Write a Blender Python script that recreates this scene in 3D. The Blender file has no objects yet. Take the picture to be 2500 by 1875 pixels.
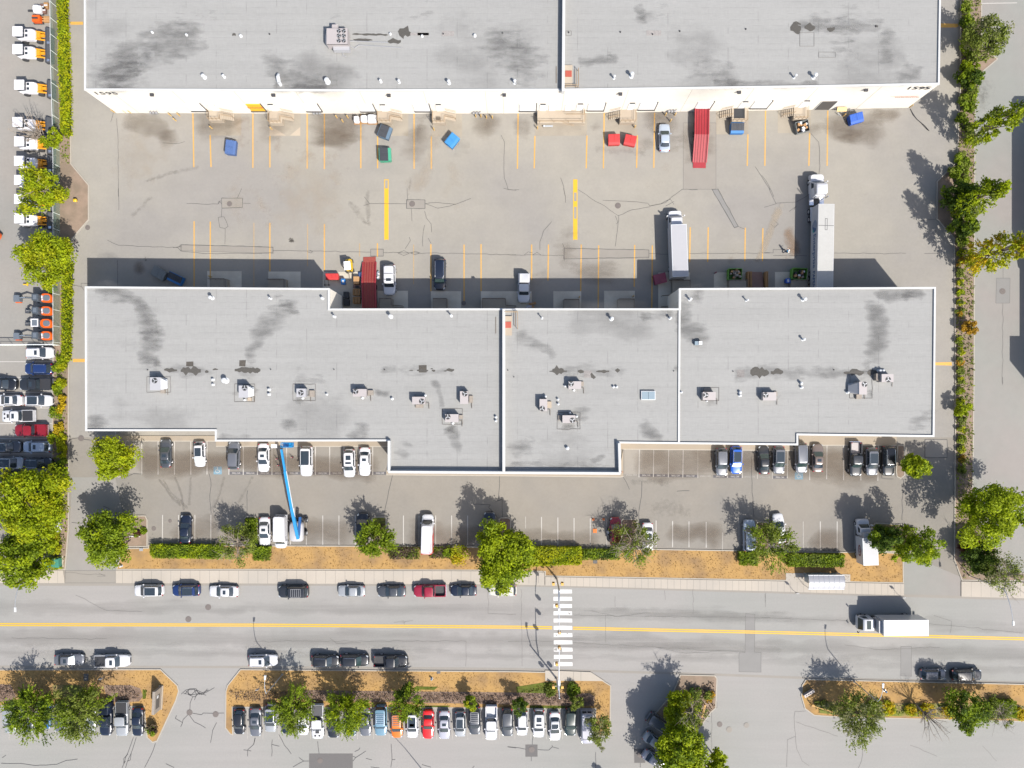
import bpy, bmesh, math, random
import numpy as np
from mathutils import Vector, Matrix
random.seed(7); rng = np.random.default_rng(7)
scene = bpy.context.scene
C = scene.collection
# ---------------------------------------------------------------- camera
S = 14.5            # photo pixels per metre on the ground
H = 123.7           # camera height, metres
XN, YN = 1262.0, 975.0   # point of the photo straight under the camera
cam = bpy.data.cameras.new("Camera"); camo = bpy.data.objects.new("Camera", cam); C.objects.link(camo)
cam.sensor_width = 36; cam.lens = S*H/2500*36
cam.shift_x = (1250-XN)/2500; cam.shift_y = (YN-937.5)/2500
cam.clip_start = 1; cam.clip_end = 2000
camo.location = (0, 0, H); camo.rotation_euler = (0, 0, 0)
scene.camera = camo
# ---------------------------------------------------------------- light
SUNV = Vector((4.9, -6.07, 9.0)).normalized()       # towards the sun
elev = math.asin(SUNV.z); azim = math.atan2(SUNV.x, SUNV.y)
w = bpy.data.worlds.new("World"); scene.world = w; w.use_nodes = True
nt = w.node_tree
sky = nt.nodes.new("ShaderNodeTexSky"); sky.sky_type = 'NISHITA'; sky.sun_disc = False
sky.sun_elevation = elev; sky.sun_rotation = azim; sky.air_density = 1.0; sky.dust_density = 2.0
bg = nt.nodes['Background']; bg.inputs[1].default_value = 0.112
nt.links.new(sky.outputs[0], bg.inputs[0])
sun = bpy.data.lights.new("Sun", 'SUN'); suno = bpy.data.objects.new("Sun", sun); C.objects.link(suno)
sun.energy = 4.4; sun.angle = math.radians(0.53); sun.color = (1.0, 0.955, 0.885)
suno.rotation_euler = SUNV.to_track_quat('Z', 'Y').to_euler()
scene.view_settings.view_transform = 'Standard'; scene.view_settings.look = 'None'
scene.view_settings.exposure = 1.02; scene.view_settings.gamma = 1
scene.cycles.max_bounces = 5; scene.cycles.transparent_max_bounces = 40

# ---------------------------------------------------------------- coordinates
ZR = {k: (x, y) for k, (x, y) in zip("abcdefghijklmnop",
      [(x, y) for y in (0, 460, 920, 1395) for x in (0, 620, 1240, 1860)])}
def Q(s):
    """'a12,34 b5,6' -> survey points in photo pixels (tile letter + tile coordinates)"""
    out = []; t = 'a'
    for w_ in s.split():
        if w_[0].isalpha(): t = w_[0]; w_ = w_[1:]
        x, y = w_.split(',')
        if t == 'X': out.append((float(x), float(y)))
        else: out.append((ZR[t][0]+float(x)/3.456, ZR[t][1]+float(y)/3.456))
    return out
def P(px, py, z=0.0):
    k = (H-z)/H
    return ((px-XN)/S*k, (YN-py)/S*k)
def PP(pts, z=0.0): return [P(x, y, z) for x, y in pts]
def U(s, z=0.0): return PP(Q(s), z)

# ---------------------------------------------------------------- materials
MATS = {}
def newmat(name):
    m = bpy.data.materials.new(name); m.use_nodes = True
    return m, m.node_tree, m.node_tree.nodes['Principled BSDF']
def mottle(nt, col, terms, coord='pos'):
    """col * (1 + sum amp*(noise-0.5)) -> colour socket; terms: (scale, amp, (sx,sy,sz))"""
    N = nt.nodes; Lk = nt.links
    if coord == 'pos': src = N.new('ShaderNodeNewGeometry').outputs['Position']
    else: src = N.new('ShaderNodeTexCoord').outputs['Object']
    acc = None
    for t in terms:
        sc, amp = t[0], t[1]; st = t[2] if len(t) > 2 else (1, 1, 1)
        mp = N.new('ShaderNodeMapping'); mp.inputs['Scale'].default_value = st
        Lk.new(src, mp.inputs[0])
        nz = N.new('ShaderNodeTexNoise'); nz.inputs['Scale'].default_value = sc
        nz.inputs['Detail'].default_value = 6; nz.inputs['Roughness'].default_value = 0.62
        Lk.new(mp.outputs[0], nz.inputs['Vector'])
        ma = N.new('ShaderNodeMath'); ma.operation = 'MULTIPLY_ADD'
        Lk.new(nz.outputs[0], ma.inputs[0]); ma.inputs[1].default_value = amp*2
        if acc is None: ma.inputs[2].default_value = 1-amp
        else:
            ad = N.new('ShaderNodeMath'); ad.operation = 'ADD'; ad.inputs[1].default_value = -amp
            Lk.new(acc, ad.inputs[0]); Lk.new(ad.outputs[0], ma.inputs[2])
        acc = ma.outputs[0]
    mx = N.new('ShaderNodeVectorMath'); mx.operation = 'SCALE'
    mx.inputs[0].default_value = col[:3]; Lk.new(acc, mx.inputs['Scale'])
    return mx.outputs[0], acc, src
def M(name, col=(.5, .5, .5), rough=.6, metal=0, terms=None, coat=0, alpha=1, spec=.5):
    if name in MATS: return MATS[name]
    m, nt, b = newmat(name)
    b.inputs['Base Color'].default_value = (*col, 1); b.inputs['Roughness'].default_value = rough
    b.inputs['Metallic'].default_value = metal; b.inputs['Coat Weight'].default_value = coat
    b.inputs['Coat Roughness'].default_value = .08
    b.inputs['Specular IOR Level'].default_value = spec
    if terms: nt.links.new(mottle(nt, col, terms)[0], b.inputs['Base Color'])
    if alpha < 1: b.inputs['Alpha'].default_value = alpha
    MATS[name] = m; return m
def two_tone(name, c1, c2, scale, lo, hi, terms, rough=.9, st=(1, 1, 1)):
    m, nt, b = newmat(name); N = nt.nodes; Lk = nt.links
    a, _, src = mottle(nt, c1, terms); bb = mottle(nt, c2, terms)[0]
    mp = N.new('ShaderNodeMapping'); mp.inputs['Scale'].default_value = st; Lk.new(src, mp.inputs[0])
    nz = N.new('ShaderNodeTexNoise'); nz.inputs['Scale'].default_value = scale; nz.inputs['Detail'].default_value = 5
    Lk.new(mp.outputs[0], nz.inputs['Vector'])
    mr = N.new('ShaderNodeMapRange'); mr.inputs[1].default_value = lo; mr.inputs[2].default_value = hi
    Lk.new(nz.outputs[0], mr.inputs[0])
    mx = N.new('ShaderNodeMix'); mx.data_type = 'RGBA'
    Lk.new(mr.outputs[0], mx.inputs[0]); Lk.new(a, mx.inputs[6]); Lk.new(bb, mx.inputs[7])
    Lk.new(mx.outputs[2], b.inputs['Base Color']); b.inputs['Roughness'].default_value = rough
    b.inputs['Specular IOR Level'].default_value = .25
    MATS[name] = m; return m
ASP = [(.03, .10), (.35, .10), (2.2, .09), (14, .10)]
two_tone('yard_asphalt', (.208, .194, .168), (.183, .172, .158), .05, .42, .62, ASP+[(.5, .05, (.06, 1, 1))], .9)
two_tone('lot_asphalt', (.168, .153, .132), (.150, .140, .126), .07, .4, .65, ASP, .9)
two_tone('road_asphalt', (.206, .196, .186), (.188, .186, .174), .035, .4, .6, [(.03, .06), (.6, .10, (.05, 1, 1)), (3, .08), (14, .10)], .88)
two_tone('side_asphalt', (.178, .180, .165), (.185, .170, .158), .05, .4, .6, [(.05, .08), (.6, .08), (12, .09)], .9)
two_tone('west_asphalt', (.195, .180, .162), (.172, .166, .153), .06, .4, .6, ASP, .9)
M('patch_asphalt', (.150, .145, .138), .9, terms=[(.6, .08), (12, .12)])
M('patch_dark', (.085, .08, .078), .9, terms=[(.6, .08), (12, .12)])
M('patch_light', (.178, .163, .143), .9, terms=[(.6, .08), (12, .10)])
M('stall_strip', (.075, .072, .078), .9, terms=[(1, .12), (12, .12)])
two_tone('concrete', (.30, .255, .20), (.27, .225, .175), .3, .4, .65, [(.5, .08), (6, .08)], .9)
two_tone('walk_concrete', (.295, .262, .222), (.265, .240, .208), .12, .4, .65, [(.5, .06), (8, .06)], .9)
two_tone('pad_shade_lift', (.42, .385, .32), (.34, .31, .255), .3, .4, .65, [(.5, .12), (5, .10)], .9)  # pad_concrete copy, colour lightened to brighten the slabs lying in shade
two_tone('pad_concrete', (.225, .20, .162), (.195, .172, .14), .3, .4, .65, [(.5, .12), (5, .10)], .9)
M('kerb', (.26, .235, .20), .9, terms=[(1, .12), (9, .10)])
M('tan_walk', (.215, .18, .138), .9, terms=[(.4, .08), (8, .07)])
two_tone('dry_grass', (.270, .165, .062), (.180, .115, .058), .25, .45, .68, [(1.2, .16), (9, .22), (30, .25)], 1)
two_tone('mulch', (.12, .082, .062), (.17, .12, .09), .9, .4, .6, [(2, .2), (14, .5)], 1)
two_tone('soil', (.19, .14, .105), (.15, .115, .085), .4, .4, .6, [(2, .15), (12, .3)], 1)
two_tone('weeds', (.12, .13, .03), (.20, .15, .07), .5, .42, .6, [(2, .3), (12, .5)], 1)
M('yellow_paint', (.40, .225, .045), .7, terms=[(3, .22), (20, .30)])
M('worn_yellow', (.27, .19, .10), .8, terms=[(3, .3), (20, .4)])
M('road_yellow', (.42, .255, .010), .7, terms=[(3, .08), (20, .12)])
M('white_paint', (.30, .285, .265), .7, terms=[(3, .12), (20, .18)])
M('worn_white', (.24, .225, .205), .8, terms=[(3, .3), (20, .4)])
M('crosswalk_paint', (.42, .41, .40), .7, terms=[(3, .06), (20, .08)])
M('access_blue', (.11, .19, .24), .8, terms=[(6, .35), (25, .4)])
M('tar', (.035, .034, .036), .7)
M('tar_faint', (.088, .082, .076), .8)
M('patch_edge', (.09, .085, .08), .8)
M('manhole_iron', (.10, .085, .078), .8, terms=[(8, .3)])
M('wall_white', (.56, .525, .465), .85, terms=[(.15, .02), (3, .02)])
M('parapet_white', (.36, .36, .355), .7, terms=[(.8, .10), (6, .08)])
M('metal_flash', (.45, .45, .44), .5)
M('dock_door', (.60, .60, .59), .55)
M('yellow_door', (.55, .32, .015), .6)
M('door_seal', (.06, .055, .05), .8)
M('ink', (.03, .03, .035), .8)
M('ink_red', (.45, .06, .05), .8); M('ink_blue', (.12, .22, .5), .8)
M('vent_white', (.42, .43, .44), .4)
M('vent_grey', (.35, .35, .36), .5, metal=.6)
M('hvac', (.27, .245, .24), .55, terms=[(2, .05)])
M('hvac_light', (.27, .268, .28), .5, terms=[(2, .05)])
M('hvac_fan', (.02, .02, .02), .6); M('fan_blade', (.45, .45, .45), .4, metal=.5)
M('gravel_tar', (.055, .048, .04), .95, terms=[(4, .4), (18, .4)])
M('red_hatch', (.27, .055, .035), .6); M('skylight', (.17, .215, .245), .25)
M('rail_beige', (.24, .17, .10), .6); M('rail_dark', (.09, .07, .05), .6)
M('bollard_yellow', (.40, .26, .09), .6)
M('rubber', (.025, .025, .027), .85); M('rim', (.5, .5, .52), .3, metal=.7)
M('glass', (.020, .028, .036), .08, coat=.3); M('glass_green', (.018, .032, .032), .1, coat=.1)
M('glass_shade', (.45, .52, .53), .25)
M('chrome', (.7, .7, .72), .2, metal=.9); M('black_trim', (.02, .02, .022), .5)
M('lamp_clear', (.30, .32, .34), .2, coat=.2); M('lamp_red', (.22, .006, .008), .25, coat=.5)
M('galv', (.34, .355, .38), .4, metal=.5); M('fence_metal', (.62, .66, .62), .5)
M('wood', (.26, .145, .06), .8, terms=[(4, .25)]); M('wood_grey', (.19, .165, .14), .85, terms=[(4, .25)])
M('cardboard', (.30, .17, .075), .8); M('brown_steel', (.12, .065, .05), .6, terms=[(1, .2), (6, .2)])
M('bark', (.15, .11, .085), .9, terms=[(5, .3)]); M('pale_bark', (.20, .165, .13), .9, terms=[(5, .25)])
M('plastic_white', (.50, .50, .52), .35); M('skin', (.5, .3, .2), .6)
M('cloth_dark', (.03, .035, .06), .9); M('cloth_blue', (.08, .25, .4), .9); M('cloth_white', (.7, .7, .65), .9)
M('signal_yellow', (.45, .24, .03), .5); M('signal_black', (.02, .02, .02), .5)

def roof_mat():
    m, nt, b = newmat('roof_membrane'); N = nt.nodes; Lk = nt.links
    col, fac, src = mottle(nt, (.210, .208, .200), [(.05, .06), (.7, .11, (.06, 1, 1)), (1.2, .05), (9, .13, (.12, 1, 1)), (6, .09, (1, .12, 1))])
    sp = N.new('ShaderNodeSeparateXYZ'); Lk.new(src, sp.inputs[0])
    nz = N.new('ShaderNodeTexNoise'); nz.inputs['Scale'].default_value = 2.2; nz.inputs['Detail'].default_value = 4
    mp = N.new('ShaderNodeMapping'); mp.inputs['Scale'].default_value = (.25, 3, 1); Lk.new(src, mp.inputs[0]); Lk.new(mp.outputs[0], nz.inputs['Vector'])
    fr = N.new('ShaderNodeMath'); fr.operation = 'MULTIPLY'; fr.inputs[1].default_value = 1/0.94; Lk.new(sp.outputs[1], fr.inputs[0])
    f2 = N.new('ShaderNodeMath'); f2.operation = 'FRACT'; Lk.new(fr.outputs[0], f2.inputs[0])
    ls = N.new('ShaderNodeMath'); ls.operation = 'LESS_THAN'; ls.inputs[1].default_value = .09; Lk.new(f2.outputs[0], ls.inputs[0])
    th = N.new('ShaderNodeMapRange'); th.inputs[1].default_value = .42; th.inputs[2].default_value = .66; Lk.new(nz.outputs[0], th.inputs[0])
    mu = N.new('ShaderNodeMath'); mu.operation = 'MULTIPLY'; Lk.new(ls.outputs[0], mu.inputs[0]); Lk.new(th.outputs[0], mu.inputs[1])
    # cross joints of the membrane rolls
    fx = N.new('ShaderNodeMath'); fx.operation = 'MULTIPLY'; fx.inputs[1].default_value = 1/4.7; Lk.new(sp.outputs[0], fx.inputs[0])
    f3 = N.new('ShaderNodeMath'); f3.operation = 'FRACT'; Lk.new(fx.outputs[0], f3.inputs[0])
    l3 = N.new('ShaderNodeMath'); l3.operation = 'LESS_THAN'; l3.inputs[1].default_value = .03; Lk.new(f3.outputs[0], l3.inputs[0])
    n3 = N.new('ShaderNodeTexNoise'); n3.inputs['Scale'].default_value = .5; Lk.new(src, n3.inputs['Vector'])
    t3 = N.new('ShaderNodeMapRange'); t3.inputs[1].default_value = .5; t3.inputs[2].default_value = .62; Lk.new(n3.outputs[0], t3.inputs[0])
    m3 = N.new('ShaderNodeMath'); m3.operation = 'MULTIPLY'; Lk.new(l3.outputs[0], m3.inputs[0]); Lk.new(t3.outputs[0], m3.inputs[1])
    sm = N.new('ShaderNodeMath'); sm.operation = 'ADD'; Lk.new(mu.outputs[0], sm.inputs[0]); Lk.new(m3.outputs[0], sm.inputs[1])
    n4 = N.new('ShaderNodeTexNoise'); n4.inputs['Scale'].default_value = 1.6; n4.inputs['Detail'].default_value = 5; n4.inputs['Roughness'].default_value = .8; mp4 = N.new('ShaderNodeMapping'); mp4.inputs['Scale'].default_value = (.5, 1.6, 1); Lk.new(src, mp4.inputs[0]); Lk.new(mp4.outputs[0], n4.inputs['Vector'])
    t4 = N.new('ShaderNodeMapRange'); t4.inputs[1].default_value = .62; t4.inputs[2].default_value = .76; Lk.new(n4.outputs[0], t4.inputs[0])
    s4 = N.new('ShaderNodeMath'); s4.operation = 'ADD'; Lk.new(sm.outputs[0], s4.inputs[0]); Lk.new(t4.outputs[0], s4.inputs[1]); sm = s4
    k = N.new('ShaderNodeMath'); k.operation = 'MULTIPLY_ADD'; k.inputs[1].default_value = -.17; k.inputs[2].default_value = 1; Lk.new(sm.outputs[0], k.inputs[0])
    mx = N.new('ShaderNodeVectorMath'); mx.operation = 'SCALE'; Lk.new(col, mx.inputs[0]); Lk.new(k.outputs[0], mx.inputs['Scale'])
    Lk.new(mx.outputs[0], b.inputs['Base Color']); b.inputs['Roughness'].default_value = .9; b.inputs['Specular IOR Level'].default_value = .2
    MATS['roof_membrane'] = m
roof_mat()
def stain_mat(name, col, strength, scale=.6, st=(1, 1, 1), lo=.2, hi=.75, gain=2.2):
    """see-through film of dirt: opacity = strip weight x noise"""
    m, nt, b = newmat(name); N = nt.nodes; Lk = nt.links
    at = N.new('ShaderNodeAttribute'); at.attribute_name = 'w'
    g = N.new('ShaderNodeNewGeometry'); mp = N.new('ShaderNodeMapping'); mp.inputs['Scale'].default_value = st
    Lk.new(g.outputs['Position'], mp.inputs[0])
    nz = N.new('ShaderNodeTexNoise'); nz.inputs['Scale'].default_value = scale; nz.inputs['Detail'].default_value = 8; nz.inputs['Roughness'].default_value = .65
    Lk.new(mp.outputs[0], nz.inputs['Vector'])
    ad = N.new('ShaderNodeMath'); ad.operation = 'MULTIPLY_ADD'; ad.inputs[1].default_value = gain; Lk.new(nz.outputs[0], ad.inputs[0]); Lk.new(at.outputs['Fac'], ad.inputs[2])
    mr = N.new('ShaderNodeMapRange'); mr.inputs[1].default_value = .5*gain+lo; mr.inputs[2].default_value = .5*gain+hi; mr.inputs[4].default_value = strength
    Lk.new(ad.outputs[0], mr.inputs[0])
    b.inputs['Base Color'].default_value = (*col, 1); b.inputs['Roughness'].default_value = .9; b.inputs['Specular IOR Level'].default_value = .1
    Lk.new(mr.outputs[0], b.inputs['Alpha'])
    MATS[name] = m
stain_mat('roof_stain', (.082, .080, .080), .40, .9, (.35, 1, 1), -.02, 1.2, 3.2)
stain_mat('roof_stain_soft', (.11, .106, .105), .40, .22, (.5, 1, 1), -.1, 1.0, 2.2)
stain_mat('puddle', (.045, .04, .035), .95, 1.6, (.5, 1, 1), .25, .45, 1.6)
stain_mat('ground_stain', (.100, .074, .053), .42, .4, (.4, 1, 1), -.15, 1.0, 1.9)
stain_mat('rust_stain', (.19, .105, .05), .36, .5, (1, 1, 1), .0, 1.1, 2.6)
stain_mat('pale_stain', (.30, .25, .19), .45, .35, (1, 1, 1), -.1, 1.1, 2.6)
stain_mat('tyre_mark', (.09, .08, .07), .22, 1.5, (1, 1, 1), .1, .9)
M('puddle_dark', (.050, .046, .040), .85, terms=[(4, .4), (14, .4)])
stain_mat('oil', (.05, .045, .04), .75, 2.5, (1, 1, 1), .3, .75)
stain_mat('road_wear', (.10, .092, .086), .19, .8, (.06, 1, 1), .05, 1.1)

def leafmat(name, dark, light, transl=.5):
    m, nt, b = newmat(name); N = nt.nodes; Lk = nt.links
    g = N.new('ShaderNodeNewGeometry')
    nz = N.new('ShaderNodeTexNoise'); nz.inputs['Scale'].default_value = .7; nz.inputs['Detail'].default_value = 3
    Lk.new(g.outputs['Position'], nz.inputs['Vector'])
    a = N.new('ShaderNodeMath'); a.operation = 'MULTIPLY_ADD'; a.inputs[1].default_value = .55; Lk.new(g.outputs['Random Per Island'], a.inputs[0])
    a2 = N.new('ShaderNodeMath'); a2.operation = 'MULTIPLY_ADD'; a2.inputs[1].default_value = 1.6; a2.inputs[2].default_value = -.58
    Lk.new(nz.outputs[0], a2.inputs[0]); Lk.new(a2.outputs[0], a.inputs[2])
    mx = N.new('ShaderNodeMix'); mx.data_type = 'RGBA'; mx.clamp_factor = True
    mx.inputs[6].default_value = (*dark, 1); mx.inputs[7].default_value = (*light, 1)
    Lk.new(a.outputs[0], mx.inputs[0]); Lk.new(mx.outputs[2], b.inputs['Base Color'])
    b.inputs['Roughness'].default_value = .65; b.inputs['Specular IOR Level'].default_value = .25
    tr = N.new('ShaderNodeBsdfTranslucent'); Lk.new(mx.outputs[2], tr.inputs[0])
    ms = N.new('ShaderNodeMixShader'); ms.inputs[0].default_value = transl
    Lk.new(b.outputs[0], ms.inputs[1]); Lk.new(tr.outputs[0], ms.inputs[2])
    Lk.new(ms.outputs[0], N['Material Output'].inputs[0]); MATS[name] = m
leafmat('leaf_bright', (.125, .170, .004), (.36, .43, .006))
leafmat('leaf_yellow', (.19, .215, .005), (.44, .45, .006))
leafmat('leaf_gold', (.28, .22, .01), (.62, .44, .012))
leafmat('leaf_green', (.072, .115, .006), (.25, .33, .012))
leafmat('leaf_dark', (.028, .055, .008), (.11, .17, .014))
leafmat('leaf_olive', (.075, .10, .016), (.24, .29, .04))
leafmat('leaf_orange', (.20, .13, .01), (.46, .26, .015))
leafmat('leaf_red', (.055, .018, .014), (.15, .06, .04))
leafmat('leaf_brown', (.06, .045, .03), (.15, .11, .07))
leafmat('leaf_grey', (.10, .11, .04), (.28, .28, .13))
leafmat('grass_green', (.06, .09, .012), (.17, .20, .02))

# ---------------------------------------------------------------- mesh helpers
def meshobj(name, verts, faces, mat, parent=None, smooth=False, loc=None):
    me = bpy.data.meshes.new(name); me.from_pydata([tuple(v) for v in verts], [], faces)
    if mat is not None: me.materials.append(MATS[mat] if isinstance(mat, str) else mat)
    if smooth: me.polygons.foreach_set('use_smooth', [True]*len(me.polygons))
    me.update()
    o = bpy.data.objects.new(name, me); C.objects.link(o)
    if parent is not None: o.parent = parent
    if loc is not None: o.location = loc
    return o
class MB:
    def __init__(s): s.v = []; s.f = []
    def add(s, vs, fs):
        n = len(s.v); s.v += [tuple(v) for v in vs]; s.f += [tuple(i+n for i in f) for f in fs]; return s
    def box(s, x0, y0, z0, x1, y1, z1, rz=0, piv=None):
        vs = [(x, y, z) for z in (z0, z1) for x, y in ((x0, y0), (x1, y0), (x1, y1), (x0, y1))]
        if rz:
            cx, cy = piv if piv else ((x0+x1)/2, (y0+y1)/2); c_, s_ = math.cos(rz), math.sin(rz)
            vs = [(cx+(x-cx)*c_-(y-cy)*s_, cy+(x-cx)*s_+(y-cy)*c_, z) for x, y, z in vs]
        return s.add(vs, [(3, 2, 1, 0), (4, 5, 6, 7), (0, 1, 5, 4), (1, 2, 6, 5), (2, 3, 7, 6), (3, 0, 4, 7)])
    def hexa(s, b, t):   # bottom 4, top 4 (ccw)
        return s.add(list(b)+list(t), [(3, 2, 1, 0), (4, 5, 6, 7), (0, 1, 5, 4), (1, 2, 6, 5), (2, 3, 7, 6), (3, 0, 4, 7)])
    def quad(s, *p): return s.add(p, [tuple(range(len(p)))])
    def cyl(s, p0, p1, r0, r1=None, n=8, cap=True):
        if r1 is None: r1 = r0
        p0 = Vector(p0); p1 = Vector(p1); d = (p1-p0)
        if d.length < 1e-6: return s
        q = d.to_track_quat('Z', 'Y'); a = q @ Vector((1, 0, 0)); b = q @ Vector((0, 1, 0))
        vs = []
        for p, r in ((p0, r0), (p1, r1)):
            for i in range(n):
                t = 2*math.pi*i/n; vs.append(p+a*(r*math.cos(t))+b*(r*math.sin(t)))
        fs = [(i, (i+1) % n, n+(i+1) % n, n+i) for i in range(n)]
        if cap: fs += [tuple(range(n-1, -1, -1)), tuple(range(n, 2*n))]
        return s.add(vs, fs)
    def tube(s, pts, r, n=6):
        for i in range(len(pts)-1):
            ra = r[i] if isinstance(r, (list, tuple)) else r; rb = r[i+1] if isinstance(r, (list, tuple)) else r
            s.cyl(pts[i], pts[i+1], ra, rb, n)
        return s
    def prism(s, pts, z0, z1, bottom=False):
        pts = ccw(pts); n = len(pts)
        vs = [(x, y, z0) for x, y in pts]+[(x, y, z1) for x, y in pts]
        fs = [(i, (i+1) % n, n+(i+1) % n, n+i) for i in range(n)]+[tuple(range(n, 2*n))]
        if bottom: fs.append(tuple(range(n-1, -1, -1)))
        return s.add(vs, fs)
    def sides(s, pts, z0, z1):
        pts = ccw(pts); n = len(pts)
        return s.add([(x, y, z0) for x, y in pts]+[(x, y, z1) for x, y in pts], [(i, (i+1) % n, n+(i+1) % n, n+i) for i in range(n)])
    def loft(s, rings, cap=True):
        n = len(rings[0]); vs = [p for r in rings for p in r]; fs = []
        for k in range(len(rings)-1):
            for i in range(n): fs.append((k*n+i, k*n+(i+1) % n, (k+1)*n+(i+1) % n, (k+1)*n+i))
        if cap: fs += [tuple(range(n-1, -1, -1)), tuple(range((len(rings)-1)*n, len(rings)*n))]
        return s.add(vs, fs)
    def ring(s, outer, inner, z0, z1):
        n = len(outer)
        vs = [(x, y, z0) for x, y in outer]+[(x, y, z1) for x, y in outer]+[(x, y, z1) for x, y in inner]+[(x, y, z0) for x, y in inner]
        fs = []
        for i in range(n):
            j = (i+1) % n
            fs += [(i, j, n+j, n+i), (n+i, n+j, 2*n+j, 2*n+i), (2*n+i, 2*n+j, 3*n+j, 3*n+i)]
        return s.add(vs, fs)
    def build(s, name, mat, parent=None, smooth=False, loc=None):
        return meshobj(name, s.v, s.f, mat, parent, smooth, loc)
def area(p): return sum(p[i][0]*p[(i+1) % len(p)][1]-p[(i+1) % len(p)][0]*p[i][1] for i in range(len(p)))/2
def ccw(p): return list(p) if area(p) > 0 else list(p)[::-1]
def inset(p, d):
    p = ccw(p); n = len(p); out = []
    for i in range(n):
        a, b, c = Vector(p[i-1]), Vector(p[i]), Vector(p[(i+1) % n])
        u = (b-a).normalized(); v = (c-b).normalized()
        n1 = Vector((-u.y, u.x)); n2 = Vector((-v.y, v.x)); m = n1+n2
        k = m.length
        if k < .3: out.append(tuple(b+n1*d)); continue
        m /= k; out.append(tuple(b+m*(d/max(.35, m.dot(n1)))))
    return out
def tag(o, label=None, cat=None, group=None, kind=None):
    if label: o['label'] = label
    if cat: o['category'] = cat
    if group: o['group'] = group
    if kind: o['kind'] = kind
    return o
def T(name, label, cat, loc=(0, 0, 0), rz=0, group=None):
    o = bpy.data.objects.new(name, None); C.objects.link(o); o.empty_display_size = .3
    o.location = loc if len(loc) == 3 else (loc[0], loc[1], 0); o.rotation_euler = (0, 0, rz)
    return tag(o, label, cat, group)
def sheet(name, pts, z, mat, kind='structure', parent=None, label=None):
    pts = ccw(pts)
    o = meshobj(name, [(x, y, z) for x, y in pts], [tuple(range(len(pts)))], mat, parent)
    if parent is None: tag(o, label, kind, None, kind) if False else tag(o, label, None, None, kind)
    return o
def rect(x0, y0, x1, y1): return [(x0, y0), (x1, y0), (x1, y1), (x0, y1)]
def strip(mb, pts, w, z):
    """flat ribbon of constant width w along world points"""
    for i in range(len(pts)-1):
        a = Vector(pts[i][:2]); b = Vector(pts[i+1][:2]); d = b-a
        if d.length < 1e-4: continue
        n = Vector((-d.y, d.x)).normalized()*(w/2)
        mb.add([(a.x-n.x, a.y-n.y, z), (b.x-n.x, b.y-n.y, z), (b.x+n.x, b.y+n.y, z), (a.x+n.x, a.y+n.y, z)], [(0, 1, 2, 3)])
def film(name, strokes, z, mat, parent=None):
    """dirt film: strokes = [(pts, width, weight)] with soft edges; one mesh with weight attribute w"""
    for si, (pts, wd, wt) in enumerate(strokes):
        if wt <= 0: continue
        V = []; F = []; W = []
        pp = [Vector(p[:2]) for p in pts]; out = []
        for i in range(len(pp)-1):
            n = max(1, int((pp[i+1]-pp[i]).length/max(.4, wd*.3)))
            for k in range(n): out.append(pp[i].lerp(pp[i+1], k/n))
        out.append(pp[-1])
        a_, b_ = out[0], out[-1]     # rounded soft ends
        if len(out) < 3: out = [a_, a_.lerp(b_, .5), b_]
        for q in range(2): out = [out[0]]+[(out[i-1]+out[i]*2+out[i+1])/4 for i in range(1, len(out)-1)]+[out[-1]]
        m = len(out); zz = z+.0012*(si % 5); wob = np.convolve(rng.normal(0, 1, m+8), np.ones(5)/5, 'same')[4:m+4]; wb2 = np.convolve(rng.normal(0, 1, m+8), np.ones(5)/5, 'same')[4:m+4]
        for i, p in enumerate(out):
            d = (out[min(i+1, m-1)]-out[max(i-1, 0)]).normalized(); nn = Vector((-d.y, d.x))
            dd = min((p-out[0]).length, (p-out[-1]).length); endf = min(1, dd/max(.3, wd*.6))
            for k in range(7):
                u = (k-3)/3; q = p+nn*(u*wd*.68*(1+.45*wob[i])+wd*.22*wb2[i])
                V.append((q.x, q.y, zz)); W.append(wt*1.1*endf*(1-u*u)-.55*(1-endf)-.45*u*u)
        for i in range(m-1):
            for k in range(6):
                a = i*7+k; F.append((a, a+1, a+8, a+7))
        o = meshobj(name, V, F, mat, parent)
        at = o.data.attributes.new('w', 'FLOAT', 'POINT'); at.data.foreach_set('value', np.array(W, dtype=np.float32))
        if parent is None: o['kind'] = 'structure'
def blobs(name, strokes, z, mat, parent=None):
    """standing puddles and tar smears: ragged opaque patches, one object each"""
    for si, (pts, wd, wt) in enumerate(strokes):
        a = [Vector(p[:2]) for p in pts]; out = []
        for i in range(len(a)-1):
            n = max(2, int((a[i+1]-a[i]).length/.35))
            for k in range(n): out.append(a[i].lerp(a[i+1], k/n))
        out.append(a[-1]); m = len(out); up = []; dn = []
        for i, p in enumerate(out):
            d = (out[min(i+1, m-1)]-out[max(i-1, 0)]).normalized(); nn = Vector((-d.y, d.x)); e = min(1, .35+min(i, m-1-i)*.4)
            up.append(p+nn*wd*.4*e*random.uniform(.3, 1.1)); dn.append(p-nn*wd*.4*e*random.uniform(.3, 1.1))
        sheet(name, [(q.x, q.y) for q in dn+up[::-1]], z+.0012*(si % 4), mat, parent=parent)
def text_mesh(txt, size, mat, bold=0.0, shear=0.0):
    cu = bpy.data.curves.new('txt', 'FONT'); cu.body = txt; cu.size = size; cu.align_x = 'CENTER'; cu.align_y = 'CENTER'
    cu.offset = bold; cu.shear = shear; cu.resolution_u = 2
    o = bpy.data.objects.new('txt', cu); C.objects.link(o)
    dg = bpy.context.evaluated_depsgraph_get()
    me = bpy.data.meshes.new_from_object(o.evaluated_get(dg)); bpy.data.objects.remove(o); bpy.data.curves.remove(cu)
    me.materials.clear(); me.materials.append(MATS[mat]); return me
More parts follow.
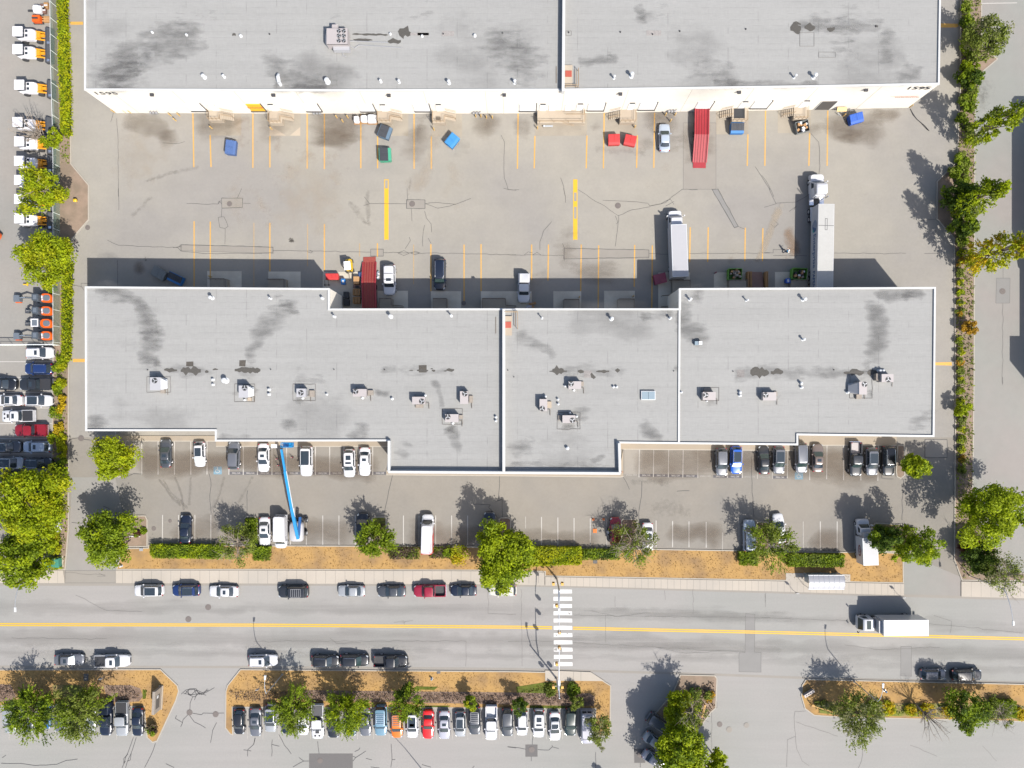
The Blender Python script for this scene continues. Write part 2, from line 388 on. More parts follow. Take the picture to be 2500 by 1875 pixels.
def text_obj(name, txt, size, mat, loc, rot=(0, 0, 0), parent=None, sx=1, bold=0, kind=None):
    o = bpy.data.objects.new(name, text_mesh(txt, size, mat, bold)); C.objects.link(o)
    o.location = loc; o.rotation_euler = rot; o.scale = (sx, 1, 1)
    if parent is not None: o.parent = parent
    if kind: o['kind'] = kind
    return o
ORD = ['first', 'second', 'third', 'fourth', 'fifth', 'sixth', 'seventh', 'eighth', 'ninth', 'tenth', 'eleventh', 'twelfth', 'thirteenth', 'fourteenth', 'fifteenth', 'sixteenth', 'seventeenth', 'eighteenth', 'nineteenth', 'twentieth', 'twenty-first', 'twenty-second', 'twenty-third', 'twenty-fourth', 'twenty-fifth']
# ================================================================ GROUND
sheet('ground', rect(-400, -400, 400, 400), 0, 'lot_asphalt')
X = lambda s: PP([tuple(map(float, w_.split(','))) for w_ in s.split()])
sheet('yard_pavement', X("170,-300 2340,-300 2336,400 2285,443 2284,535 2327,582 2330,1068 1262,1068 170,1068"), .004, 'yard_asphalt')
sheet('neighbour_lot', X("-900,-300 128,-300 134,838 128,1210 -900,1210"), .004, 'west_asphalt')
sheet('side_lane', X("2378,-300 3400,-300 3400,1425 2500,1425 2420,1330 2375,1190"), .004, 'side_asphalt')
roadN = "-900,1428 640,1428 1300,1430 1420,1433 1880,1446 2345,1459 3400,1489"
roadS = "3400,1700 2500,1664 1967,1653 1745,1644 1660,1642 1442,1636 1260,1631.7 620,1627 -900,1625"
sheet('road', X(roadN+" "+roadS), .006, 'road_asphalt')
sheet('south_lot', X("-900,1630 620,1631 1260,1636 1660,1646 1967,1657 3400,1706 3400,2700 -900,2700"), .003, 'road_asphalt')
sheet('driveway', X("2207,1350 2345,1408 2345,1458 2207,1453"), .008, 'side_asphalt')
sheet('driveway', X("176,1165 282,1165 300,1258 300,1300 306,1392 284,1392 284,1426 158,1426 170,1300"), .008, 'side_asphalt')
# gutters
def band(name, pts, w_, z, mat):
    mb = MB(); strip(mb, pts, w_, z); o = mb.build(name, mat); o['kind'] = 'structure'; return o
band('gutter', X("-300,1427 640,1426.5 1300,1429 1420,1432 1880,1445 2345,1458 2800,1472"), .45, .010, 'patch_light')
band('gutter', X("-300,1627.5 620,1628.5 1260,1633.5 1660,1644 1967,1655 2800,1682"), .40, .010, 'patch_light')
# raised beds: kerb + bed surface
def bed(pts, mat, name='planting_bed', kerb=True, h=.13, kw=.17):
    pts = ccw(pts)
    if kerb:
        k = MB().ring(pts, inset(pts, kw), 0, h).build('kerb', 'kerb'); k['kind'] = 'structure'
        sheet(name, inset(pts, kw-.01), h-.03, mat)
    else:
        o = MB().prism(pts, 0, h).build(name, mat); o['kind'] = 'structure'
bed(X("-300,1634 393,1633 435,1673 438,1687 431,1710 385,1809 373,1813 359,1800 351,1725 -300,1722"), 'dry_grass', 'dry_verge')
bed(X("587,1633 1260,1638 1442,1642 1492,1673 1490,1796 1451,1797 1453,1731 1377,1731 1180,1729 569,1727 570,1795 562,1792 550,1777 551,1687 555,1673"), 'dry_grass', 'dry_verge')
bed(X("1660,1646 1745,1648 1751,1656 1748,1728 1735,1740 1700,1790 1735,1900 1720,2000 1600,2000 1625,1790 1600,1740 1641,1693"), 'soil', 'planting_bed')
bed(X("1967,1657 2500,1669 3000,1685 3000,1772 2500,1762 2300,1757 2033,1750 1987,1747 1964,1730 1955,1699 1957,1673"), 'dry_grass', 'dry_verge')
bed(X("126,-300 161,-300 164,0 173,116 175,400 218,452 218,537 177,584 174,645 169,940 169,1290 161,1391 123,1391 126,1165 130,845 133,400 126,0"), 'soil', 'planting_bed')
bed(X("2347,-300 2395,-300 2397,110 2436,145 2401,174 2388,203 2380,280 2378,930 2375,1190 2400,1300 2430,1330 2435,1392 2520,1400 2520,1419 2347,1417 2328,1366 2329,1267 2331,940 2329,700 2328,582 2286,535 2286,443 2335,395 2343,200"), 'soil', 'planting_bed')
# verge between lot and sidewalk, with the islands
v = "284,1391 300,1338 362,1336.5 362,1329 640,1331 950,1332 1410,1337 1800,1343 1960,1346 2062,1347 2119,1345 2133,1346 2205,1350 2206,1424 1880,1417 1330,1407 1330,1396 1240,1393 640,1391"
bed(X(v), 'dry_grass', 'dry_verge')
bed(X("298,1336 302,1300 318,1258 356,1258 361,1268 361,1335"), 'soil', 'planting_island')
bed(X("596,1330.5 596,1264 601,1260 622,1260 629,1264 629,1330.5"), 'weeds', 'planting_island')
bed(X("908,1331 908,1265 913,1261 939,1261 944,1265 944,1331.4"), 'weeds', 'planting_island')
bed(X("1217,1333 1217,1268 1222,1263 1242,1263 1248,1268 1248,1333.5"), 'mulch', 'planting_island')
bed(X("1516,1337.5 1516,1270 1521,1266 1550,1266 1556,1270 1556,1338.5"), 'mulch', 'planting_island')
bed(X("1844,1343 1844,1278 1849,1273 1872,1273 1878,1278 1878,1343.5"), 'mulch', 'planting_island')
bed(X("2131,1345.5 2131,1281 2137,1276 2200,1279 2209,1285 2212,1349.5"), 'weeds', 'planting_island')
bed(X("274,1074 308,1075 308,1160 290,1166 272,1155"), 'soil', 'planting_island')
bed(X("2190,1086 2208,1086 2209,1160 2199,1169 2188,1164 2186,1150"), 'soil', 'planting_island')
# brown shrub beds lie on the verges
for s in ("-40,1668 28,1671 40,1700 28,1712 -40,1714", "255,1672 320,1672 343,1680 350,1700 340,1712 300,1714 262,1712",
          "745,1684 880,1686 1260,1690 1440,1692 1452,1700 1450,1722 1380,1722 1180,1718 880,1712 745,1710"):
    sheet('brown_bed', X(s), .112, 'mulch')
for s in ("130,1672 200,1672 210,1700 130,1704", "2000,1712 2150,1716 2330,1716 2498,1722 2700,1728 2700,1762 2498,1756 2300,1751 2040,1744 2000,1740"):
    sheet('weedy_bed', X(s), .112, 'weeds')
for s in ("1260,1676 1330,1665 1372,1668 1380,1678 1330,1692 1262,1690", "1290,1722 1380,1722 1378,1729 1300,1729", "1020,1675 1070,1676 1060,1684 1000,1682", "1030,1722 1100,1722 1090,1728 1035,1728", "349,1682 358,1685 357,1705 349,1706"):
    sheet('green_grass_patch', X(s), .116, 'grass_green')
for s in ("220,1352 360,1352 360,1330 312,1330 312,1362 283,1362",): pass
# sidewalks
def walk(pts, mat='walk_concrete', h=.14, name='sidewalk', joints=None):
    o = MB().prism(pts, 0, h).build(name, mat); o['kind'] = 'structure'; return o
walk(X("284,1392 640,1392 1240,1394 1329,1397 1329,1429 1240,1426 640,1424 284,1423"))
walk(X("1331,1408 1880,1418 2206,1425 2206,1453 1880,1443 1420,1431 1331,1429"))
walk(X("-300,1392 40,1392 155,1392 159,1423 -300,1423"))
walk(X("2346,1419 2500,1421 2900,1432 2900,1468 2500,1460 2346,1456"))
walk(X("1331,1636 1442,1640 1476,1662 1331,1661"), h=.145)
jm = MB()
for x in np.arange(300, 1330, 23.6): strip(jm, PP([(x, 1392.5), (x, 1424)]), .035, .143)
for x in np.arange(1345, 2206, 15.8): strip(jm, PP([(x, 1408+(x-1331)*.0195), (x, 1430+(x-1331)*.026)]), .03, .143)
for x in list(np.arange(10, 155, 22))+list(np.arange(2370, 2520, 24)): strip(jm, PP([(x, 1393 if x < 200 else 1420), (x, 1423 if x < 200 else 1456)]), .03, .143)
for x in (1400, 1418): strip(jm, PP([(x, 1639), (x, 1661)]), .04, .148)
jm.build('sidewalk_joint', 'patch_edge')['kind'] = 'structure'
# walkways along the south side of the office block
for s in ("280,1064 528,1064 528,1077 280,1076.5", "528,1069 948,1069 948,1090 528,1089.5",
          "950,1130 1514,1134 1521,1098 1521,1163 1514,1164.5 1250,1161.5 943,1159 943,1150", "1503,1078 1950,1081 1950,1100 1522,1096.5 1503,1096.5", "1950,1056 2188,1058 2188,1087 1950,1087"):
    walk(X(s), 'tan_walk', .13, 'walkway')
km = MB()
for s in ("282,1076.5 528,1077", "528,1089.5 948,1090", "943,1159 1250,1161.5 1514,1164.5 1522,1163", "1522,1096.5 1950,1100", "1950,1087 2188,1087"): strip(km, X(s), .16, .134)
km.build('walkway_kerb', 'kerb')['kind'] = 'structure'
# ---------------------------------------------------------------- yard slabs
PADS = ["510,268 589,268 589,331 512,331", "657,268 734,268 734,332 658,332", "921,268 997,268 997,332 923,332", "1053,268 1128,268 1128,333 1053,333",
        "1305,266 1433,266 1433,331 1306,332", "1475,266 1556,266 1556,330 1476,329", "1748,262 1828,262 1827,328 1748,328", "1899,258 1980,258 1979,325 1899,325",
        "506,662 590,662 590,730 506,730", "655,663 734,663 734,730 655,730", "788,664 884,664 884,775 788,775", "922,710 996,710 996,775 922,775", "1052,711 1126,711 1126,775 1052,775",
        "1174,711 1298,711 1298,775 1174,775", "1351,711 1419,711 1419,775 1351,775", "1475,710 1550,710 1550,775 1475,775", "1607,665 1684,665 1684,775 1607,775", "1743,665 1843,665 1843,730 1743,730", "1892,664 1975,664 1975,730 1892,730"]
for k, s in enumerate(PADS): sheet('concrete_slab', X(s), .012, 'pad_concrete' if k < 8 else 'pad_shade_lift')
for s in ("658,306 698,331 658,331.5", "708,331 733,310 733,331.5"): sheet('fresh_concrete', X(s), .016, 'concrete')
for s, m in (("1682,300 1748,300 1748,462 1668,462 1668,300", 'patch_light'), ("1738,462 1752,462 1802,553 1793,557", 'patch_asphalt'), ("541,484 593,484 592,506 542,508", 'patch_light'),
             ("993,487 1038,488 1038,509 993,509", 'patch_light'), ("1376,606 1584,610 1584,630 1376,632", 'patch_light'), ("905,608 936,608 936,625 905,625", 'patch_light'),
             ("440,598 667,603 667,619 440,612", 'patch_light'), ("1820,1498 1843,1500 1842,1592 1858,1593 1858,1641 1804,1640 1804,1594 1819,1593", 'patch_asphalt'),
             ("2199,1578 2225,1578 2225,1651 2199,1650", 'patch_asphalt'), ("755,1840 861,1840 861,1960 755,1960", 'patch_dark'), ("1283,1818 1312,1818 1312,1847 1283,1847", 'patch_dark'),
             ("1548,1828 1575,1828 1575,1862 1549,1862", 'patch_dark'), ("2433,679 2466,679 2465,740 2431,740", 'patch_asphalt'), ("2259,1073 2312,1073 2312,1118 2259,1116", 'patch_light'),
             ("160,1393 284,1393 283,1423 159,1423", 'patch_light'), ("306,1076 346,1076 346,1157 307,1157", 'patch_light')):
    sheet('asphalt_patch', X(s), .012, m)
    if m == 'patch_asphalt' or True:
        p = X(s); e = MB(); strip(e, p+[p[0]], .06, .0145); e.build('patch_seam', 'patch_edge')['kind'] = 'structure'
for k in range(6):   # darker bays by the white kerb
    xs = [1523, 1560, 1595, 1631, 1667, 1703, 1740]
    sheet('worn_bay', PP([(xs[k]+1, 1097), (xs[k+1]-1, 1098), (xs[k+1]-1, 1158), (xs[k]+1, 1157)]), .0125, 'patch_light')
# ---------------------------------------------------------------- paint
def lines(name, segs, w_, mat, z=.018):
    mb = MB()
    for a, b in segs: strip(mb, PP([a, b]), w_, z)
    o = mb.build(name, mat); o['kind'] = 'structure'; return o
U1 = [(471, 275, 408.5), (513, 330, 408), (617.5, 277, 410), (659, 332, 409), (750, 277, 412), (792, 277, 413), (881, 277, 411), (922, 332, 411), (1011, 277, 412), (1053, 333, 413),
      (1265, 276, 412), (1306, 332, 411), (1433, 331, 411), (1475, 276, 411), (1556, 330, 410), (1598, 275, 410), (1826, 328, 405), (1869, 270, 405), (1976.5, 325, 405), (2021, 270, 405)]
D1 = [(474, 540, 700), (513.5, 541, 680), (620, 544, 700), (659, 544, 663), (751, 547, 650), (792, 547, 660), (878, 594, 626), (921.5, 594, 627), (1010, 597, 694), (1052, 596, 711), (1133, 597, 740), (1174.5, 596, 711),
      (1298, 597, 684), (1339, 597, 685), (1419, 597, 711), (1461.5, 599, 752), (1549.5, 598, 700), (1592.5, 599, 752), (1685, 555, 640), (1729, 555, 640), (1819.5, 556, 638), (1862.5, 557, 638)]
top = lambda x: 0
lines('dock_line', [((x, a), (x-(0.9 if x > 1200 else -1.2) * (1 if x < 600 or x > 1200 else 0)*2.0, b)) for x, a, b in U1], .19, 'yellow_paint')
lines('dock_line', [((x, a), (x-(1.2 if x > 1300 else 0.0), b)) for x, a, b in D1 if int(x) not in (620, 751, 878, 1010)], .19, 'yellow_paint')
lines('dock_line', [((x, a), (x, b)) for x, a, b in D1 if int(x) in (620, 751, 878, 1010)], .14, 'worn_yellow')
for cx, gaps in ((943.5, [(440, 460)]), (1404.5, [(470, 491), (505, 534)])):
    y = 438
    mb = MB(); x0, x1 = cx-4, cx+4
    strip(mb, PP([(x0-.3, 438), (x0-.3, 586)]), .14, .018); strip(mb, PP([(x1+.3, 438), (x1+.3, 586)]), .14, .018)
    prev = 438
    for g0, g1 in gaps+[(585, 585)]:
        if g0 > prev: mb.add([(*P(x0, g0), .0175), (*P(x1, g0), .0175), (*P(x1, prev), .0175), (*P(x0, prev), .0175)], [(0, 1, 2, 3)])
        prev = g1
    mb.build('yellow_bar_marking', 'road_yellow')['kind'] = 'structure'
for s in ("172,53 203,53 203,60.5 172,60.5", "2293,57 2338,58 2340,64 2335,67 2293,67.5", "178,876 209,876 209,884 178,884", "2281,885 2323,884 2324,892.5 2281,891.5"):
    sheet('yellow_stop_bar', X(s), .017, 'yellow_paint')
NR = [346.4, 386, 426, 466, 505.5]
lines('stall_line', [((x, 1077), (x, 1158.5)) for x in NR]+[((282.5, 1053), (282.5, 1075))]+[((x, 1091), (x, 1159.5)) for x in (594, 628.5, 664, 699.6, 770, 805, 840, 875, 910)]+[((559, 1140), (559, 1159))], .15, 'white_paint')
lines('stall_line', [((x+1, 1096+(x-1522)*-.012), (x, 1165+(x-1560)*.006)) for x in (1560, 1595, 1631.5, 1667, 1776, 1812, 1922)]+[((1976.6, 1086), (1976.6, 1172)), ((2019, 1087), (2018, 1170)), ((2059.7, 1088), (2059.5, 1172)), ((2101.6, 1088), (2101.6, 1173)), ((2145, 1088), (2143, 1174))], .15, 'white_paint')
lines('stall_line', [((1703.5, 1096), (1703.5, 1167)), ((1740, 1097), (1740, 1130)), ((1849, 1100), (1849, 1169)), ((1886, 1100), (1886, 1169))], .13, 'worn_white')
lines('stall_line', [((x, 1257), (x-.4, 1327)) for x in (397, 436, 476, 515)]+[((x, 1258.5), (x, 1330)) for x in (709, 748, 788, 827.5, 867.4, 985, 1023, 1063.6, 1102.6, 1141.7)], .14, 'white_paint')
lines('stall_line', [((x, 1261+(x-1283)*.03), (x, 1330+(x-1283)*.016)) for x in (1322, 1362, 1401.5, 1441, 1601.7, 1642, 1682, 1724)]+[((x, 1273), (x, 1346)) for x in (2002.6, 2043.7)]+[((2087, 1276), (2087, 1340))], .14, 'white_paint')
lines('stall_line', [((x, 1258), (x, 1326)) for x in (554.7,)]+[((1181, 1262), (1181, 1330)), ((1283, 1261), (1283, 1290)), ((1481, 1266), (1481, 1338)), ((1764, 1300), (1764, 1343)), ((1804, 1272), (1804, 1335)), ((1961, 1273), (1961, 1345))], .12, 'worn_white')
lines('stall_line', [((-40, y), (128, y)) for y in (883, 921, 958, 996, 1034, 1071, 1108)]+[((127.5, 883), (127.5, 1150))], .13, 'white_paint')
lines('stall_line', [((x+d, 1730), (x+d*.8, 1805)) for d in (0,) for x in (604, 642, 681, 720, 758, 796, 835, 873, 912, 950, 988, 1027, 1066, 1104, 1142, 1179, 1219, 1257, 1296, 1334, 1373, 1412)], .11, 'worn_white')
lines('stall_line', [((x, 1727), (x, 1806)) for x in (22.6, 60.5, 98, 136, 173.5, 211, 247.6, 285, 323)], .11, 'worn_white')
lines('stall_line', [((2395, 8.5), (2483, 7))], .14, 'white_paint')
lines('stall_line', [((1576, 1776), (1592, 1770)), ((1574, 1811), (1590, 1818))], .12, 'white_paint')
lines('centre_line', [((x0, y0+o), (x1, y1+o)) for o in (-2.3, 2.3) for (x0, y0), (x1, y1) in
      (((-300, 1524), (0, 1524.8)), ((0, 1524.8), (640, 1526)), ((640, 1526), (1260, 1531)), ((1260, 1531), (1348, 1532.5)), ((1399, 1533.5), (1880, 1544)), ((1880, 1544), (2500, 1559.5)), ((2500, 1559.5), (2900, 1570)))], .20, 'road_yellow')
for k in range(11):
    y = 1444+k*17.73; x0 = 1351+k*.15
    wav = rng.normal(0, .5, 6)
    sheet('crosswalk_bar', PP([(x0, y-4.8), (x0+22, y-4.9+wav[0]*.4), (x0+45, y-4.6), (x0+45.5+wav[1]*.5, y+4.6), (x0+22, y+4.8+wav[2]*.4), (x0, y+4.8)]), .018, 'crosswalk_paint')
for s in ("1353,1583 1361,1582 1360,1589 1353,1588", "1367,1581 1373,1583 1372,1591 1366,1590", "1386,1494 1394,1498 1389,1501", "1383,1545 1388,1547 1384,1549", "1355,1548 1362,1550 1358,1553", "1357,1571 1363,1573 1359,1575"):
    sheet('worn_paint', X(s), .0215, 'road_asphalt')
# small-car strips
for x0, x1 in ((559, 594), (594, 628.5), (628.5, 664), (664, 699.6), (699.6, 735), (735, 770), (770, 805), (805, 840), (840, 875), (875, 910), (910, 945)):
    sheet('stall_name_strip', PP([(x0+1.3, 1151.6), (x1-1.3, 1151.6), (x1-1.3, 1158.8), (x0+1.3, 1158.8)]), .015, 'stall_strip')
    text_obj('stall_lettering', 'SMALL CAR', .38, 'white_paint', (*P((x0+x1)/2, 1155.2), .0195), sx=.72, bold=.006, kind='structure')
xs = [1523, 1560, 1595, 1631.5, 1667, 1703.5, 1740, 1776, 1812, 1849, 1886, 1922]
for k in range(11):
    x0, x1 = xs[k], xs[k+1]; y = 1159.5+k*.55; faded = k in (0, 5, 8, 9)
    if not faded: sheet('stall_name_strip', PP([(x0+1.3, y-3.2), (x1-1.3, y-3.2+.4), (x1-1.3, y+3.8), (x0+1.3, y+3.4)]), .015, 'stall_strip')
    text_obj('stall_lettering', 'SMALL CAR', .42 if faded else .38, 'worn_white' if faded else 'white_paint', (*P((x0+x1)/2, y+.3), .0195), sx=.85 if faded else .72, bold=0.0 if faded else .006, kind='structure')
def access_mark(px, py, w_=20, h_=19):
    sheet('access_panel', PP([(px-w_/2, py-h_/2), (px+w_/2, py-h_/2), (px+w_/2, py+h_/2), (px-w_/2, py+h_/2)]), .015, 'access_blue')
    mb = MB(); cx, cy = P(px, py)
    pts = [(-.05, .42), (-.05, .05), (.25, .05), (.38, -.35)]
    strip(mb, [(cx+a, cy+b) for a, b in pts], .10, .019)
    arc = [(cx-.05+.3*math.cos(t), cy-.12+.3*math.sin(t)) for t in np.linspace(math.radians(110), math.radians(330), 9)]
    strip(mb, arc, .09, .0192)
    hd = [(cx-.05+.09*math.cos(t), cy+.52+.09*math.sin(t)) for t in np.linspace(0, 2*math.pi, 9)[:-1]]
    mb.add([(x, y, .019) for x, y in hd], [tuple(range(8))])
    mb.build('wheelchair_symbol', 'white_paint')['kind'] = 'structure'
access_mark(531.5, 1148.5); access_mark(1950.5, 1161)
# ---------------------------------------------------------------- cracks
def jit(pts, amp=.10, step=.8):
    out = []
    for i in range(len(pts)-1):
        a = Vector(pts[i]); b = Vector(pts[i+1]); n = max(1, int((b-a).length/step)); d = b-a
        nn = Vector((-d.y, d.x)).normalized() if d.length > 0 else Vector((0, 0))
        for k in range(n): out.append(tuple(a.lerp(b, k/n)+nn*(random.gauss(0, amp) if k else 0)))
    out.append(tuple(pts[-1])); return out
def cracks(name, ss, w_, mat, z=.024, amp=.08):
    mb = MB()
    for s in ss: strip(mb, jit(U(s), amp), w_, z)
    mb.build(name, mat)['kind'] = 'structure'
cracks('crack_seal', ["m1530,1035 1570,1000 1640,995 1700,1040 1740,1020 1810,980", "m1560,1035 1600,990 1655,990 1680,1040 1760,1000", "m1550,1030 1620,1040 1690,1030 1740,1045", "m1570,1010 1610,1045 1660,1000 1720,1030 1750,990", "m1590,995 1590,1040 1640,1060 1690,1020", "m1640,1000 1660,1040 1640,1085",
    "m1625,1060 1605,1110 1602,1190", "m1600,1190 1700,1210 1715,1195 1890,1195", "m1585,1210 1545,1250 1540,1280 1525,1310", "m1600,1215 1640,1270 1735,1320", "m1490,1215 1480,1240 1540,1275", "m1828,1275 1795,1340 1777,1445", "m1312,1450 1275,1550 1220,1655",
    "m1125,1400 1080,1530 1030,1659", "m1150,1400 1105,1540 1060,1659", "m1080,1540 1045,1580 1045,1620 1060,1600", "m1108,1535 1100,1590 1080,1600", "m10,1618 170,1620 300,1638 480,1628 560,1595 655,1583", "m20,1572 50,1550", "m1400,1622 1470,1655",
    "m2155,1405 2140,1460 2090,1505 2090,1560", "m2090,1510 2055,1505", "m2095,1510 2120,1515", "n155,1420 150,1470 150,1560", "n150,1460 215,1475", "n210,1375 260,1470 315,1540", "n538,1435 550,1535", "n467,1600 420,1600 380,1570", "n420,1600 330,1650", "n835,1600 860,1570 945,1515", "n835,1560 860,1570",
    "n850,1520 885,1505 895,1488", "n1158,1455 1165,1590 1155,1655", "n1165,1588 1192,1587", "n945,1578 995,1590", "n1418,1630 1495,1652", "n985,1650 1060,1659", "n1860,1640 1845,1659", "n2140,1480 2212,1490", "o0,1480 70,1485 150,1500", "o253,1503 345,1508 375,1480 430,1495", "o375,1480 372,1465", "o197,1560 197,1600", "o215,1380 205,1460",
    "o740,1525 740,1655", "o1040,1470 1065,1500", "o1117,1615 1117,1655", "o1005,1020 1005,1050", "n8,1405 0,1455"], .085, 'tar', amp=.05)
cracks('crack_seal', ["a985,1000 998,1200 1000,1659", "e1000,0 1003,185", "e990,605 995,825", "a958,950 935,1030", "b2085,1140 2115,1200 2110,1370 2112,1500 2145,1600", "b2105,1588 2150,1600 2212,1605", "c0,1600 95,1600", "c445,1500 470,1570 485,1659", "e2040,0 2005,78", "e1575,128 1840,132 1865,100", "e1840,130 1850,105 1870,130",
    "e1870,80 2047,83 2047,160 1873,168 1870,80", "e2050,125 2115,128", "e1873,170 1868,240 1890,240 1925,320 1900,338 1855,330 1842,245 1868,240", "e1900,340 1898,470", "e905,435 1000,480 1500,500 1530,475 2212,492", "e1500,500 1530,530 1740,550 2212,548", "e1530,475 1530,530", "e1460,500 1530,490",
    "f0,492 160,498 160,540 0,548", "f160,525 480,528 985,538", "f985,512 1092,514 1092,572 985,572 985,512", "f1092,542 1500,545 2212,560", "f470,520 495,535 480,545 450,535", "f1215,545 1265,525 1310,548 1265,567 1215,545", "f1320,545 1360,530 1400,545 1360,560 1320,545", "f930,70 975,128 1290,130", "f925,145 975,130", "f1287,95 1443,98 1443,170 1287,170 1287,95",
    "f1443,130 1560,120 1700,135 1830,85", "f1450,130 1550,168 1650,150 1700,132", "f1295,75 1300,110", "f1328,172 1333,275", "f1292,0 1295,75", "f1440,190 1455,250 1495,300 1500,370", "f1440,310 1425,400 1425,490", "f1310,410 1320,440 1275,510", "f1470,420 1495,465",
    "g0,560 470,565 475,610", "g140,560 170,535 210,545", "g210,560 245,540 278,560", "g460,465 478,505 1190,520 1190,580 478,595", "g478,505 475,610", "g370,280 300,360 270,450 270,520", "g590,10 740,110 820,150 930,230 1050,180 1200,155", "g800,100 1000,108 1180,125 1200,150 1290,130 1370,90 1400,135", "g1200,148 1330,120 1385,70 1470,8 1600,10", "g1330,150 1400,110", "g905,230 930,290 905,490", "g935,230 935,280 915,300",
    "g470,0 485,70 487,120", "g1190,550 1350,555", "g1530,548 2212,545", "g1940,320 2000,345", "g1725,10 1910,330 1945,320 1770,0", "h0,545 95,545 95,515 280,515", "h95,565 380,570", "h60,0 95,80 120,130 20,160", "h120,125 290,115 400,50", "h610,545 900,550 1215,548", "h1370,550 1490,548", "h1310,275 1465,260", "d1255,925 1310,1010 1400,1100", "d412,1125 480,1200 490,1400 480,1490", "c2085,1405 2212,1600", "d0,1480 60,1570 100,1659", "h230,195 290,150 270,180", "h100,270 140,300 105,330 75,300",
    "a1375,1205 1510,1210 1560,1195", "e625,815 690,830 710,860", "e685,800 755,803", "e685,800 685,835"], .055, 'tar', amp=.035)
cracks('crack_seal', ["i600,525 640,518 690,510 715,530 780,535 910,525", "i660,520 685,505 710,520 685,535 660,520", "i1765,815 1780,880 1770,1000 1782,1150", "i2090,958 2082,1165", "i1020,850 1080,840 1130,815 1200,820", "i870,1090 920,1110 925,1150", "i605,1228 690,1235", "j1170,830 1140,950 1100,1150", "j2070,835 2072,920 2062,1030", "j2040,1050 2095,1035 2097,1180", "j1855,1072 1995,1080 1980,1100 2060,1190",
    "k972,845 1000,890 1025,950", "k1130,880 1128,1000 1110,1100 1105,1200", "k1425,965 1530,960", "k2052,670 2057,850 2070,1060 2075,1180", "l1195,865 1190,1000 1182,1210", "l1250,560 1375,575", "l1375,530 1562,530 1562,680 1375,680 1375,530", "l1010,790 1012,855 1110,862", "l1180,850 1185,870", "d1255,925 1310,1010 1400,1100"], .07, 'tar', amp=.05)
cracks('hairline_crack', ["o0,592 380,590", "o110,150 120,800", "o550,600 2000,680", "o560,370 2212,390", "o905,210 905,300", "o825,370 825,600", "o1320,160 1328,240", "o1560,150 1562,360", "o2175,180 2170,260", "n0,590 0,590 1790,588", "n1790,590 1785,800", "n1975,170 1975,355 2212,360", "m550,10 890,30", "m830,12 890,40 820,42", "p0,390 300,400 800,420", "p1410,440 2200,520", "p25,190 30,300", "p280,1180 275,1280 295,1500 340,1600 400,1640", "p280,1180 370,1178", "p285,1390 215,1420 208,1650", "p290,1270 640,1390", "p1250,1465 1480,1560", "p850,1500 840,1600 815,1659", "p1860,1470 1980,1600",  "h2035,760 2035,640", "h2033,970 2030,1659", "l2030,0 2033,60", "o1720,900 1765,1150 1720,1160 1720,1500", "n1180,430 1340,415", "n640,560 700,610 900,600", "o700,330 900,380 1200,350", "o1250,640 1500,690 1800,670", "p700,620 1000,660 1500,640", "p1450,370 1600,420 1590,520", "m100,560 500,570 900,565", "m640,200 900,330 1200,340"], .045, 'tar_faint', amp=.06)
# ---------------------------------------------------------------- dirt on the ground
def fl(name, z, mat, lst): film(name, [(U(s), w_, wt) for s, w_, wt in lst], z, mat)
fl('dirty_ground', .030, 'ground_stain', [("a980,1040 1250,1060 1500,1080", 3.2, .7), ("a1300,1100 1560,1170", 3.5, .45), ("a1560,1010 2100,1060", 5, .5), ("a2100,1000 b400,1060", 6, .55), ("b400,1040 b1000,1040", 5, .8), ("b450,1150 b900,1200", 5, .5), ("b1160,1180 b1600,1200", 7, .55), ("b1300,1020 b1500,1100", 5, .5),
    ("b1800,1050 c0,1040", 5, .8), ("b1600,1230 b1900,1240", 6, .5), ("c0,1060 c240,1060", 4, .7), ("c660,1030 c820,1080", 4, .5), ("c1090,1020 c1500,1030", 4, .7), ("c1120,1120 c1200,1300", 4, .5), ("c1370,1100 c1480,1300", 4, .5), ("c1500,1000 c1750,1400", 5, .45), ("d460,1060 d1100,1070", 5, .8), ("d600,1130 d900,1150", 4, .6), ("d900,980 d1200,980", 3, .6), ("d430,960 d500,1200", 4, .4),
    ("f1480,600 f1540,700", 5, .2), ("g100,700 g420,700", 7, .35), ("g450,690 g1080,720", 6, .4), ("g560,330 g760,420", 8, .3), ("g300,480 g700,500", 6, .3), ("e1100,690 1250,660", 2.2, .9), ("X315,1122 X640,1126 X940,1130", 4.6, 1.0), ("X1530,1128 X1760,1132 X2180,1140", 4.6, .9), ("X400,1300 X560,1304", 4.2, .5), ("X700,1300 X880,1304", 4.2, .6), ("X980,1306 X1480,1312", 4.0, .6), ("X1610,1312 X1780,1316", 4.2, .8), ("X1960,1320 X2080,1322", 4.0, .7)])
fl('rust_stain', .034, 'rust_stain', [("a1900,1100 a2200,1100", 6, .7), ("b0,1060 b120,1100", 6, .8), ("b120,1180 b300,1200", 3, .5), ("b1060,1400 b1180,1400", 4, .5), ("b1180,1150 b1180,1250", 3, .8), ("c560,1090 c640,1100", 2, .2), ("d680,1100 d760,1100", 3, .8), ("g1820,560 g1960,600", 4, .7), ("h240,300 h280,600", 1.6, .9), ("h180,560 h280,610", 3, .7), ("g2020,0 g2212,60", 6, .2)])
fl('pale_dust', .038, 'pale_stain', [("a800,1230 a1500,1500", 10, .3), ("b200,1300 b900,1560", 14, .35), ("a2100,1500 b400,1640", 12, .35), ("e1700,20 f300,60", 14, .3), ("f0,30 f900,180", 10, .3), ("f1290,1580 f1290,1500", 1, 0), ("g900,700 g900,600", 3, .5), ("h160,150 g2100,640", 1.1, .9), ("b1400,1500 b1900,1400", 12, .3), ("c1100,1400 c1500,1500", 12, .25), ("b1300,1659 b1600,1100", 3, .35)])
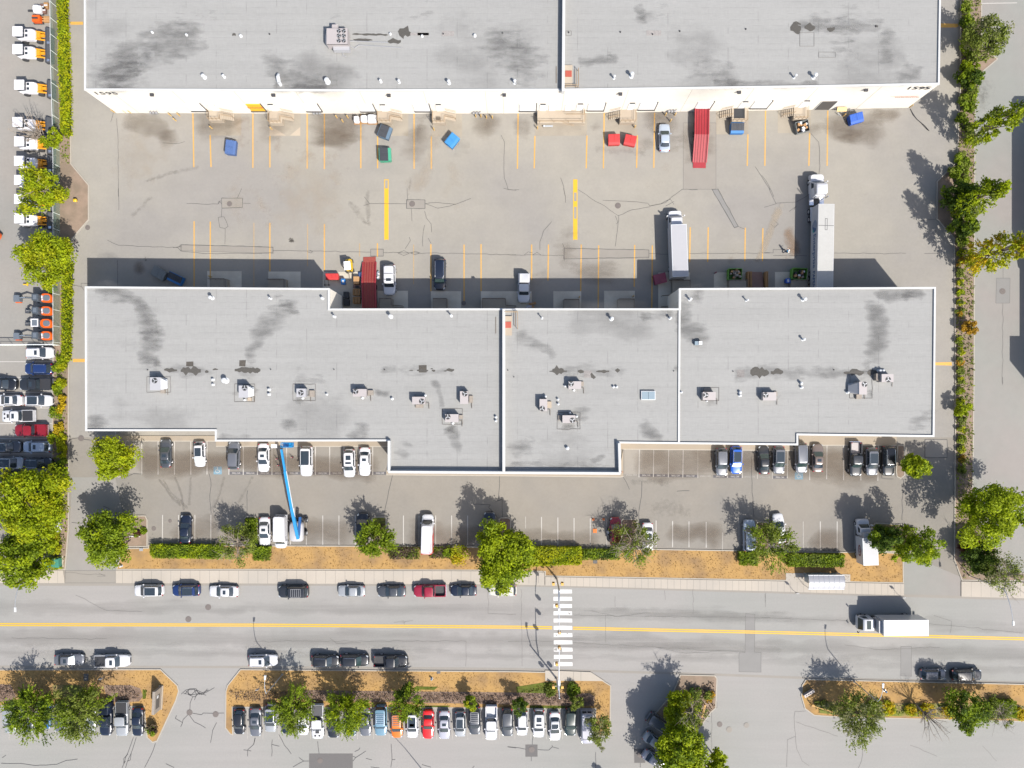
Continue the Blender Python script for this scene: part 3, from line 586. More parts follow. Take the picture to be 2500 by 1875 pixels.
fl('oil_spot', .042, 'oil', [("f340,270 f360,290", 1.6, .8), ("f300,390 f350,480", 1.5, .75), ("f880,300 f930,340", 3, .45), ("f1040,340 f1040,440", 3, .6), ("b340,265 b350,285", .1, 0), ("g610,430 g630,520", 2, .3), ("c595,1070 c600,1115", 1.3, 1), ("b970,1450 b1030,1500", 2.2, .55), ("g690,1495 g700,1500", .4, 0), ("e1290,335 1315,335", .9, .9), ("e140,725 180,727", 1.2, .9), ("d1505,1120 d1520,1160", 1, .4), ("h1508,1120 h1520,1165", 1.3, .8), ("c680,1495 c720,1497", 1.8, .6), ("c760,1493 c800,1495", 1.6, .4), ("b450,1505 b460,1510", 1, .5), ("f710,303 f730,310", .6, 1), ("i1425,1205 1440,1225", .8, .9), ("i1260,1330 1310,1335", 1.0, .6), ("n420,660 n445,695", 1.2, .7), ("k560,1100 k580,1108", 1, .5), ("l370,1360 l420,1380", 2.2, .5), ("l430,1380 l400,1410", 2, .4), ("k1180,1190 k1190,1230", 2, .5), ("g1900,480 g1940,490", 1, .8), ("a350,510 360,530", 1.6, .9), ("a420,590 430,600", 1, .8), ("n1200,430 n1330,415", 2, .35), ("e1180,590 1280,590", 1.4, .4)])
fl('tyre_mark', .046, 'tyre_mark', [("i1340,850 1420,980 1540,1100", .45, .8), ("i1470,830 1530,980 1555,1140", .45, .8), ("i1370,850 1440,980 1600,1120", .4, .6), ("i1610,830 1600,1100", .5, .7), ("i1900,830 1850,1000 1790,1150", .5, .6), ("j0,830 j-150,1100", .5, .5), ("k1000,900 k1250,890 k1400,910", 1.5, .4), ("k1150,1110 k1600,1130", 2.5, .4), ("h820,20 h900,90", 2, .6), ("f800,80 f960,330", 1.2, .5), ("f960,0 f970,330", .8, .6), ("a1200,1530 1700,1400", .8, .5), ("e1100,250 1300,60", .8, .5), ("g880,100 g900,140", 1, 0), ("c700,1250 c1200,1280", 1.5, .4), ("b1300,1659 b1330,1500", .4, .5), ("l1700,880 l1850,940", 2, .5), ("d1830,950 d1960,600", 4, .4), ("d1860,970 d1870,700", 2, .4)])
fl('road_wear', .009, 'road_wear', [("X-100,1559 X640,1560 X1260,1566 X1880,1580 X2560,1600", 3.0, .8), ("X-100,1483 X640,1485 X1260,1492 X1880,1508 X2560,1532", 2.6, .6), ("X-100,1592 X640,1594 X1260,1600 X1880,1612 X2560,1634", 1.8, .5), ("o600,330 o1200,350 p300,400", 1.6, .35), ("o500,540 o1400,640 p200,660", 2, .4)])
# ---------------------------------------------------------------- manholes, hydrants of the ground
MH = [("e1937,130", .45, 'by the yellow arrows in the square patch'), ("f1335,130", .5, 'in the outlined patch beside the western yellow bar'), ("g928,145", .5, 'east of the eastern yellow bar'), ("h165,145", .4, 'at the end of the pale dust track'), ("m1757,302", .5, 'in the westbound lane below the white sedan'), ("m1590,403", .5, 'just above the double yellow line'), ("m1600,1190", .5, 'where the sealed cracks branch in the driveway'), ("m1820,1205", .5, 'at the east end of the sealed crack in the driveway'), ("h2030,868", .5, 'in the square patch of the side lane'),
      ("n558,1597", .45, 'in the large dark patch at the bottom'), ("o200,1503", .5, 'in the small dark square south of the white sedans'), ("o1115,1545", .5, 'in the dark square under the tree shade'), ("o1787,1290", .45, 'reddish, beside the far driveway bed'), ("o1867,1335", .5, 'pale, between two other covers of the far driveway'), ("o2013,1297", .45, 'pale, easternmost of the far driveway'), ("e637,450", .4, 'near the bend of the western kerb'), ("e740,330", .42, 'reddish, at the corner of the western mulch bed'), ("i1298,1280", .38, 'small, beside the western planting island'), ("i1435,1215", .3, 'small, in the second southern stall'), ("i685,518", .5, 'ringed with tar beside the roof corner'), ("f1770,968", .4, 'in the shade beside the middle slabs')]
for i, (s, r, d) in enumerate(MH):
    (x, y), = U(s); mb = MB(); mb.cyl((0, 0, 0), (0, 0, .028), r, r, 20); mb.cyl((0, 0, .028), (0, 0, .034), r*.8, r*.78, 20)
    pale = 'pale' in d
    o = mb.build('manhole_cover', 'patch_light' if pale else 'manhole_iron', loc=(x, y, .012)); tag(o, 'round manhole cover '+d, 'manhole cover', 'manhole covers set in the asphalt')
# ================================================================ BUILDINGS
HB = 9.0
def wall_text(txt, size, mat, x, y, z, parent, sx=1, bold=.01, name='lettering'):   # on a south-facing wall
    return text_obj(name, txt, size, mat, (x, y, z), (math.pi/2, 0, 0), parent, sx, bold)
def building(name, label, outline_px, tall=(), dividers=()):
    b = T(name, label, 'building')
    pts = ccw(PP(outline_px, HB))
    MB().sides(pts, 0, HB+.22).build('wall', 'wall_white', b)
    inn = inset(pts, .25)
    roof = sheet('roof', inset(pts, .24), HB, 'roof_membrane', parent=b)
    MB().ring(inset(pts, -.03), inn, HB+.0, HB+.24).build('parapet', 'parapet_white', roof)
    MB().ring(inset(pts, -.045), inset(pts, -.032), HB-.12, HB+.2).build('flashing', 'metal_flash', roof)
    return b, roof, pts
# office block outline
OUT = [(209.5, 700), (805, 704.5), (805, 754.2), (1225, 753.7), (1658, 753.7), (1658, 704.5), (2282.5, 701.6), (2279, 1066), (1947, 1062), (1947, 1086.4), (1509, 1081.5), (1513, 1153), (946, 1150), (950, 1076.5), (526.5, 1077), (526.5, 1051.7), (210.5, 1051.7)]
OB, OR, OP = building('office_block', 'long office block with grey flat roof and stepped bays, south of the loading yard', OUT)
WOUT = [(206.9, -160), (207.8, 221), (900, 223), (1379, 221.5), (2000, 213), (2291.7, 207), (2297, -160)]
WB, WR, WP = building('warehouse', 'large white-walled warehouse with grey flat roof and loading docks along its long white wall', WOUT)
def rwall(px0, py0, px1, py1, z1, th=.30, roof=OR, name='fire_wall', mat='parapet_white'):
    """wall standing on the roof; px measured along its top line"""
    a = Vector(P(px0, py0, z1)); b = Vector(P(px1, py1, z1)); d = (b-a).normalized(); n = Vector((-d.y, d.x))*th/2
    mb = MB(); bb = [a-n, b-n, b+n, a+n]
    mb.hexa([(p.x, p.y, HB-.02) for p in bb], [(p.x, p.y, z1) for p in bb]); return mb.build(name, mat, roof)
rwall(1230, 754, 1230, 1153.5, HB+1.05, .42)
rwall(1659.5, 704.5, 1657.5, 1083.5, HB+.22, .3)
rwall(948, 1152.5, 1515, 1156, HB+1.0, .38, name='bay_parapet'); rwall(949.5, 1076, 949.5, 1151, HB+.95, .38, name='bay_parapet'); rwall(1512, 1082, 1514, 1155, HB+.95, .38, name='bay_parapet')
rwall(1375, 222, 1378, -160, HB+1.15, .42, WR)
def rblob(name, roof, z, lst): blobs(name, [(PP(Q(s), HB), w_, wt) for s, w_, wt in lst], HB+z, 'puddle_dark', roof)
# roof patches, drains and dirt (parts of the roof)
def rp(s, mat, name, roof, z=HB+.006):
    p = PP(Q(s), HB); return sheet(name, p, z, mat, parent=roof)
for s in ("e2020,1450 2075,1448 2070,1503 2018,1500", "f1390,1492 1457,1490 1457,1553 1392,1553", "e1572,1462 1632,1460 1632,1502 1570,1500"): rp(s, 'gravel_tar', 'drain_patch', OR)
M('drain_grey', (.20, .185, .175), .9, terms=[(3, .4), (12, .3)])
for s in ("g642,1537 708,1537 708,1597 642,1597", "g1932,1530 1996,1530 1996,1593 1932,1593"):
    rp(s, 'drain_grey', 'drain_patch', OR)
def rfilm(name, roof, mat, z, lst): film(name, [(PP(Q(s), HB), w_, wt) for s, w_, wt in lst], HB+z, mat, roof)
rblob('puddle', OR, .012, [("e1385,1533 1495,1533", 1.0, .62), ("e1525,1540 1695,1541", 1.9, .72), ("e1730,1545 1760,1545", 1.4, .6), ("e1795,1530 1840,1528", .7, .6), ("e1980,1533 2195,1533", 1.2, .6), ("e2090,1536 2195,1537", 1.5, .6), ("f0,1535 55,1535", 1.6, .62), ("f1375,1537 1470,1537", .8, .6), ("f1490,1522 1510,1522", .5, .6), ("f1500,1537 1530,1538", .7, .6), ("f1600,1540 1625,1540", .7, .6), ("f1625,1533 1690,1533", 1.0, .6), ("f1095,1527 1105,1527", .8, .6), ("f1310,1536 1345,1536", .4, .6),
    ("g375,1540 470,1538", 2.4, .68), ("g350,1543 500,1543", .6, .6), ("g590,1538 640,1545", 1.3, .6), ("g700,1560 735,1600", 1.8, .6), ("g745,1543 855,1542", .8, .6), ("g905,1535 945,1536", 1.1, .6), ("g2045,1553 h60,1556", 2.4, .66), ("h75,1552 180,1550", 1.6, .6), ("h690,1555 750,1555", 1, .6), ("h740,1550 860,1555", 2.0, .62), ("h890,1557 970,1553", 1.9, .62)])
rfilm('dirt_line', OR, 'roof_stain', .0065, [("e1235,1525 1400,1525", 2.0, .3), ("e1390,1530 1850,1530", 2.2, .4), ("e1560,1460 1640,1500", 3, .4), ("e1980,1533 f60,1533", 2, .4), ("f1040,1530 f1720,1535", 1.6, .2), ("g350,1540 g1030,1540", 2.2, .3), ("g1860,1555 h1000,1555", 2.0, .5), ("k0,5 l0,5", .2, 0)])
rfilm('water_stain', OR, 'roof_stain', .024, [("e760,862 960,868 1100,885 1180,920 1210,1010 1230,1100 1270,1190 1270,1300 1240,1400 1290,1500 1300,1560", 3.2, .85), ("e1190,1150 1290,1220 1260,1420", 5, .4), ("e1120,900 1160,1100", 5, .3), ("f345,880 f300,960 f220,1060 f130,1160 f40,1180 f-20,1400 f-30,1520", 2.8, .65), ("f345,880 f280,980 f190,1080", 4.5, .5),
    ("i690,448 790,420 860,390 950,365", 2.6, .75), ("i1830,530 1880,490 1960,515 2150,525", 1.6, .6), ("j190,385 j290,390 j315,440 j335,500", 2.6, .75), ("j740,520 j850,490 j1010,430", 2.4, .6), ("j1500,0 1560,120 1590,290", 1.2, .6), ("j1300,500 1250,620 1235,720", 2, .35), ("j1600,400 1680,450 1690,580 1730,700", 1.7, .6), ("j640,40 j500,10 j300,-40", 2, .3),
    ("g1510,870 1490,1000 1500,1160 1560,1200 1760,1255", 3.8, .85), ("g1480,885 1600,885 1700,925", 3, .7), ("g1490,950 g1520,1150", 7, .5), ("g1090,1090 1430,1060", 1.6, .5), ("g60,1170 180,1290 300,1340 400,1400 400,1490", 2.6, .55), ("g1420,1470 g1430,1570", 1, .6), ("k590,220 625,330 600,420", 2.2, .7), ("k1080,405 1180,440 1220,500 1340,535", 1.8, .8), ("k1500,490 k1500,560", 2.6, .4), ("k0,695 60,650 130,590 270,555", 2.4, .6), ("k690,735 840,635", 1.4, .5), ("k0,730 k900,755", 1, .4),
    ("h920,885 1080,890 1410,882", 1.9, .8), ("h950,880 965,1000 975,1150 940,1300 950,1400 920,1510", 3.1, .9), ("h930,900 h985,1010", 5.5, .6), ("h1130,925 1310,910", 2.6, .6), ("h820,1475 h950,1475", 1.5, .5), ("l1230,290 1330,370 1450,455", 3.2, .6), ("l1310,380 l1430,440", 4, .4), ("l960,120 l880,160", 2, .5)])
rfilm('worn_film', OR, 'roof_stain_soft', .030, [("e1000,860 1240,1500", 12, .3), ("g1470,900 g1700,1250", 16, .3), ("g300,1120 g1400,1080", 8, .3), ("h40,900 h40,1300", 10, .2), ("j100,300 j1000,360", 9, .2), ("i750,300 i1800,380", 8, .2), ("k100,600 k900,700", 10, .35)])
for s_ in ('i1240,0 1440,0 1440,130 1240,130', 'i1980,60 2150,60 2150,210 1980,210', 'j330,60 520,60 520,200 330,200', 'j1590,270 1760,270 1760,400 1590,400', 'k415,300 610,300 610,440 415,440', 'l740,-40 930,-40 930,180 740,180', 'k1630,90 1780,90 1780,200 1630,200'):
    p = PP(Q(s_), HB); e = MB(); strip(e, jit(p+[p[0]], .03), .07, HB+.05); e.build('walkway_pad_edge', 'tar_faint', OR)
rfilm('unit_grime', OR, 'roof_stain', .036, [("i1395,30 1440,40 1420,110", 2.2, .7), ("i2130,80 2180,170", 2.2, .75), ("i1980,90 2000,180", 2.0, .6), ("j455,60 j520,110 j500,160", 2.8, .9), ("j310,190 j450,200", 1.6, .6), ("j900,75 j990,100", 2.2, .6), ("j1000,135 j1165,140", 1.1, .95), ("j1600,400 j1750,420", 2.2, .8), ("j1690,280 j1770,330", 1.8, .6), ("k470,20 k640,30", 2.2, .5), ("k560,300 k600,420", 2.2, .7), ("k420,400 k600,430", 1.8, .6), ("k1640,200 k1780,190", 1.6, .5), ("l120,150 l170,190", 2, .6), ("l890,80 l930,170", 2, .6), ("h1100,1530 h1130,1600", 2.4, .6), ("j15,120 j-20,60", 2.4, .6), ("j120,80 j160,130", 3, .4)])
rfilm('water_stain', WR, 'roof_stain', .012, [("a720,750 830,685 960,600 1080,520 1200,420 1320,330 1440,290 1820,285", 5, .75), ("a760,715 1000,660 1260,660", 5, .75), ("a940,640 a1240,560", 6, .45), ("a1640,-20 1650,290", 10, .55), ("a1800,-10 1830,200 1810,290", 6, .45), ("a1230,400 a1220,560", 1.6, .5), ("b90,390 140,520 220,640 380,740 500,730 660,700", 3.6, .6), ("b130,745 b640,755", 1.6, .7), ("b1340,-20 1400,100 1450,260", 8, .6), ("b600,90 b700,240", 4, .2),
    ("b1840,320 2100,335 c-30,390 c100,500 c200,580 c340,690", 6.5, .8), ("c-40,300 c20,560", 5, .4), ("c1120,-10 1110,250", 1.6, .4), ("c1205,-20 1240,110 1240,240", 6, .75), ("c560,515 960,500", 1.5, .65), ("c870,400 c850,510", 1.2, .4), ("c1500,500 1700,600 2000,690", 4, .3), ("c1700,700 d0,720 d500,715", 1.4, .6), ("d590,-20 600,235", 8, .75), ("d470,440 820,430", 6.5, .75), ("d690,385 d820,400", 4, .5), ("d1060,190 1050,380 1060,590", 2, .5), ("d1080,590 1200,600 1300,680 1400,700", 4, .7), ("d230,235 430,228 620,240 960,225 1070,240", 2.2, .7)])
rfilm('worn_film', WR, 'roof_stain_soft', .020, [("a800,720 1400,300", 18, .5), ("b400,500 b1100,560", 14, .4), ("b1300,200 c300,640", 20, .5), ("a1500,100 a2000,100", 20, .4), ("c1200,600 d0,650", 12, .4), ("b200,650 b1000,740", 8, .5), ("c0,80 c200,80", 12, .4), ("d400,600 d1400,640", 10, .35)])
rblob('puddle', WR, .028, [("b1222,285 b1265,270 b1325,285", 3.4, .85), ("d240,240 d330,235", 3.2, .66), ("d265,190 d330,205", 1, .66), ("d360,232 d450,230", 1.8, .66), ("d550,245 d615,243", 1.8, .6), ("b1130,350 b1240,348", 1.4, .66), ("b830,288 b1130,296", .5, .6), ("b840,335 b1000,338", .6, .55), ("a1960,290 1990,290", 1.8, .5), ("d955,215 d980,225", 1.4, .5)])
for s in ("b1585,262 1690,262 1688,305 1585,305", "b1380,275 1475,278 1475,300 1380,300", "c1168,258 1293,258 1293,300 1170,300", "b1320,278 1475,278 1475,298 1320,298"):
    rp(s, 'drain_grey', 'roof_patch', WR, HB+.034)
for s in ("d320,275 440,275 440,390 320,390", "d480,440 620,440 620,484 480,484", "c490,260 535,262 535,300 490,300"):
    p = PP(Q(s), HB); e = MB(); strip(e, p+[p[0]], .05, HB+.036); e.build('patch_outline', 'tar_faint', WR)
# vents (small roof pieces)
def vent(s, roof, r=.22, h=.6, cap=True, zr=HB, mat='vent_white', tilt=(0, 0)):
    (x, y), = PP(Q(s), zr+h); mb = MB(); r *= .85
    mb.cyl((x, y, zr), (x, y, zr+.05), r*1.15, r*1.1, 14)
    mb.cyl((x, y, zr), (x+tilt[0], y+tilt[1], zr+h), r*.62, r*.62, 12)
    if cap: mb.cyl((x+tilt[0], y+tilt[1], zr+h-.05), (x+tilt[0], y+tilt[1], zr+h+.06), r, r*.92, 14); mb.cyl((x+tilt[0], y+tilt[1], zr+h+.06), (x+tilt[0], y+tilt[1], zr+h+.14), r*.92, r*.3, 14)
    mb.build('roof_vent', mat, roof)
for s, r, h in (("e1772,918", .33, .95), ("f130,925", .2, .8), ("f572,925", .24, .7), ("f672,1078", .22, .9), ("f1148,1077", .34, 1.0), ("f1662,1070", .22, 1.2), ("g290,1090", .18, 1.1), ("g880,1097", .33, 1.1), ("g1375,1093", .24, .8), ("g1545,932", .26, 1.0), ("g2025,940", .2, .9), ("h368,932", .32, 1.1), ("h360,1272", .26, .8), ("h336,1642", .24, .6), ("e1792,1613", .24, .4), ("e1794,1655", .22, .35), ("i1890,30", .5, .9),
                ("j124,108", .24, .45), ("j124,148", .24, .45), ("j612,148", .18, .4), ("j1165,185", .24, .4), ("j1443,158", .22, .5), ("j410,180", .22, .3), ("j915,178", .24, .3), ("j1678,392", .24, .3), ("j2042,340", .22, .4), ("j2042,372", .22, .4), ("k424,190", .2, .4), ("k426,230", .2, .4), ("k558,112", .22, .3), ("k485,78", .18, .4), ("k893,85", .22, .35), ("k920,85", .22, .35), ("k504,604", .30, .5), ("k1467,130", .2, .4), ("k1962,132", .26, .4), ("k1962,158", .24, .4), ("k525,305", .18, .5), ("k582,335", .2, .4), ("k1680,205", .16, .3), ("k318,165", .2, .5), ("l335,55", .26, .4), ("l340,90", .24, .4), ("h1000,1537", .24, .7), ("h1027,1537", .26, .7), ("l730,132", .22, .5), ("i2062,195", .2, .3)):
    vent(s, OR, r, h)
for s, r, h in (("a1710,635", .34, .8), ("a1880,635", .24, .7), ("b612,672", .45, .9), ("b1065,675", .24, .7), ("b1220,678", .24, .8), ("b1642,682", .30, .9), ("b2200,680", .28, .9), ("c60,680", .22, .8), ("c900,640", .24, .9), ("c1050,620", .36, 1.1), ("d290,632", .24, 1.0), ("d458,628", .36, 1.1), ("b1418,300", .22, .3), ("b1863,295", .26, .35), ("b1150,282", .2, .3), ("a2028,298", .26, .3), ("a1280,268", .2, .3), ("a1570,290", .2, .3)):
    vent(s, WR, r, h)
for s in ("c513,268", "c950,265", "c1222,284", "c1452,258", "c2010,240", "d967,218", "b2096,272", "b1596,280", "a1280,268", "b128,282"): vent(s, WR, .14, .22, False, mat='tar')
for s in ("e1240,1530", "f137,1526", "f672,1527", "f1100,1527", "f2142,1533", "g1402,1540", "g1903,1543", "h612,1530", "k50,0"): vent(s, OR, .10, .25, False, mat='tar')
mb = MB(); (x, y), = PP(Q("b205,665"), HB+.6); mb.tube([(x, y+.7, HB+.55), (x, y+.2, HB+.75), (x+.1, y-.5, HB+.6), (x+.25, y-.8, HB+.05)], [.22, .3, .3, .22], 10); mb.build('gooseneck_vent', 'vent_white', WR)
sheet('vent_curb', PP(Q("b618,680 643,682 643,706 618,704"), HB), HB+.04, 'vent_white', parent=WR)
# roof hatch with guard rail, one per building
def hatch(px, py, roof, flip):
    cx, cy = P(px, py, HB+.3); mb = MB()
    h = T('roof_hatch', None, None) if False else None
    MB().box(cx-.62, cy-1.6, HB, cx+.62, cy+1.4, HB+.28).build('hatch_curb', 'concrete', roof)
    MB().box(cx-.5, cy-.45, HB+.28, cx+.5, cy+.5, HB+.36).build('hatch_lid', 'red_hatch', roof)
    r = MB(); s = 1 if flip else -1
    y2 = cy+s*2.0
    for z in (HB+.5, HB+1.05):
        r.tube([(cx-.5, y2, z), (cx+1.5, y2, z), (cx+1.5, cy-s*.6, z)], .045, 5)
        r.tube([(cx+1.15, y2, z), (cx+1.15, cy-s*.4, z)], .03, 5)
    for x, y in ((cx-.5, y2), (cx+1.5, y2), (cx+1.5, cy-s*.6), (cx+1.15, y2)): r.cyl((x, y, HB), (x, y, HB+1.1), .045, .045, 6)
    r.build('guard_rail', 'rail_beige', roof)
    MB().box(cx-1.95, cy-1.3, HB, cx-1.85, cy+1.3, HB+.06).build('cover_strip', 'rail_dark', roof)
hatch(1240, 793.5, OR, True); hatch(1388, 180.5, WR, False)
# ---------------------------------------------------------------- wall features
def wy(px, side=WP):   # world y of the warehouse's long wall at photo x
    for (xa, ya), (xb, yb) in zip(WOUT[1:-1], WOUT[2:]):
        if xa-60 <= px <= xb+60 and (px <= xb or xb > 2200):
            a = P(xa, ya, HB); b = P(xb, yb, HB); break
    X_ = P(px, 0, 1.2)[0]; t = (X_-a[0])/(b[0]-a[0]); return a[1]+(b[1]-a[1])*t
def dock(px0, px1, mat='dock_door', label='dock_door', z0=1.25, z1=4.0, bumper=True):
    x0, x1 = P(px0, 0, 1.25)[0], P(px1, 0, 1.25)[0]; y = wy((px0+px1)/2)
    d = MB().box(x0, y-.10, z0, x1, y+.02, z1).build(label, mat, WB)
    MB().box(x0-.10, y-.07, z0, x0, y+.02, z1+.1).box(x1, y-.07, z0, x1+.10, y+.02, z1+.1).build('frame', 'metal_flash', d)
    if bumper:
        MB().box(x0-.1, y-.22, z0-.28, x1+.15, y, z0-.02).build('dock_bumper', 'door_seal', d)
        MB().box(x1+.02, y-.14, z0, x1+.14, y, z1+.25).build('door_track', 'door_seal', d)
    return d
for a, b_ in ((467.5, 505), (749, 785), (881, 917), (1013.5, 1051), (1269, 1308), (1434, 1473), (1558, 1597), (1696, 1732), (1832, 1871)): dock(a, b_)
d = dock(614, 649, 'yellow_door', 'yellow_dock_door')
x0, x1 = P(614, 0, 1.25)[0], P(649, 0, 1.25)[0]; y = wy(630)
wall_text('DOOR', .9, 'ink_red', (x0+x1)/2, y-.115, 2.6, d, 1.0)
# open bay
x0, x1 = P(1988, 0, .2)[0], P(2024, 0, .2)[0]; y = wy(2006)
g = MB().box(x0, y-.06, 0, x1, y+.02, 3.4).build('open_bay', 'door_seal', WB)
MB().box(x0-.1, y-.10, 0, x0, y+.02, 3.5).box(x1, y-.10, 0, x1+.1, y+.02, 3.5).build('frame', 'metal_flash', g)
# pedestrian doors with a small dark number above each
for px in (523, 668.7, 938.6, 1073, 1325, 1348, 1387, 1415, 1540, 1812, 1960):
    x = P(px, 0, 2)[0]; y = wy(px)
    dd = MB().box(x-.5, y-.07, 1.2, x+.5, y+.02, 3.3).build('door', 'dock_door', WB)
    MB().box(x-.58, y-.05, 1.2, x-.5, y+.02, 3.38).box(x+.5, y-.05, 1.2, x+.58, y+.02, 3.38).box(x-.58, y-.05, 3.3, x+.58, y+.02, 3.38).build('frame', 'metal_flash', dd)
    if px not in (523, 1348, 1387): MB().box(x-.42, y-.11, 3.75, x+.42, y-.0, 4.0).build('number_plate', 'ink', WB)
# wall lamps, panel joints
for px, py in ((370, 230.5), (667, 233), (949, 234), (1231, 233), (1515, 231.5), (1805, 227), (2115, 219.5)):
    x, yy = P(px, py, HB-.9); y = wy(px)
    MB().box(x-.28, y-.45, HB-1.15, x+.28, y, HB-.85).build('wall_lamp', 'ink', WB)
jn = MB()
for px in (340, 480, 620, 760, 905, 1050, 1190, 1230, 1370, 1515, 1660, 1800, 1945, 2090, 2230): 
    x = P(px, 0, 0)[0]
    if px < 2215:
        y = wy(px); jn.box(x-.02, y-.006, 0, x+.02, y+.01, HB)
jn.build('panel_joint', 'tan_walk', WB)
# street numbers and company marks on the wall
def on_wall(px, py, z):
    x, _ = P(px, py, z); pq = [P(a, b, HB) for a, b in WOUT[1:-1]]
    for (xa, ya), (xb, yb) in zip(pq, pq[1:]):
        if xa <= x <= xb: return x, min(ya+(yb-ya)*(x-3-xa)/(xb-xa), ya+(yb-ya)*(x+3-xa)/(xb-xa))-.03
    return x, wy(px)-.1
x, y = on_wall(241, 227.5, 8.2); wall_text('1595', 1.35, 'ink', x+1.0, y, 8.0, WB, 1.45, .03, 'street_number')
x, y = on_wall(2250, 215, 7.8); wall_text('1595', 1.35, 'ink', x-.6, y, 8.0, WB, 1.45, .03, 'street_number')
x, y = on_wall(278, 249, 4.2)
mb = MB(); mb.add([(x-1.4, y, 4.0), (x+1.6, y, 4.0), (x+1.3, y, 4.32), (x-.2, y, 4.45), (x-1.2, y, 4.3)], [(0, 1, 2, 3, 4)]); M('mark_blue', (.42, .52, .72), .8); mb.build('company_mark', 'mark_blue', WB)
x, y = on_wall(2212, 237.5, 4.7)
mb = MB(); mb.box(x-2.6, y-.012, 4.9, x+1.9, y, 5.0); M('mark_red', (.72, .42, .34), .8); mb.build('company_mark', 'mark_red', WB)
mb = MB()
for k in range(13):
    a = x-1.7+k*.3; mb.box(a, y-.012, 4.5+.03*(k % 2), a+.2, y, 4.78-.04*(k % 3))
M('mark_brown', (.30, .16, .13), .8); mb.build('company_mark', 'mark_brown', WB)
# downpipe shoes / gas meters at the wall foot
for px in (373, 755, 1160, 1636):
    x = P(px+(20 if px == 755 else 4), 0, .5)[0]; y = wy(px)
    m_ = MB()
    for dx in (-.5, 0, .5): m_.tube([(x+dx, y-.25, .1), (x+dx, y-.25, .9), (x+dx+.2, y-.05, 1.2)], .06, 6); m_.box(x+dx-.16, y-.42, .55, x+dx+.16, y-.12, .95)
    tag(m_.build('gas_meter', 'vent_grey'), 'grey gas meters at the foot of the white wall, '+{373: 'near the western corner', 755: 'left of the white wrapped bags', 1160: 'behind four yellow posts', 1636: 'above the silver sedan'}[px], 'gas meter', 'gas meters along the white wall')
# dock doors on the yard side of the office block (hidden from above)
for px in (490, 600, 720, 1000, 1110, 1240, 1440, 1590, 1720, 1850, 1960, 2060):
    x = P(px, 0, 1.2)[0]
    yy = P(0, 704 if px < 805 or px > 1658 else 754, HB)[1]
    MB().box(x-1.3, yy-.02, 1.2, x+1.3, yy+.09, 3.9).build('dock_door', 'dock_door', OB)
for px in range(330, 2180, 62):   # office windows, street side
    x = P(px, 0, 2)[0]
    py = 1051.7 if px < 526 else 1077 if px < 946 else 1151.5 if px < 1513 else 1083.5 if px < 1947 else 1064
    if min(abs(px-e) for e in (526, 946, 1513, 1947)) < 34: continue
    yy = P(0, py, HB)[1]
    wdw = MB().box(x-1.1, yy-.12, 1.0, x+1.1, yy+.03, 2.5).build('window', 'metal_flash', OB)
    MB().box(x-1.0, yy-.15, 1.1, x+1.0, yy-.10, 2.4).build('pane', 'glass', wdw)
# neighbour building just outside the frame on the east (its shade falls in)
nb = T('neighbour_building', 'white-walled building beyond the side lane whose shade falls at the right edge', 'building')
npt = X("2548,322 2541,330 2541,648 2556,739 2560,739 2560,908 2536,908 2536,968 3100,968 3100,322")
MB().sides(npt, 0, 9).build('wall', 'wall_white', nb); sheet('roof', inset(npt, .01), 8.98, 'roof_membrane', parent=nb)
# ---------------------------------------------------------------- loading landings
def landing(px0, px1, y_far_px, south, stairs, idx, label, wide_rail=True):
    """concrete platform against a wall; stairs 'E','W' or None; south=True -> against the warehouse (platform extends to -y)"""
    z = 1.2
    x0, x1 = P(px0, 0, z)[0], P(px1, 0, z)[0]
    yf = P(0, y_far_px, z)[1]
    yw = wy((px0+px1)/2) if south else P(0, 704 if (px0 < 805 or px0 > 1655) else 754, HB)[1]
    t = T('loading_landing', label, 'landing', ((x0+x1)/2, yw, 0), 0, 'concrete landings at the dock doors')
    cx = (x0+x1)/2; hx = (x1-x0)/2; d = yf-yw
    ya, yb = (min(d, 0), max(d, 0)); ya += .004 if not south else 0; yb -= .004 if south else 0
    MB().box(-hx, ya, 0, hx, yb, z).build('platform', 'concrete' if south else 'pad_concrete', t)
    if stairs:
        s = 1 if stairs == 'E' else -1; st = MB(); n = 6
        for k in range(n):
            zz = z*(n-k)/(n+1)
            xa = s*(hx+.28*k+.003); xb = s*(hx+.28*(k+1))
            w0, w1 = ((ya+.05, ya+1.3) if False else ((d*.05, d*.05+(-1.25 if south else 1.25))))
            st.box(min(xa, xb), min(w0, w1), 0 if not wide_rail else zz-.08, max(xa, xb), max(w0, w1), zz)
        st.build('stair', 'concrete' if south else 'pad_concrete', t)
    r = MB(); rr = .035
    for zz in (z+.5, z+1.0):
        if stairs != 'E': r.tube([(hx-.08, d*.1, zz), (hx-.08, d*.97, zz), (-hx+.08, d*.97, zz)], rr, 5)
        else: r.tube([(-hx+.08, d*.1, zz), (-hx+.08, d*.97, zz), (hx-.08, d*.97, zz), (hx-.08, d*.55, zz)], rr, 5)
        if stairs:
            s = 1 if stairs == 'E' else -1
            r.tube([(s*hx, d*.03, zz), (s*(hx+1.7), d*.03, zz-z*.85)], rr, 5); r.tube([(s*hx, d*.55, zz), (s*(hx+1.7), d*.55, zz-z*.85)], rr, 5)
            r.cyl((s*(hx+1.65), d*.55, 0), (s*(hx+1.65), d*.55, z*.15+1), rr, rr, 5)
    for q in (-.9, -.3, .3, .9): r.cyl((q*hx, d*.97, z), (q*hx, d*.97, z+1), rr, rr, 5)
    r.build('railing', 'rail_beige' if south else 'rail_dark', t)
    return t
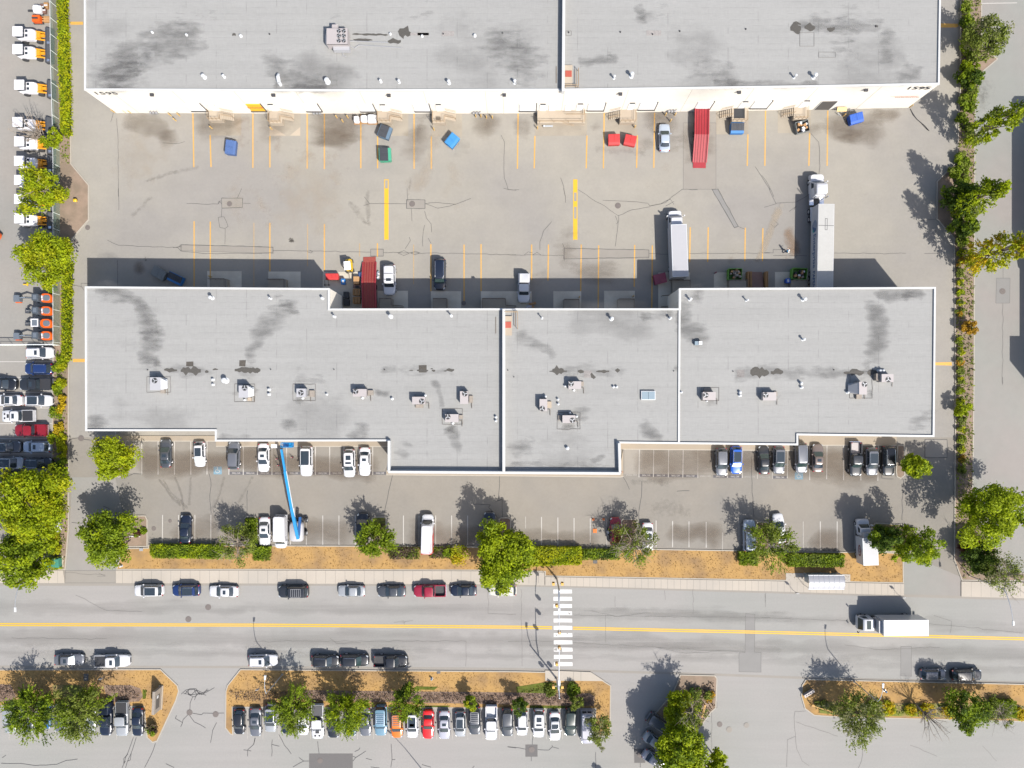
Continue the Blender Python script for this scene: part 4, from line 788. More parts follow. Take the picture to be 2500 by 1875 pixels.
LN = [(510, 541, 294, 'E', 'concrete landing and steps beside the blue bin, westmost along the white wall'), (657.6, 688, 301, 'E', 'concrete landing and steps right of the yellow dock door'), (922, 955, 299, 'E', 'concrete landing and steps beside the white wrapped bags'),
      (1055.6, 1087, 300, 'E', 'concrete landing with a small dark hatch on its floor'), (1312, 1428, 300, None, 'widest concrete landing, with a long railed walkway below the roof seam'), (1513.5, 1552, 299, 'W', 'concrete landing with steps, above the two red bins'),
      (1787, 1823, 297, 'W', 'concrete landing with a dark mat, above the blue bin with black lids'), (1938, 1970, 291, 'W', 'concrete landing and steps beside the open bay, eastmost on the white wall')]
for i, (a, b_, yf, st, lb) in enumerate(LN):
    t = landing(a, b_, yf, True, st, i, lb)
    if i == 3: MB().box(-.4, -1.6, 1.2, .3, -1.1, 1.45).build('floor_hatch', 'rail_dark', t)
    if i == 6: MB().box(-.9, -1.7, 1.2, .9, -.1, 1.225).build('mat', 'rubber', t)
    if i == 4:
        r = MB(); 
        for zz in (1.7, 2.2): r.tube([(.8, -.9, zz), (3.8, -.9, zz), (3.8, -.1, zz)], .035, 5); r.tube([(.2, -2.1, zz-.5), (2.2, -2.4, zz-1.1)], .035, 5)
        r.build('inner_railing', 'rail_beige', t); s_ = MB()
        for k in range(5): s_.box(1.0+.28*k, -2.1, 1.0-.2*k-.08, 1.28+.28*k, -1.15, 1.0-.2*k)
        #s_.build('stair', 'concrete', t)
LS = [(512, 554, 681, None), (655, 698, 682, None), (927, 958, 729, 'E'), (1057, 1092, 729, None), (1177, 1235, 729, 'E'), (1376, 1414, 731, None), (1509, 1548, 730, None), (1642, 1684, 683, 'W'), (1780, 1822, 684, None), (1931, 1971, 684, None)]
dsc = ['opposite the westmost yellow line pair', 'left of the red bin', 'right of the long red ramp', 'below the black minivan', 'beside the white pickup, with steps to its right', 'between the white pickup and the maroon bin', 'left of the maroon bin', 'behind the white box truck', 'below the green open bin of wood', 'below the green bin of rubbish']
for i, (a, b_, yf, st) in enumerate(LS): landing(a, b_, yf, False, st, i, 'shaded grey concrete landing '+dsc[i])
# ---------------------------------------------------------------- rooftop units
def hvac(px, py, w_, d_, h=1.15, fan=(0, 0), duct=None, hood=None, label='', mat='hvac', roof=True):
    """px,py = centre of the top face in the photo; sizes in photo px"""
    cx, cy = P(px, py, HB+h); k = (H-HB-h)/H/S; sx, sy = w_*k, d_*k
    t = T('rooftop_unit', label, 'hvac unit', (cx, cy, HB+.0), 0, 'air handling units on the flat roofs')
    MB().box(-sx/2, -sy/2, .12, sx/2, sy/2, h).box(-sx/2-.015, -sy/2-.015, h-.12, sx/2+.015, sy/2+.015, h+.012).build('casing', mat, t)
    MB().box(-sx/2+.1, -sy/2+.1, 0, sx/2-.1, sy/2-.1, .12).build('base_rail', 'rail_dark', t)
    if fan is not None:
        fx, fy = fan[0]*sx, fan[1]*sy; r = .42
        f = MB().cyl((fx, fy, h), (fx, fy, h+.05), r, r, 18).build('fan', 'hvac_fan', t)
        b_ = MB()
        for q in range(3):
            a = q*2.094+px; b_.add([(fx, fy, h+.057), (fx+r*.9*math.cos(a), fy+r*.9*math.sin(a), h+.057), (fx+r*.9*math.cos(a+.55), fy+r*.9*math.sin(a+.55), h+.057)], [(0, 1, 2)])
        b_.cyl((fx, fy, h+.05), (fx, fy, h+.07), .09, .09, 8); b_.build('fan_blade', 'fan_blade', f)
    if duct:
        x0, y0, x1, y1, z1 = duct; MB().box(x0*sx, y0*sy, 0, x1*sx, y1*sy, z1).build('duct', 'concrete' if len(label) % 2 else 'wood_grey', t)
    if hood:
        x0, x1 = hood[0]*sx, hood[1]*sx
        zt = h; MB().hexa([(x0, -sy*.35, .3), (x1, -sy*.45, .3), (x1, sy*.45, .3), (x0, sy*.35, .3)], [(x0, -sy*.2, .45), (x1, -sy*.45, zt-.03), (x1, sy*.45, zt-.03), (x0, sy*.2, .45)] if x0 < x1 else [(x0, -sy*.2, .45), (x1, -sy*.45, zt-.03), (x1, sy*.45, zt-.03), (x0, sy*.2, .45)]).build('intake_hood', 'vent_white' if x0 > 0 else 'hvac_light', t)
    p = MB(); p.tube([(sx/2, -sy/2+.2, .25), (sx/2+.5, -sy/2+.2, .2), (sx/2+.5, -sy/2-.7, .12)], .04, 5); p.tube([(-sx/2+.3, sy/2, .3), (-sx/2+.3, sy/2+.35, .12)], .035, 5); p.build('pipe', 'rail_dark', t)
    return t
hvac(379, 937, 25, 31, 1.5, (-.05, .25), (.2, -.75, .6, -.45, .5), (.85, .5), 'pale rooftop unit with white slanted hood, westmost on the office roof', 'hvac_light')
hvac(594, 956, 22, 29, 1.5, (.15, .3), (.2, -.8, .6, -.5, .5), (.9, .5), 'pale rooftop unit with slanted hood, second from the west', 'hvac_light')
hvac(735, 959, 22, 20, 1.2, (0.0, .0), (.75, -.5, 1.3, .3, .35), None, 'rooftop unit with centred fan, third from the west', 'hvac_light')
hvac(878, 959, 32, 18, 1.2, (-.3, .18), (.55, -.3, .95, .35, .4), None, 'wide rooftop unit with fan at its left end and a dirty streak to its right')
hvac(1022, 978, 31, 18, 1.2, (.25, -.1), (-.3, -1.0, .3, -.55, .35), None, 'wide rooftop unit with fan at its lower right, left of the narrow upright unit')
hvac(1133, 970.6, 19.5, 30.5, 1.2, (.1, .3), (.6, -.4, 1.05, .15, .3), None, 'narrow upright rooftop unit near the dividing wall')
hvac(1103, 1021, 32, 19, 1.2, (-.3, .18), (.52, -.1, .8, .4, .3), None, 'rooftop unit with fan at its left end, southmost in the western half')
hvac(1403.5, 940.4, 30.5, 18.5, 1.2, (-.3, .2), (.52, -.1, .75, .5, .3), None, 'rooftop unit nearest the roof hatch, east of the dividing wall')
hvac(1326.8, 989, 18.5, 29, 1.2, (-.15, -.3), (.55, -.25, 1.1, .3, .3), None, 'narrow upright rooftop unit with fan at its lower end')
hvac(1389, 1023.5, 31, 18.5, 1.2, (.28, -.15), (-.8, -.2, -.55, .5, .3), None, 'rooftop unit with fan at its right end, south of the upright one')
hvac(1731.7, 967, 31, 19.5, 1.2, (-.28, .12), (-.3, .6, .3, 1.0, .3), None, 'rooftop unit first to the east of the thin roof seam')
hvac(1879, 967.7, 32, 19.5, 1.2, (-.3, .15), (.5, .0, .75, .6, .3), None, 'rooftop unit in the middle of the eastern roof')
hvac(2107, 947.5, 18.5, 31, 1.9, (.2, .3), (-.3, -.85, .4, -.5, .5), (-1.4, -.5), 'tall rooftop unit with a big slanted intake hood on the eastern roof')
hvac(2167, 923, 28.5, 19, 1.5, (.05, -.2), (-.8, -.3, -.5, .6, .9), None, 'rooftop unit with two white flues behind it, eastmost on the office roof')
# large unit of the warehouse
cx, cy = P(825, 89, HB+1.8)
t = T('rooftop_unit', 'largest pale rooftop unit with six small fans, on the warehouse roof', 'hvac unit', (cx, cy, HB), 0, 'air handling units on the flat roofs')
MB().box(-1.75, -1.2, .2, 1.5, 1.25, 1.8).box(-1.0, 1.25, .2, -.1, 2.0, 1.5).box(-1.75, -1.2, 1.66, 1.5, 1.25, 1.815).build('casing', 'hvac', t)
MB().box(-.9, -1.75, .2, 1.6, -1.2, 1.1).hexa([(-2.3, -.6, .3), (-1.75, -1.1, .3), (-1.75, 1.1, .3), (-2.3, .6, .3)], [(-2.2, -.4, .9), (-1.75, -1.1, 1.7), (-1.75, 1.1, 1.7), (-2.2, .4, .9)]).build('intake_hood', 'hvac_light', t)
for i in range(3):
    for j in range(2): 
        fx, fy = .15+j*.75, -.65+i*.75
        f = MB().cyl((fx, fy, 1.81), (fx, fy, 1.86), .32, .32, 14).build('fan', 'hvac_fan', t)
        b_ = MB()
        for q in range(3): a = q*2.094+i; b_.add([(fx, fy, 1.868), (fx+.3*math.cos(a), fy+.3*math.sin(a), 1.868), (fx+.3*math.cos(a+.6), fy+.3*math.sin(a+.6), 1.868)], [(0, 1, 2)])
        b_.build('fan_blade', 'fan_blade', f)
MB().tube([(1.5, 0, .3), (2.4, .1, .15), (7.4, -.1, .1)], .06, 6).tube([(1.5, -.7, .3), (2.2, -1.0, .15), (2.9, -.5, .12), (9.5, -.9, .1)], .05, 6).tube([(.4, -1.75, .3), (.4, -2.2, .15), (.9, -2.3, .15)], .06, 6).build('pipe', 'vent_grey', t)
# skylight and the small white box
cx, cy = P(1583, 965.5, HB+.4)
t = T('skylight', 'pale blue rectangular skylight in two panes', 'skylight', (cx, cy, HB))
MB().ring(rect(-1.1, -.7, 1.1, .7), rect(-1.0, -.6, 1.0, .6), 0, .38).build('curb', 'vent_white', t)
MB().box(-1.0, -.6, .1, -.02, .6, .42).build('pane', 'skylight', t); MB().box(.02, -.6, .1, 1.0, .6, .42).build('pane', 'skylight', t)
cx, cy = P(1704, 837.6, HB+.7)
t = T('roof_box', 'small white metal box on the eastern roof above the middle unit', 'vent box', (cx, cy, HB))
MB().box(-.45, -.3, 0, .1, .3, .65).build('casing', 'skylight', t); MB().box(.1, -.25, .2, .65, .3, .8).build('hood', 'vent_white', t)
# ================================================================ VEHICLES
def paint(name, col, metal=0.0, rough=.32): return M('paint_'+name, col, rough, metal, coat=.45)
for n, c_, me in (('white', (.40, .40, .415), 0), ('offwhite', (.38, .365, .32), 0), ('silver', (.24, .25, .262), .2), ('lilac', (.27, .27, .31), .1), ('grey', (.050, .054, .062), .3), ('midgrey', (.105, .11, .125), .3), ('dark', (.018, .02, .024), .2), ('black', (.007, .008, .011), 0), ('navy', (.008, .022, .085), .1), ('ink', (.006, .010, .022), .1),
                  ('blue', (.008, .07, .34), .1), ('skyblue', (.10, .18, .24), .1), ('teal', (.005, .035, .045), .1), ('red', (.42, .006, .006), 0), ('darkred', (.17, .006, .012), .1), ('crimson', (.19, .006, .022), .1), ('orange', (.42, .105, .005), 0), ('brown', (.12, .095, .085), .3), ('paleblue', (.27, .31, .37), .1), ('cobalt', (.012, .08, .22), .1), ('green', (.010, .02, .019), .1)):
    paint(n, c_, me)
KIND = {  # L, W, belt, roof, cowl, windshield top, roof rear, rear glass base, nose z, tail z
 'sedan': (4.8, 1.86, .93, 1.46, 1.0, .16, -1.0, -1.65, .74, .95), 'coupe': (4.85, 1.9, .90, 1.36, .62, -.08, -1.05, -1.75, .76, .95),
 'hatchback': (4.25, 1.80, .96, 1.53, 1.0, .35, -1.45, -1.92, .76, .92), 'suv': (4.7, 1.9, 1.05, 1.70, 1.12, .36, -1.75, -2.15, .9, 1.0),
 'large_suv': (5.05, 2.0, 1.14, 1.86, 1.15, .62, -2.1, -2.36, 1.0, 1.1), 'minivan': (5.1, 1.98, 1.05, 1.78, 1.45, .75, -2.15, -2.4, .88, 1.0),
 'cargo_van': (5.7, 2.02, 1.2, 2.45, 2.0, 1.35, -2.7, -2.8, 1.0, 1.2), 'pickup_truck': (5.75, 2.0, 1.14, 1.88, 1.32, .78, -.62, -.85, 1.0, 1.12)}
def rr(x0, x1, w_, z, r=.25, n=3):
    """rounded rectangle ring seen from above"""
    r = min(r, w_*.9, (x1-x0)*.45); out = []
    for cx, cy, a0 in ((x1-r, w_-r, 0), (x0+r, w_-r, 90), (x0+r, -w_+r, 180), (x1-r, -w_+r, 270)):
        for k in range(n+1):
            a = math.radians(a0+90*k/n); out.append((cx+r*math.cos(a), cy+r*math.sin(a), z))
    return out
CACHE = {}
def car_meshes(kind, opts):
    key = (kind, opts)
    if key in CACHE: return CACHE[key]
    L, W, belt, roof, cowl, wst, rfr, rgb, nz, tz = KIND[kind]; h = W/2; xf, xr = L/2, -L/2
    o = set(opts); pk = kind == 'pickup_truck'; parts = []
    bedx = rgb-.08
    def sec(x, w_, zt, zb=.28, crown=.03):
        c = .10
        return [(x, -w_*.95, zb), (x, -w_, zb+.18), (x, -w_, zt-.22), (x, -w_+.03, zt-c), (x, -w_+.14, zt-.02), (x, -w_*.5, zt+crown*.7), (x, 0, zt+crown), (x, w_*.5, zt+crown*.7), (x, w_-.14, zt-.02), (x, w_-.03, zt-c), (x, w_, zt-.22), (x, w_, zb+.18), (x, w_*.95, zb)]
    rear_end = xr
    st = [(xf, h*.46, nz-.22), (xf-.05, h*.66, nz-.08), (xf-.16, h*.81, nz-.01), (xf-.38, h*.92, nz+.04), (xf-.75, h*.985, nz+(belt-nz)*.5), (cowl+.15, h, belt-.02), (cowl-.4, h, belt), (0, h, belt+.01)]
    if pk: st += [(bedx, h, belt)]
    elif kind == 'cargo_van': st += [(-1.5, h, belt), (xr+.1, h, belt), (xr, h*.97, belt)]
    else: st += [(rgb+.4, h, belt+.01), (rgb+.02, h*.985, tz+.02), (xr+.34, h*.94, tz), (xr+.15, h*.85, tz-.03), (xr+.04, h*.72, tz-.09), (xr, h*.55, tz-.22)]
    b = MB(); b.loft([sec(x, w_, z) for x, w_, z in st[::-1]]); 
    # cabin (solid), glass panels lie on it
    wb, wt = h-.07, h-(.27 if kind in ('sedan', 'coupe', 'hatchback') else .22 if kind != 'cargo_van' else .16)
    if kind == 'cargo_van':
        b.loft([rr(xr+.03, cowl, h-.02, belt-.05, .3), rr(xr+.06, cowl-.3, h-.05, 1.75, .3), rr(xr+.08, wst+.06, h-.10, roof-.12, .3), rr(xr+.14, wst-.04, h-.2, roof, .3)], True)
    else:
        b.loft([rr(rgb, cowl, wb, belt-.06, .38), rr(rgb+(rfr-rgb)*.86, cowl+(wst-cowl)*.86, wt+.035, roof-.09, .3), rr(rfr-.02, wst+.02, wt, roof-.03, .28), rr(rfr+.12, wst-.12, wt-.1, roof, .2)], True)
    parts.append(('body', b, 'PAINT', True, None))
    # glass
    e = .012; zt_, zb_ = roof-.07, belt+.02
    def lp(x0, z0, x1, z1, t): return (x0+(x1-x0)*t, z0+(z1-z0)*t)
    def endglass(xa, za, xb, zb2, ya, yb, s):
        m = MB(); nx = s*e*1.2
        for k in range(4):   # slightly bowed panel
            u0, u1 = -1+k*.5, -.5+k*.5
            bow = lambda u: s*.10*(1-u*u)
            m.add([(xa+nx+bow(u0), ya*u0, za+e), (xa+nx+bow(u1), ya*u1, za+e), (xb+nx+bow(u1)*.6, yb*u1, zb2+e), (xb+nx+bow(u0)*.6, yb*u0, zb2+e)], [(0, 1, 2, 3) if s > 0 else (3, 2, 1, 0)])
        return m
    shade = 'glass_shade' if 'shade' in o else 'glass_green' if 'greenglass' in o else 'glass'
    if kind == 'cargo_van':
        parts.append(('windshield', endglass(cowl-.10, belt+.15, wst+.09, roof-.32, h-.16, h-.24, 1), shade, False, None))
        for s in (-1, 1):
            m = MB(); m.add([(cowl-.35, s*(h-.02), belt+.12), (cowl-1.35, s*(h-.02), belt+.12), (cowl-1.35, s*(h-.07), roof-.6), (wst-.0, s*(h-.07), roof-.6)], [(0, 1, 2, 3)]); parts.append(('side_window', m, 'glass', False, None))
        if 'rearglass' in o:
            m = MB(); 
            for s in (-1, 1): m.add([(xr+.02, s*.08, 1.5), (xr+.02, s*(h-.22), 1.5), (xr+.05, s*(h-.28), roof-.3), (xr+.05, s*.08, roof-.3)], [(0, 1, 2, 3)])
            parts.append(('rear_window', m, 'glass', False, None))
    else:
        xa, za = lp(cowl, belt, wst, roof, .06); xb, zb2 = lp(cowl, belt, wst, roof, .90)
        parts.append(('windshield', endglass(xa, za, xb, zb2, wb-.10, wt-.06, 1), shade, False, None))
        xa, za = lp(rgb, belt, rfr, roof, .10); xb, zb2 = lp(rgb, belt, rfr, roof, .88)
        parts.append(('rear_window', endglass(xa, za, xb, zb2, wb-.12, wt-.08, -1), 'glass', False, None))
        for s in (-1, 1):
            m = MB()
            def side(x, t): y = wb+(wt-wb)*t+.014; return (x, s*y, belt+(roof-belt)*t)
            x0, x1 = rgb+.28, cowl-.42; x2, x3 = rfr+.02, wst-.06
            for a, b2 in ((0, .46), (.49, 1)):
                m.add([side(x0+(x1-x0)*a, .12), side(x0+(x1-x0)*b2, .12), side(x2+(x3-x2)*b2, .80), side(x2+(x3-x2)*a, .80)], [(0, 1, 2, 3)])
            parts.append(('side_window', m, 'glass', False, None))
    rw = wt-.10
    if 'pano' in o: m = MB().box(rfr+.35, -rw, roof-.01, wst-.05, rw, roof+.012); parts.append(('glass_roof', m, 'glass', False, None))
    if 'sunroof' in o: m = MB().box(wst-.75, -rw*.6, roof-.01, wst-.28, rw*.6, roof+.012); parts.append(('sunroof', m, 'glass', False, None))
    if 'twinroof' in o: m = MB().box(wst-.62, -rw*.75, roof-.01, wst-.28, rw*.75, roof+.012).box(wst-1.7, -rw*.65, roof-.01, wst-.95, rw*.65, roof+.012); parts.append(('sunroof', m, 'glass', False, None))
    if 'rails' in o:
        for s in (-1, 1): m = MB().tube([(wst-.2, s*(wt-.09), roof+.0), (wst-.4, s*(wt-.09), roof+.05), (rfr+.4, s*(wt-.09), roof+.05), (rfr+.2, s*(wt-.09), roof)], .022, 5); parts.append(('roof_rail', m, 'chrome' if 'darkrails' not in o else 'black_trim', False, None))
    if 'bars' in o:
        m = MB()
        for x in (wst-.55, wst-1.5): m.box(x-.03, -wt+.05, roof+.03, x+.03, wt-.05, roof+.07)
        parts.append(('roof_bars', m, 'black_trim', False, None))
    if 'rack' in o:
        m = MB(); a_ = wst-.5; n = 6
        for k in range(n): x = a_-.32*k; m.box(x-.025, -wt+.12, roof+.05, x+.025, wt-.12, roof+.09)
        m.box(a_-.32*(n-1), -wt+.1, roof+.04, a_, -wt+.15, roof+.10).box(a_-.32*(n-1), wt-.15, roof+.04, a_, wt-.1, roof+.10)
        parts.append(('roof_rack', m, 'chrome' if 'whiterack' in o else 'midgrey_trim', False, None))
    if pk:
        fl = .62; hb = h
        m = MB(); zt = belt+.01
        m.box(xr+.08, -hb+.02, .35, bedx+.02, -hb+.16, zt).box(xr+.08, hb-.16, .35, bedx+.02, hb-.02, zt).box(xr+.02, -hb+.08, .38, xr+.12, hb-.08, zt-.01).box(bedx-.06, -hb+.1, .35, bedx+.02, hb-.1, zt)
        parts.append(('bed', m, 'PAINT', False, None))
        parts.append(('bumper', MB().box(xr-.08, -hb+.08, .4, xr+.06, hb-.08, .6), 'chrome', False, None))
        if 'cover' in o: parts.append(('bed_cover', MB().box(xr+.10, -hb+.13, zt-.02, bedx-.02, hb-.13, zt+.045), 'black_trim' if 'grey' not in o else 'dark_trim', False, None))
        elif 'bodycover' in o: parts.append(('bed_cover', MB().box(xr+.12, -hb+.16, zt-.25, bedx-.25, hb-.16, zt-.05), 'PAINT', False, None))
        elif 'canopy' in o: parts.append(('canopy', MB().loft([rr(xr+.06, bedx, hb-.06, zt, .12), rr(xr+.22, bedx-.02, hb-.24, roof-.08, .12), rr(xr+.30, bedx-.08, hb-.3, roof-.02, .1)]), 'PAINT', True, None))
        else: parts.append(('bed_floor', MB().box(xr+.12, -hb+.16, fl-.05, bedx-.05, hb-.16, fl), 'vent_white' if 'whitebed' in o else 'hvac' if 'greybed' in o else 'black_trim', False, None))
    # wheels
    xa, xb = xf-.92, xr+(.95 if not pk else 1.25); R = .34 if kind in ('sedan', 'coupe', 'hatchback') else .38
    for x in (xa, xb):
        for s in (-1, 1):
            parts.append(('wheel', MB().cyl((x, s*(h-.20), R), (x, s*(h+.025), R), R, R, 16), 'rubber', False, None))
            parts.append(('rim', MB().cyl((x, s*(h+.02), R), (x, s*(h+.035), R), R*.62, R*.6, 12), 'rim', False, len(parts)-1))
    for s in (-1, 1):
        parts.append(('mirror', MB().box(cowl-.52, min(s*(h-.02), s*(h+.19)), belt-.02, cowl-.34, max(s*(h-.02), s*(h+.19)), belt+.13), 'PAINT', False, None))
        parts.append(('headlight', MB().hexa([(xf-.42, s*(h*.88)-.07, nz-.06), (xf-.13, s*h*.66-.09, nz-.10), (xf-.10, s*h*.70+.07, nz-.10), (xf-.40, s*(h*.90)+.05, nz-.06)], [(xf-.42, s*(h*.87)-.08, nz+.06), (xf-.14, s*h*.65-.09, nz+.01), (xf-.11, s*h*.70+.06, nz-.02), (xf-.40, s*(h*.90)+.04, nz+.04)]), 'lamp_clear', False, None))
        zz = tz if not pk else belt
        parts.append(('taillight', MB().box(xr+.09, min(s*h*.66, s*h*.90), zz-.32, xr+.24 if 'bigtail' not in o else xr+.42, max(s*h*.66, s*h*.90), zz-.04 if 'bigtail' not in o else zz+.03), 'lamp_red', False, None))
    if 'scoops' in o: parts.append(('hood_vent', MB().box(xf-.75, -.5, belt-.05, xf-.5, -.2, belt+.0).box(xf-.75, .2, belt-.05, xf-.5, .5, belt+.0).box(cowl+.15, -.3, belt, cowl+.5, .3, belt+.055), 'black_trim', False, None))
    if 'redstripe' in o: parts.append(('red_livery', MB().add([(xr+.1, -h-.006, .5), (xf-1.6, -h-.006, .5), (xf-2.0, -h-.006, 1.15), (xr+.9, -h+.0, 1.25), (xr+.1, -h-.0, 1.25)], [(0, 1, 2, 3, 4)]).add([(xr+.1, -h-.01, 1.2), (xf-2.6, -h-.01, 1.2), (xf-3.0, -h+.08, 2.1), (xr+.12, -h+.16, 2.36)], [(0, 1, 2, 3)]).add([(xr+.1, -h+.15, 2.40), (xf-3.4, -h+.14, 2.38), (xf-3.9, -h+.26, 2.46), (xr+.12, -h+.42, 2.465)], [(0, 1, 2, 3)]).add([(xr+.05, -h+.2, 2.30), (xr+.05, h-.15, 2.30), (xr+.2, h-.3, 2.466), (xr+.35, -h+.4, 2.466)], [(0, 1, 2, 3)]).add([(xr-.004, -h+.15, .4), (xr-.004, h-.05, .4), (xr+.02, h-.1, 2.3), (xr+.02, h-.5, 2.3), (xr-.002, -h+.15, 1.0)], [(0, 1, 2, 3, 4)]), 'paint_red', False, None))
    if 'seam' in o or True:
        parts.append(('trim', MB().box(xf-.07, -h*.42, .38, xf+.012, h*.42, nz-.24).box(cowl-.06, -wb+.2, belt+.015, cowl+.07, wb-.2, belt+.055), 'black_trim', False, None))
    out = []
    for n_, mb_, mt, sm, par in parts:
        me = bpy.data.meshes.new(n_); me.from_pydata(mb_.v, [], mb_.f); me.materials.append(None)
        if sm:
            me.polygons.foreach_set('use_smooth', [True]*len(me.polygons)); me.set_sharp_from_angle(angle=math.radians(38))
        out.append((n_, me, mt, par))
    CACHE[key] = out; return out
M('midgrey_trim', (.2, .2, .21), .5); M('dark_trim', (.05, .05, .055), .5)
ROT = {'R': 0, 'U': math.pi/2, 'L': math.pi, 'D': -math.pi/2}
PC = {}
def vehicle(kind, color, px, py, heading, label, opts=(), group=None, sc=1.0, cat=None, z=0, tilt=0.0, rest='all'):
    x, y = P(px, py, KIND[kind][3]*.55)
    rz = (ROT[heading] if isinstance(heading, str) else math.radians(heading))+math.radians(random.uniform(-1.2, 1.2)+tilt)
    t = T(kind, label, cat or {'pickup_truck': 'pickup truck', 'cargo_van': 'van', 'minivan': 'van'}.get(kind, 'car'), (x, y, z+.012), rz, group)
    t.scale = (sc, 1, 1)
    made = []
    for n_, me, mt, par in car_meshes(kind, tuple(sorted(opts))):
        k = (me.name, color if mt == 'PAINT' else mt)
        if k not in PC:
            m2 = me.copy(); m2.name = n_; m2.materials.clear(); m2.materials.append(MATS['paint_'+color if mt == 'PAINT' else mt]); PC[k] = m2
        o = bpy.data.objects.new(n_, PC[k]); C.objects.link(o); o.parent = made[par] if par is not None else t; made.append(o)
    return t
G1 = 'vehicles parked along the north kerb of the street'; G2 = 'vehicles parked along the south kerb of the street'
G3 = 'vehicles in the row at the bottom of the photo'; G4 = 'vehicles in the bays beside the office block'; G5 = 'vehicles in the row along the verge'; G6 = 'vehicles in the neighbouring western lot'
V = vehicle
V('suv', 'white', 362.6, 1442, 'L', 'white SUV with dark glass roof at the north kerb, left of the navy one', ('pano',), G1, 1.04)
V('suv', 'navy', 453.6, 1441.5, 'L', 'navy blue SUV between the two white cars at the north kerb', ('pano', 'rails'), G1, .98)
V('sedan', 'white', 545.7, 1444, 'L', 'white sedan with small sunroof at the north kerb, right of the navy SUV', ('sunroof',), G1, 1.02)
V('large_suv', 'dark', 715.5, 1445, 'L', 'black off-road SUV with a slatted roof rack at the north kerb', ('rack',), G1)
V('sedan', 'silver', 858, 1443, 'L', 'silver white sedan at the north kerb, between the rack SUV and a dark sedan', (), G1, .95)
V('sedan', 'grey', 956, 1443.8, 'L', 'dark grey sedan just left of the red pickup at the north kerb', (), G1, .98)
V('pickup_truck', 'crimson', 1049, 1443, 'L', 'crimson pickup truck with black open bed at the north kerb', (), G1, .94)
V('sedan', 'ink', 1131.5, 1441.7, 'L', 'dark navy sedan just right of the crimson pickup', (), G1, .92)
V('suv', 'offwhite', 1227, 1441, 'L', 'off-white wagon mostly hidden under the big roadside tree', ('rails',), G1)
V('sedan', 'midgrey', 168.5, 1611, 'R', 'grey sedan leftmost at the south kerb', ('sunroof', 'shade'), G2, 1.03)
V('pickup_truck', 'white', 273, 1614, 'R', 'white pickup truck with flat black bed cover at the south kerb', ('cover', 'sunroof'), G2, 1.02)
V('suv', 'white', 641, 1613, 'R', 'white SUV with sunroof alone by the driveway at the south kerb', ('sunroof', 'rails'), G2, 1.05)
V('suv', 'black', 793.6, 1614, 'R', 'black SUV at the south kerb, left one of a nose-to-tail pair', ('rails',), G2)
V('suv', 'black', 865, 1612.5, 'R', 'black SUV at the south kerb, just behind the black pickup', ('greenglass', 'rails'), G2, 1.03)
V('pickup_truck', 'black', 953.5, 1615, 'R', 'black pickup truck with open cluttered bed at the south kerb', (), G2)
V('hatchback', 'midgrey', 2279, 1647, 'R', 'grey hatchback with bright sun glint at the south kerb on the right', (), G2, 1.05)
V('suv', 'black', 2360.6, 1648, 'R', 'black SUV rightmost at the south kerb', ('rails', 'darkrails'), G2, 1.08)
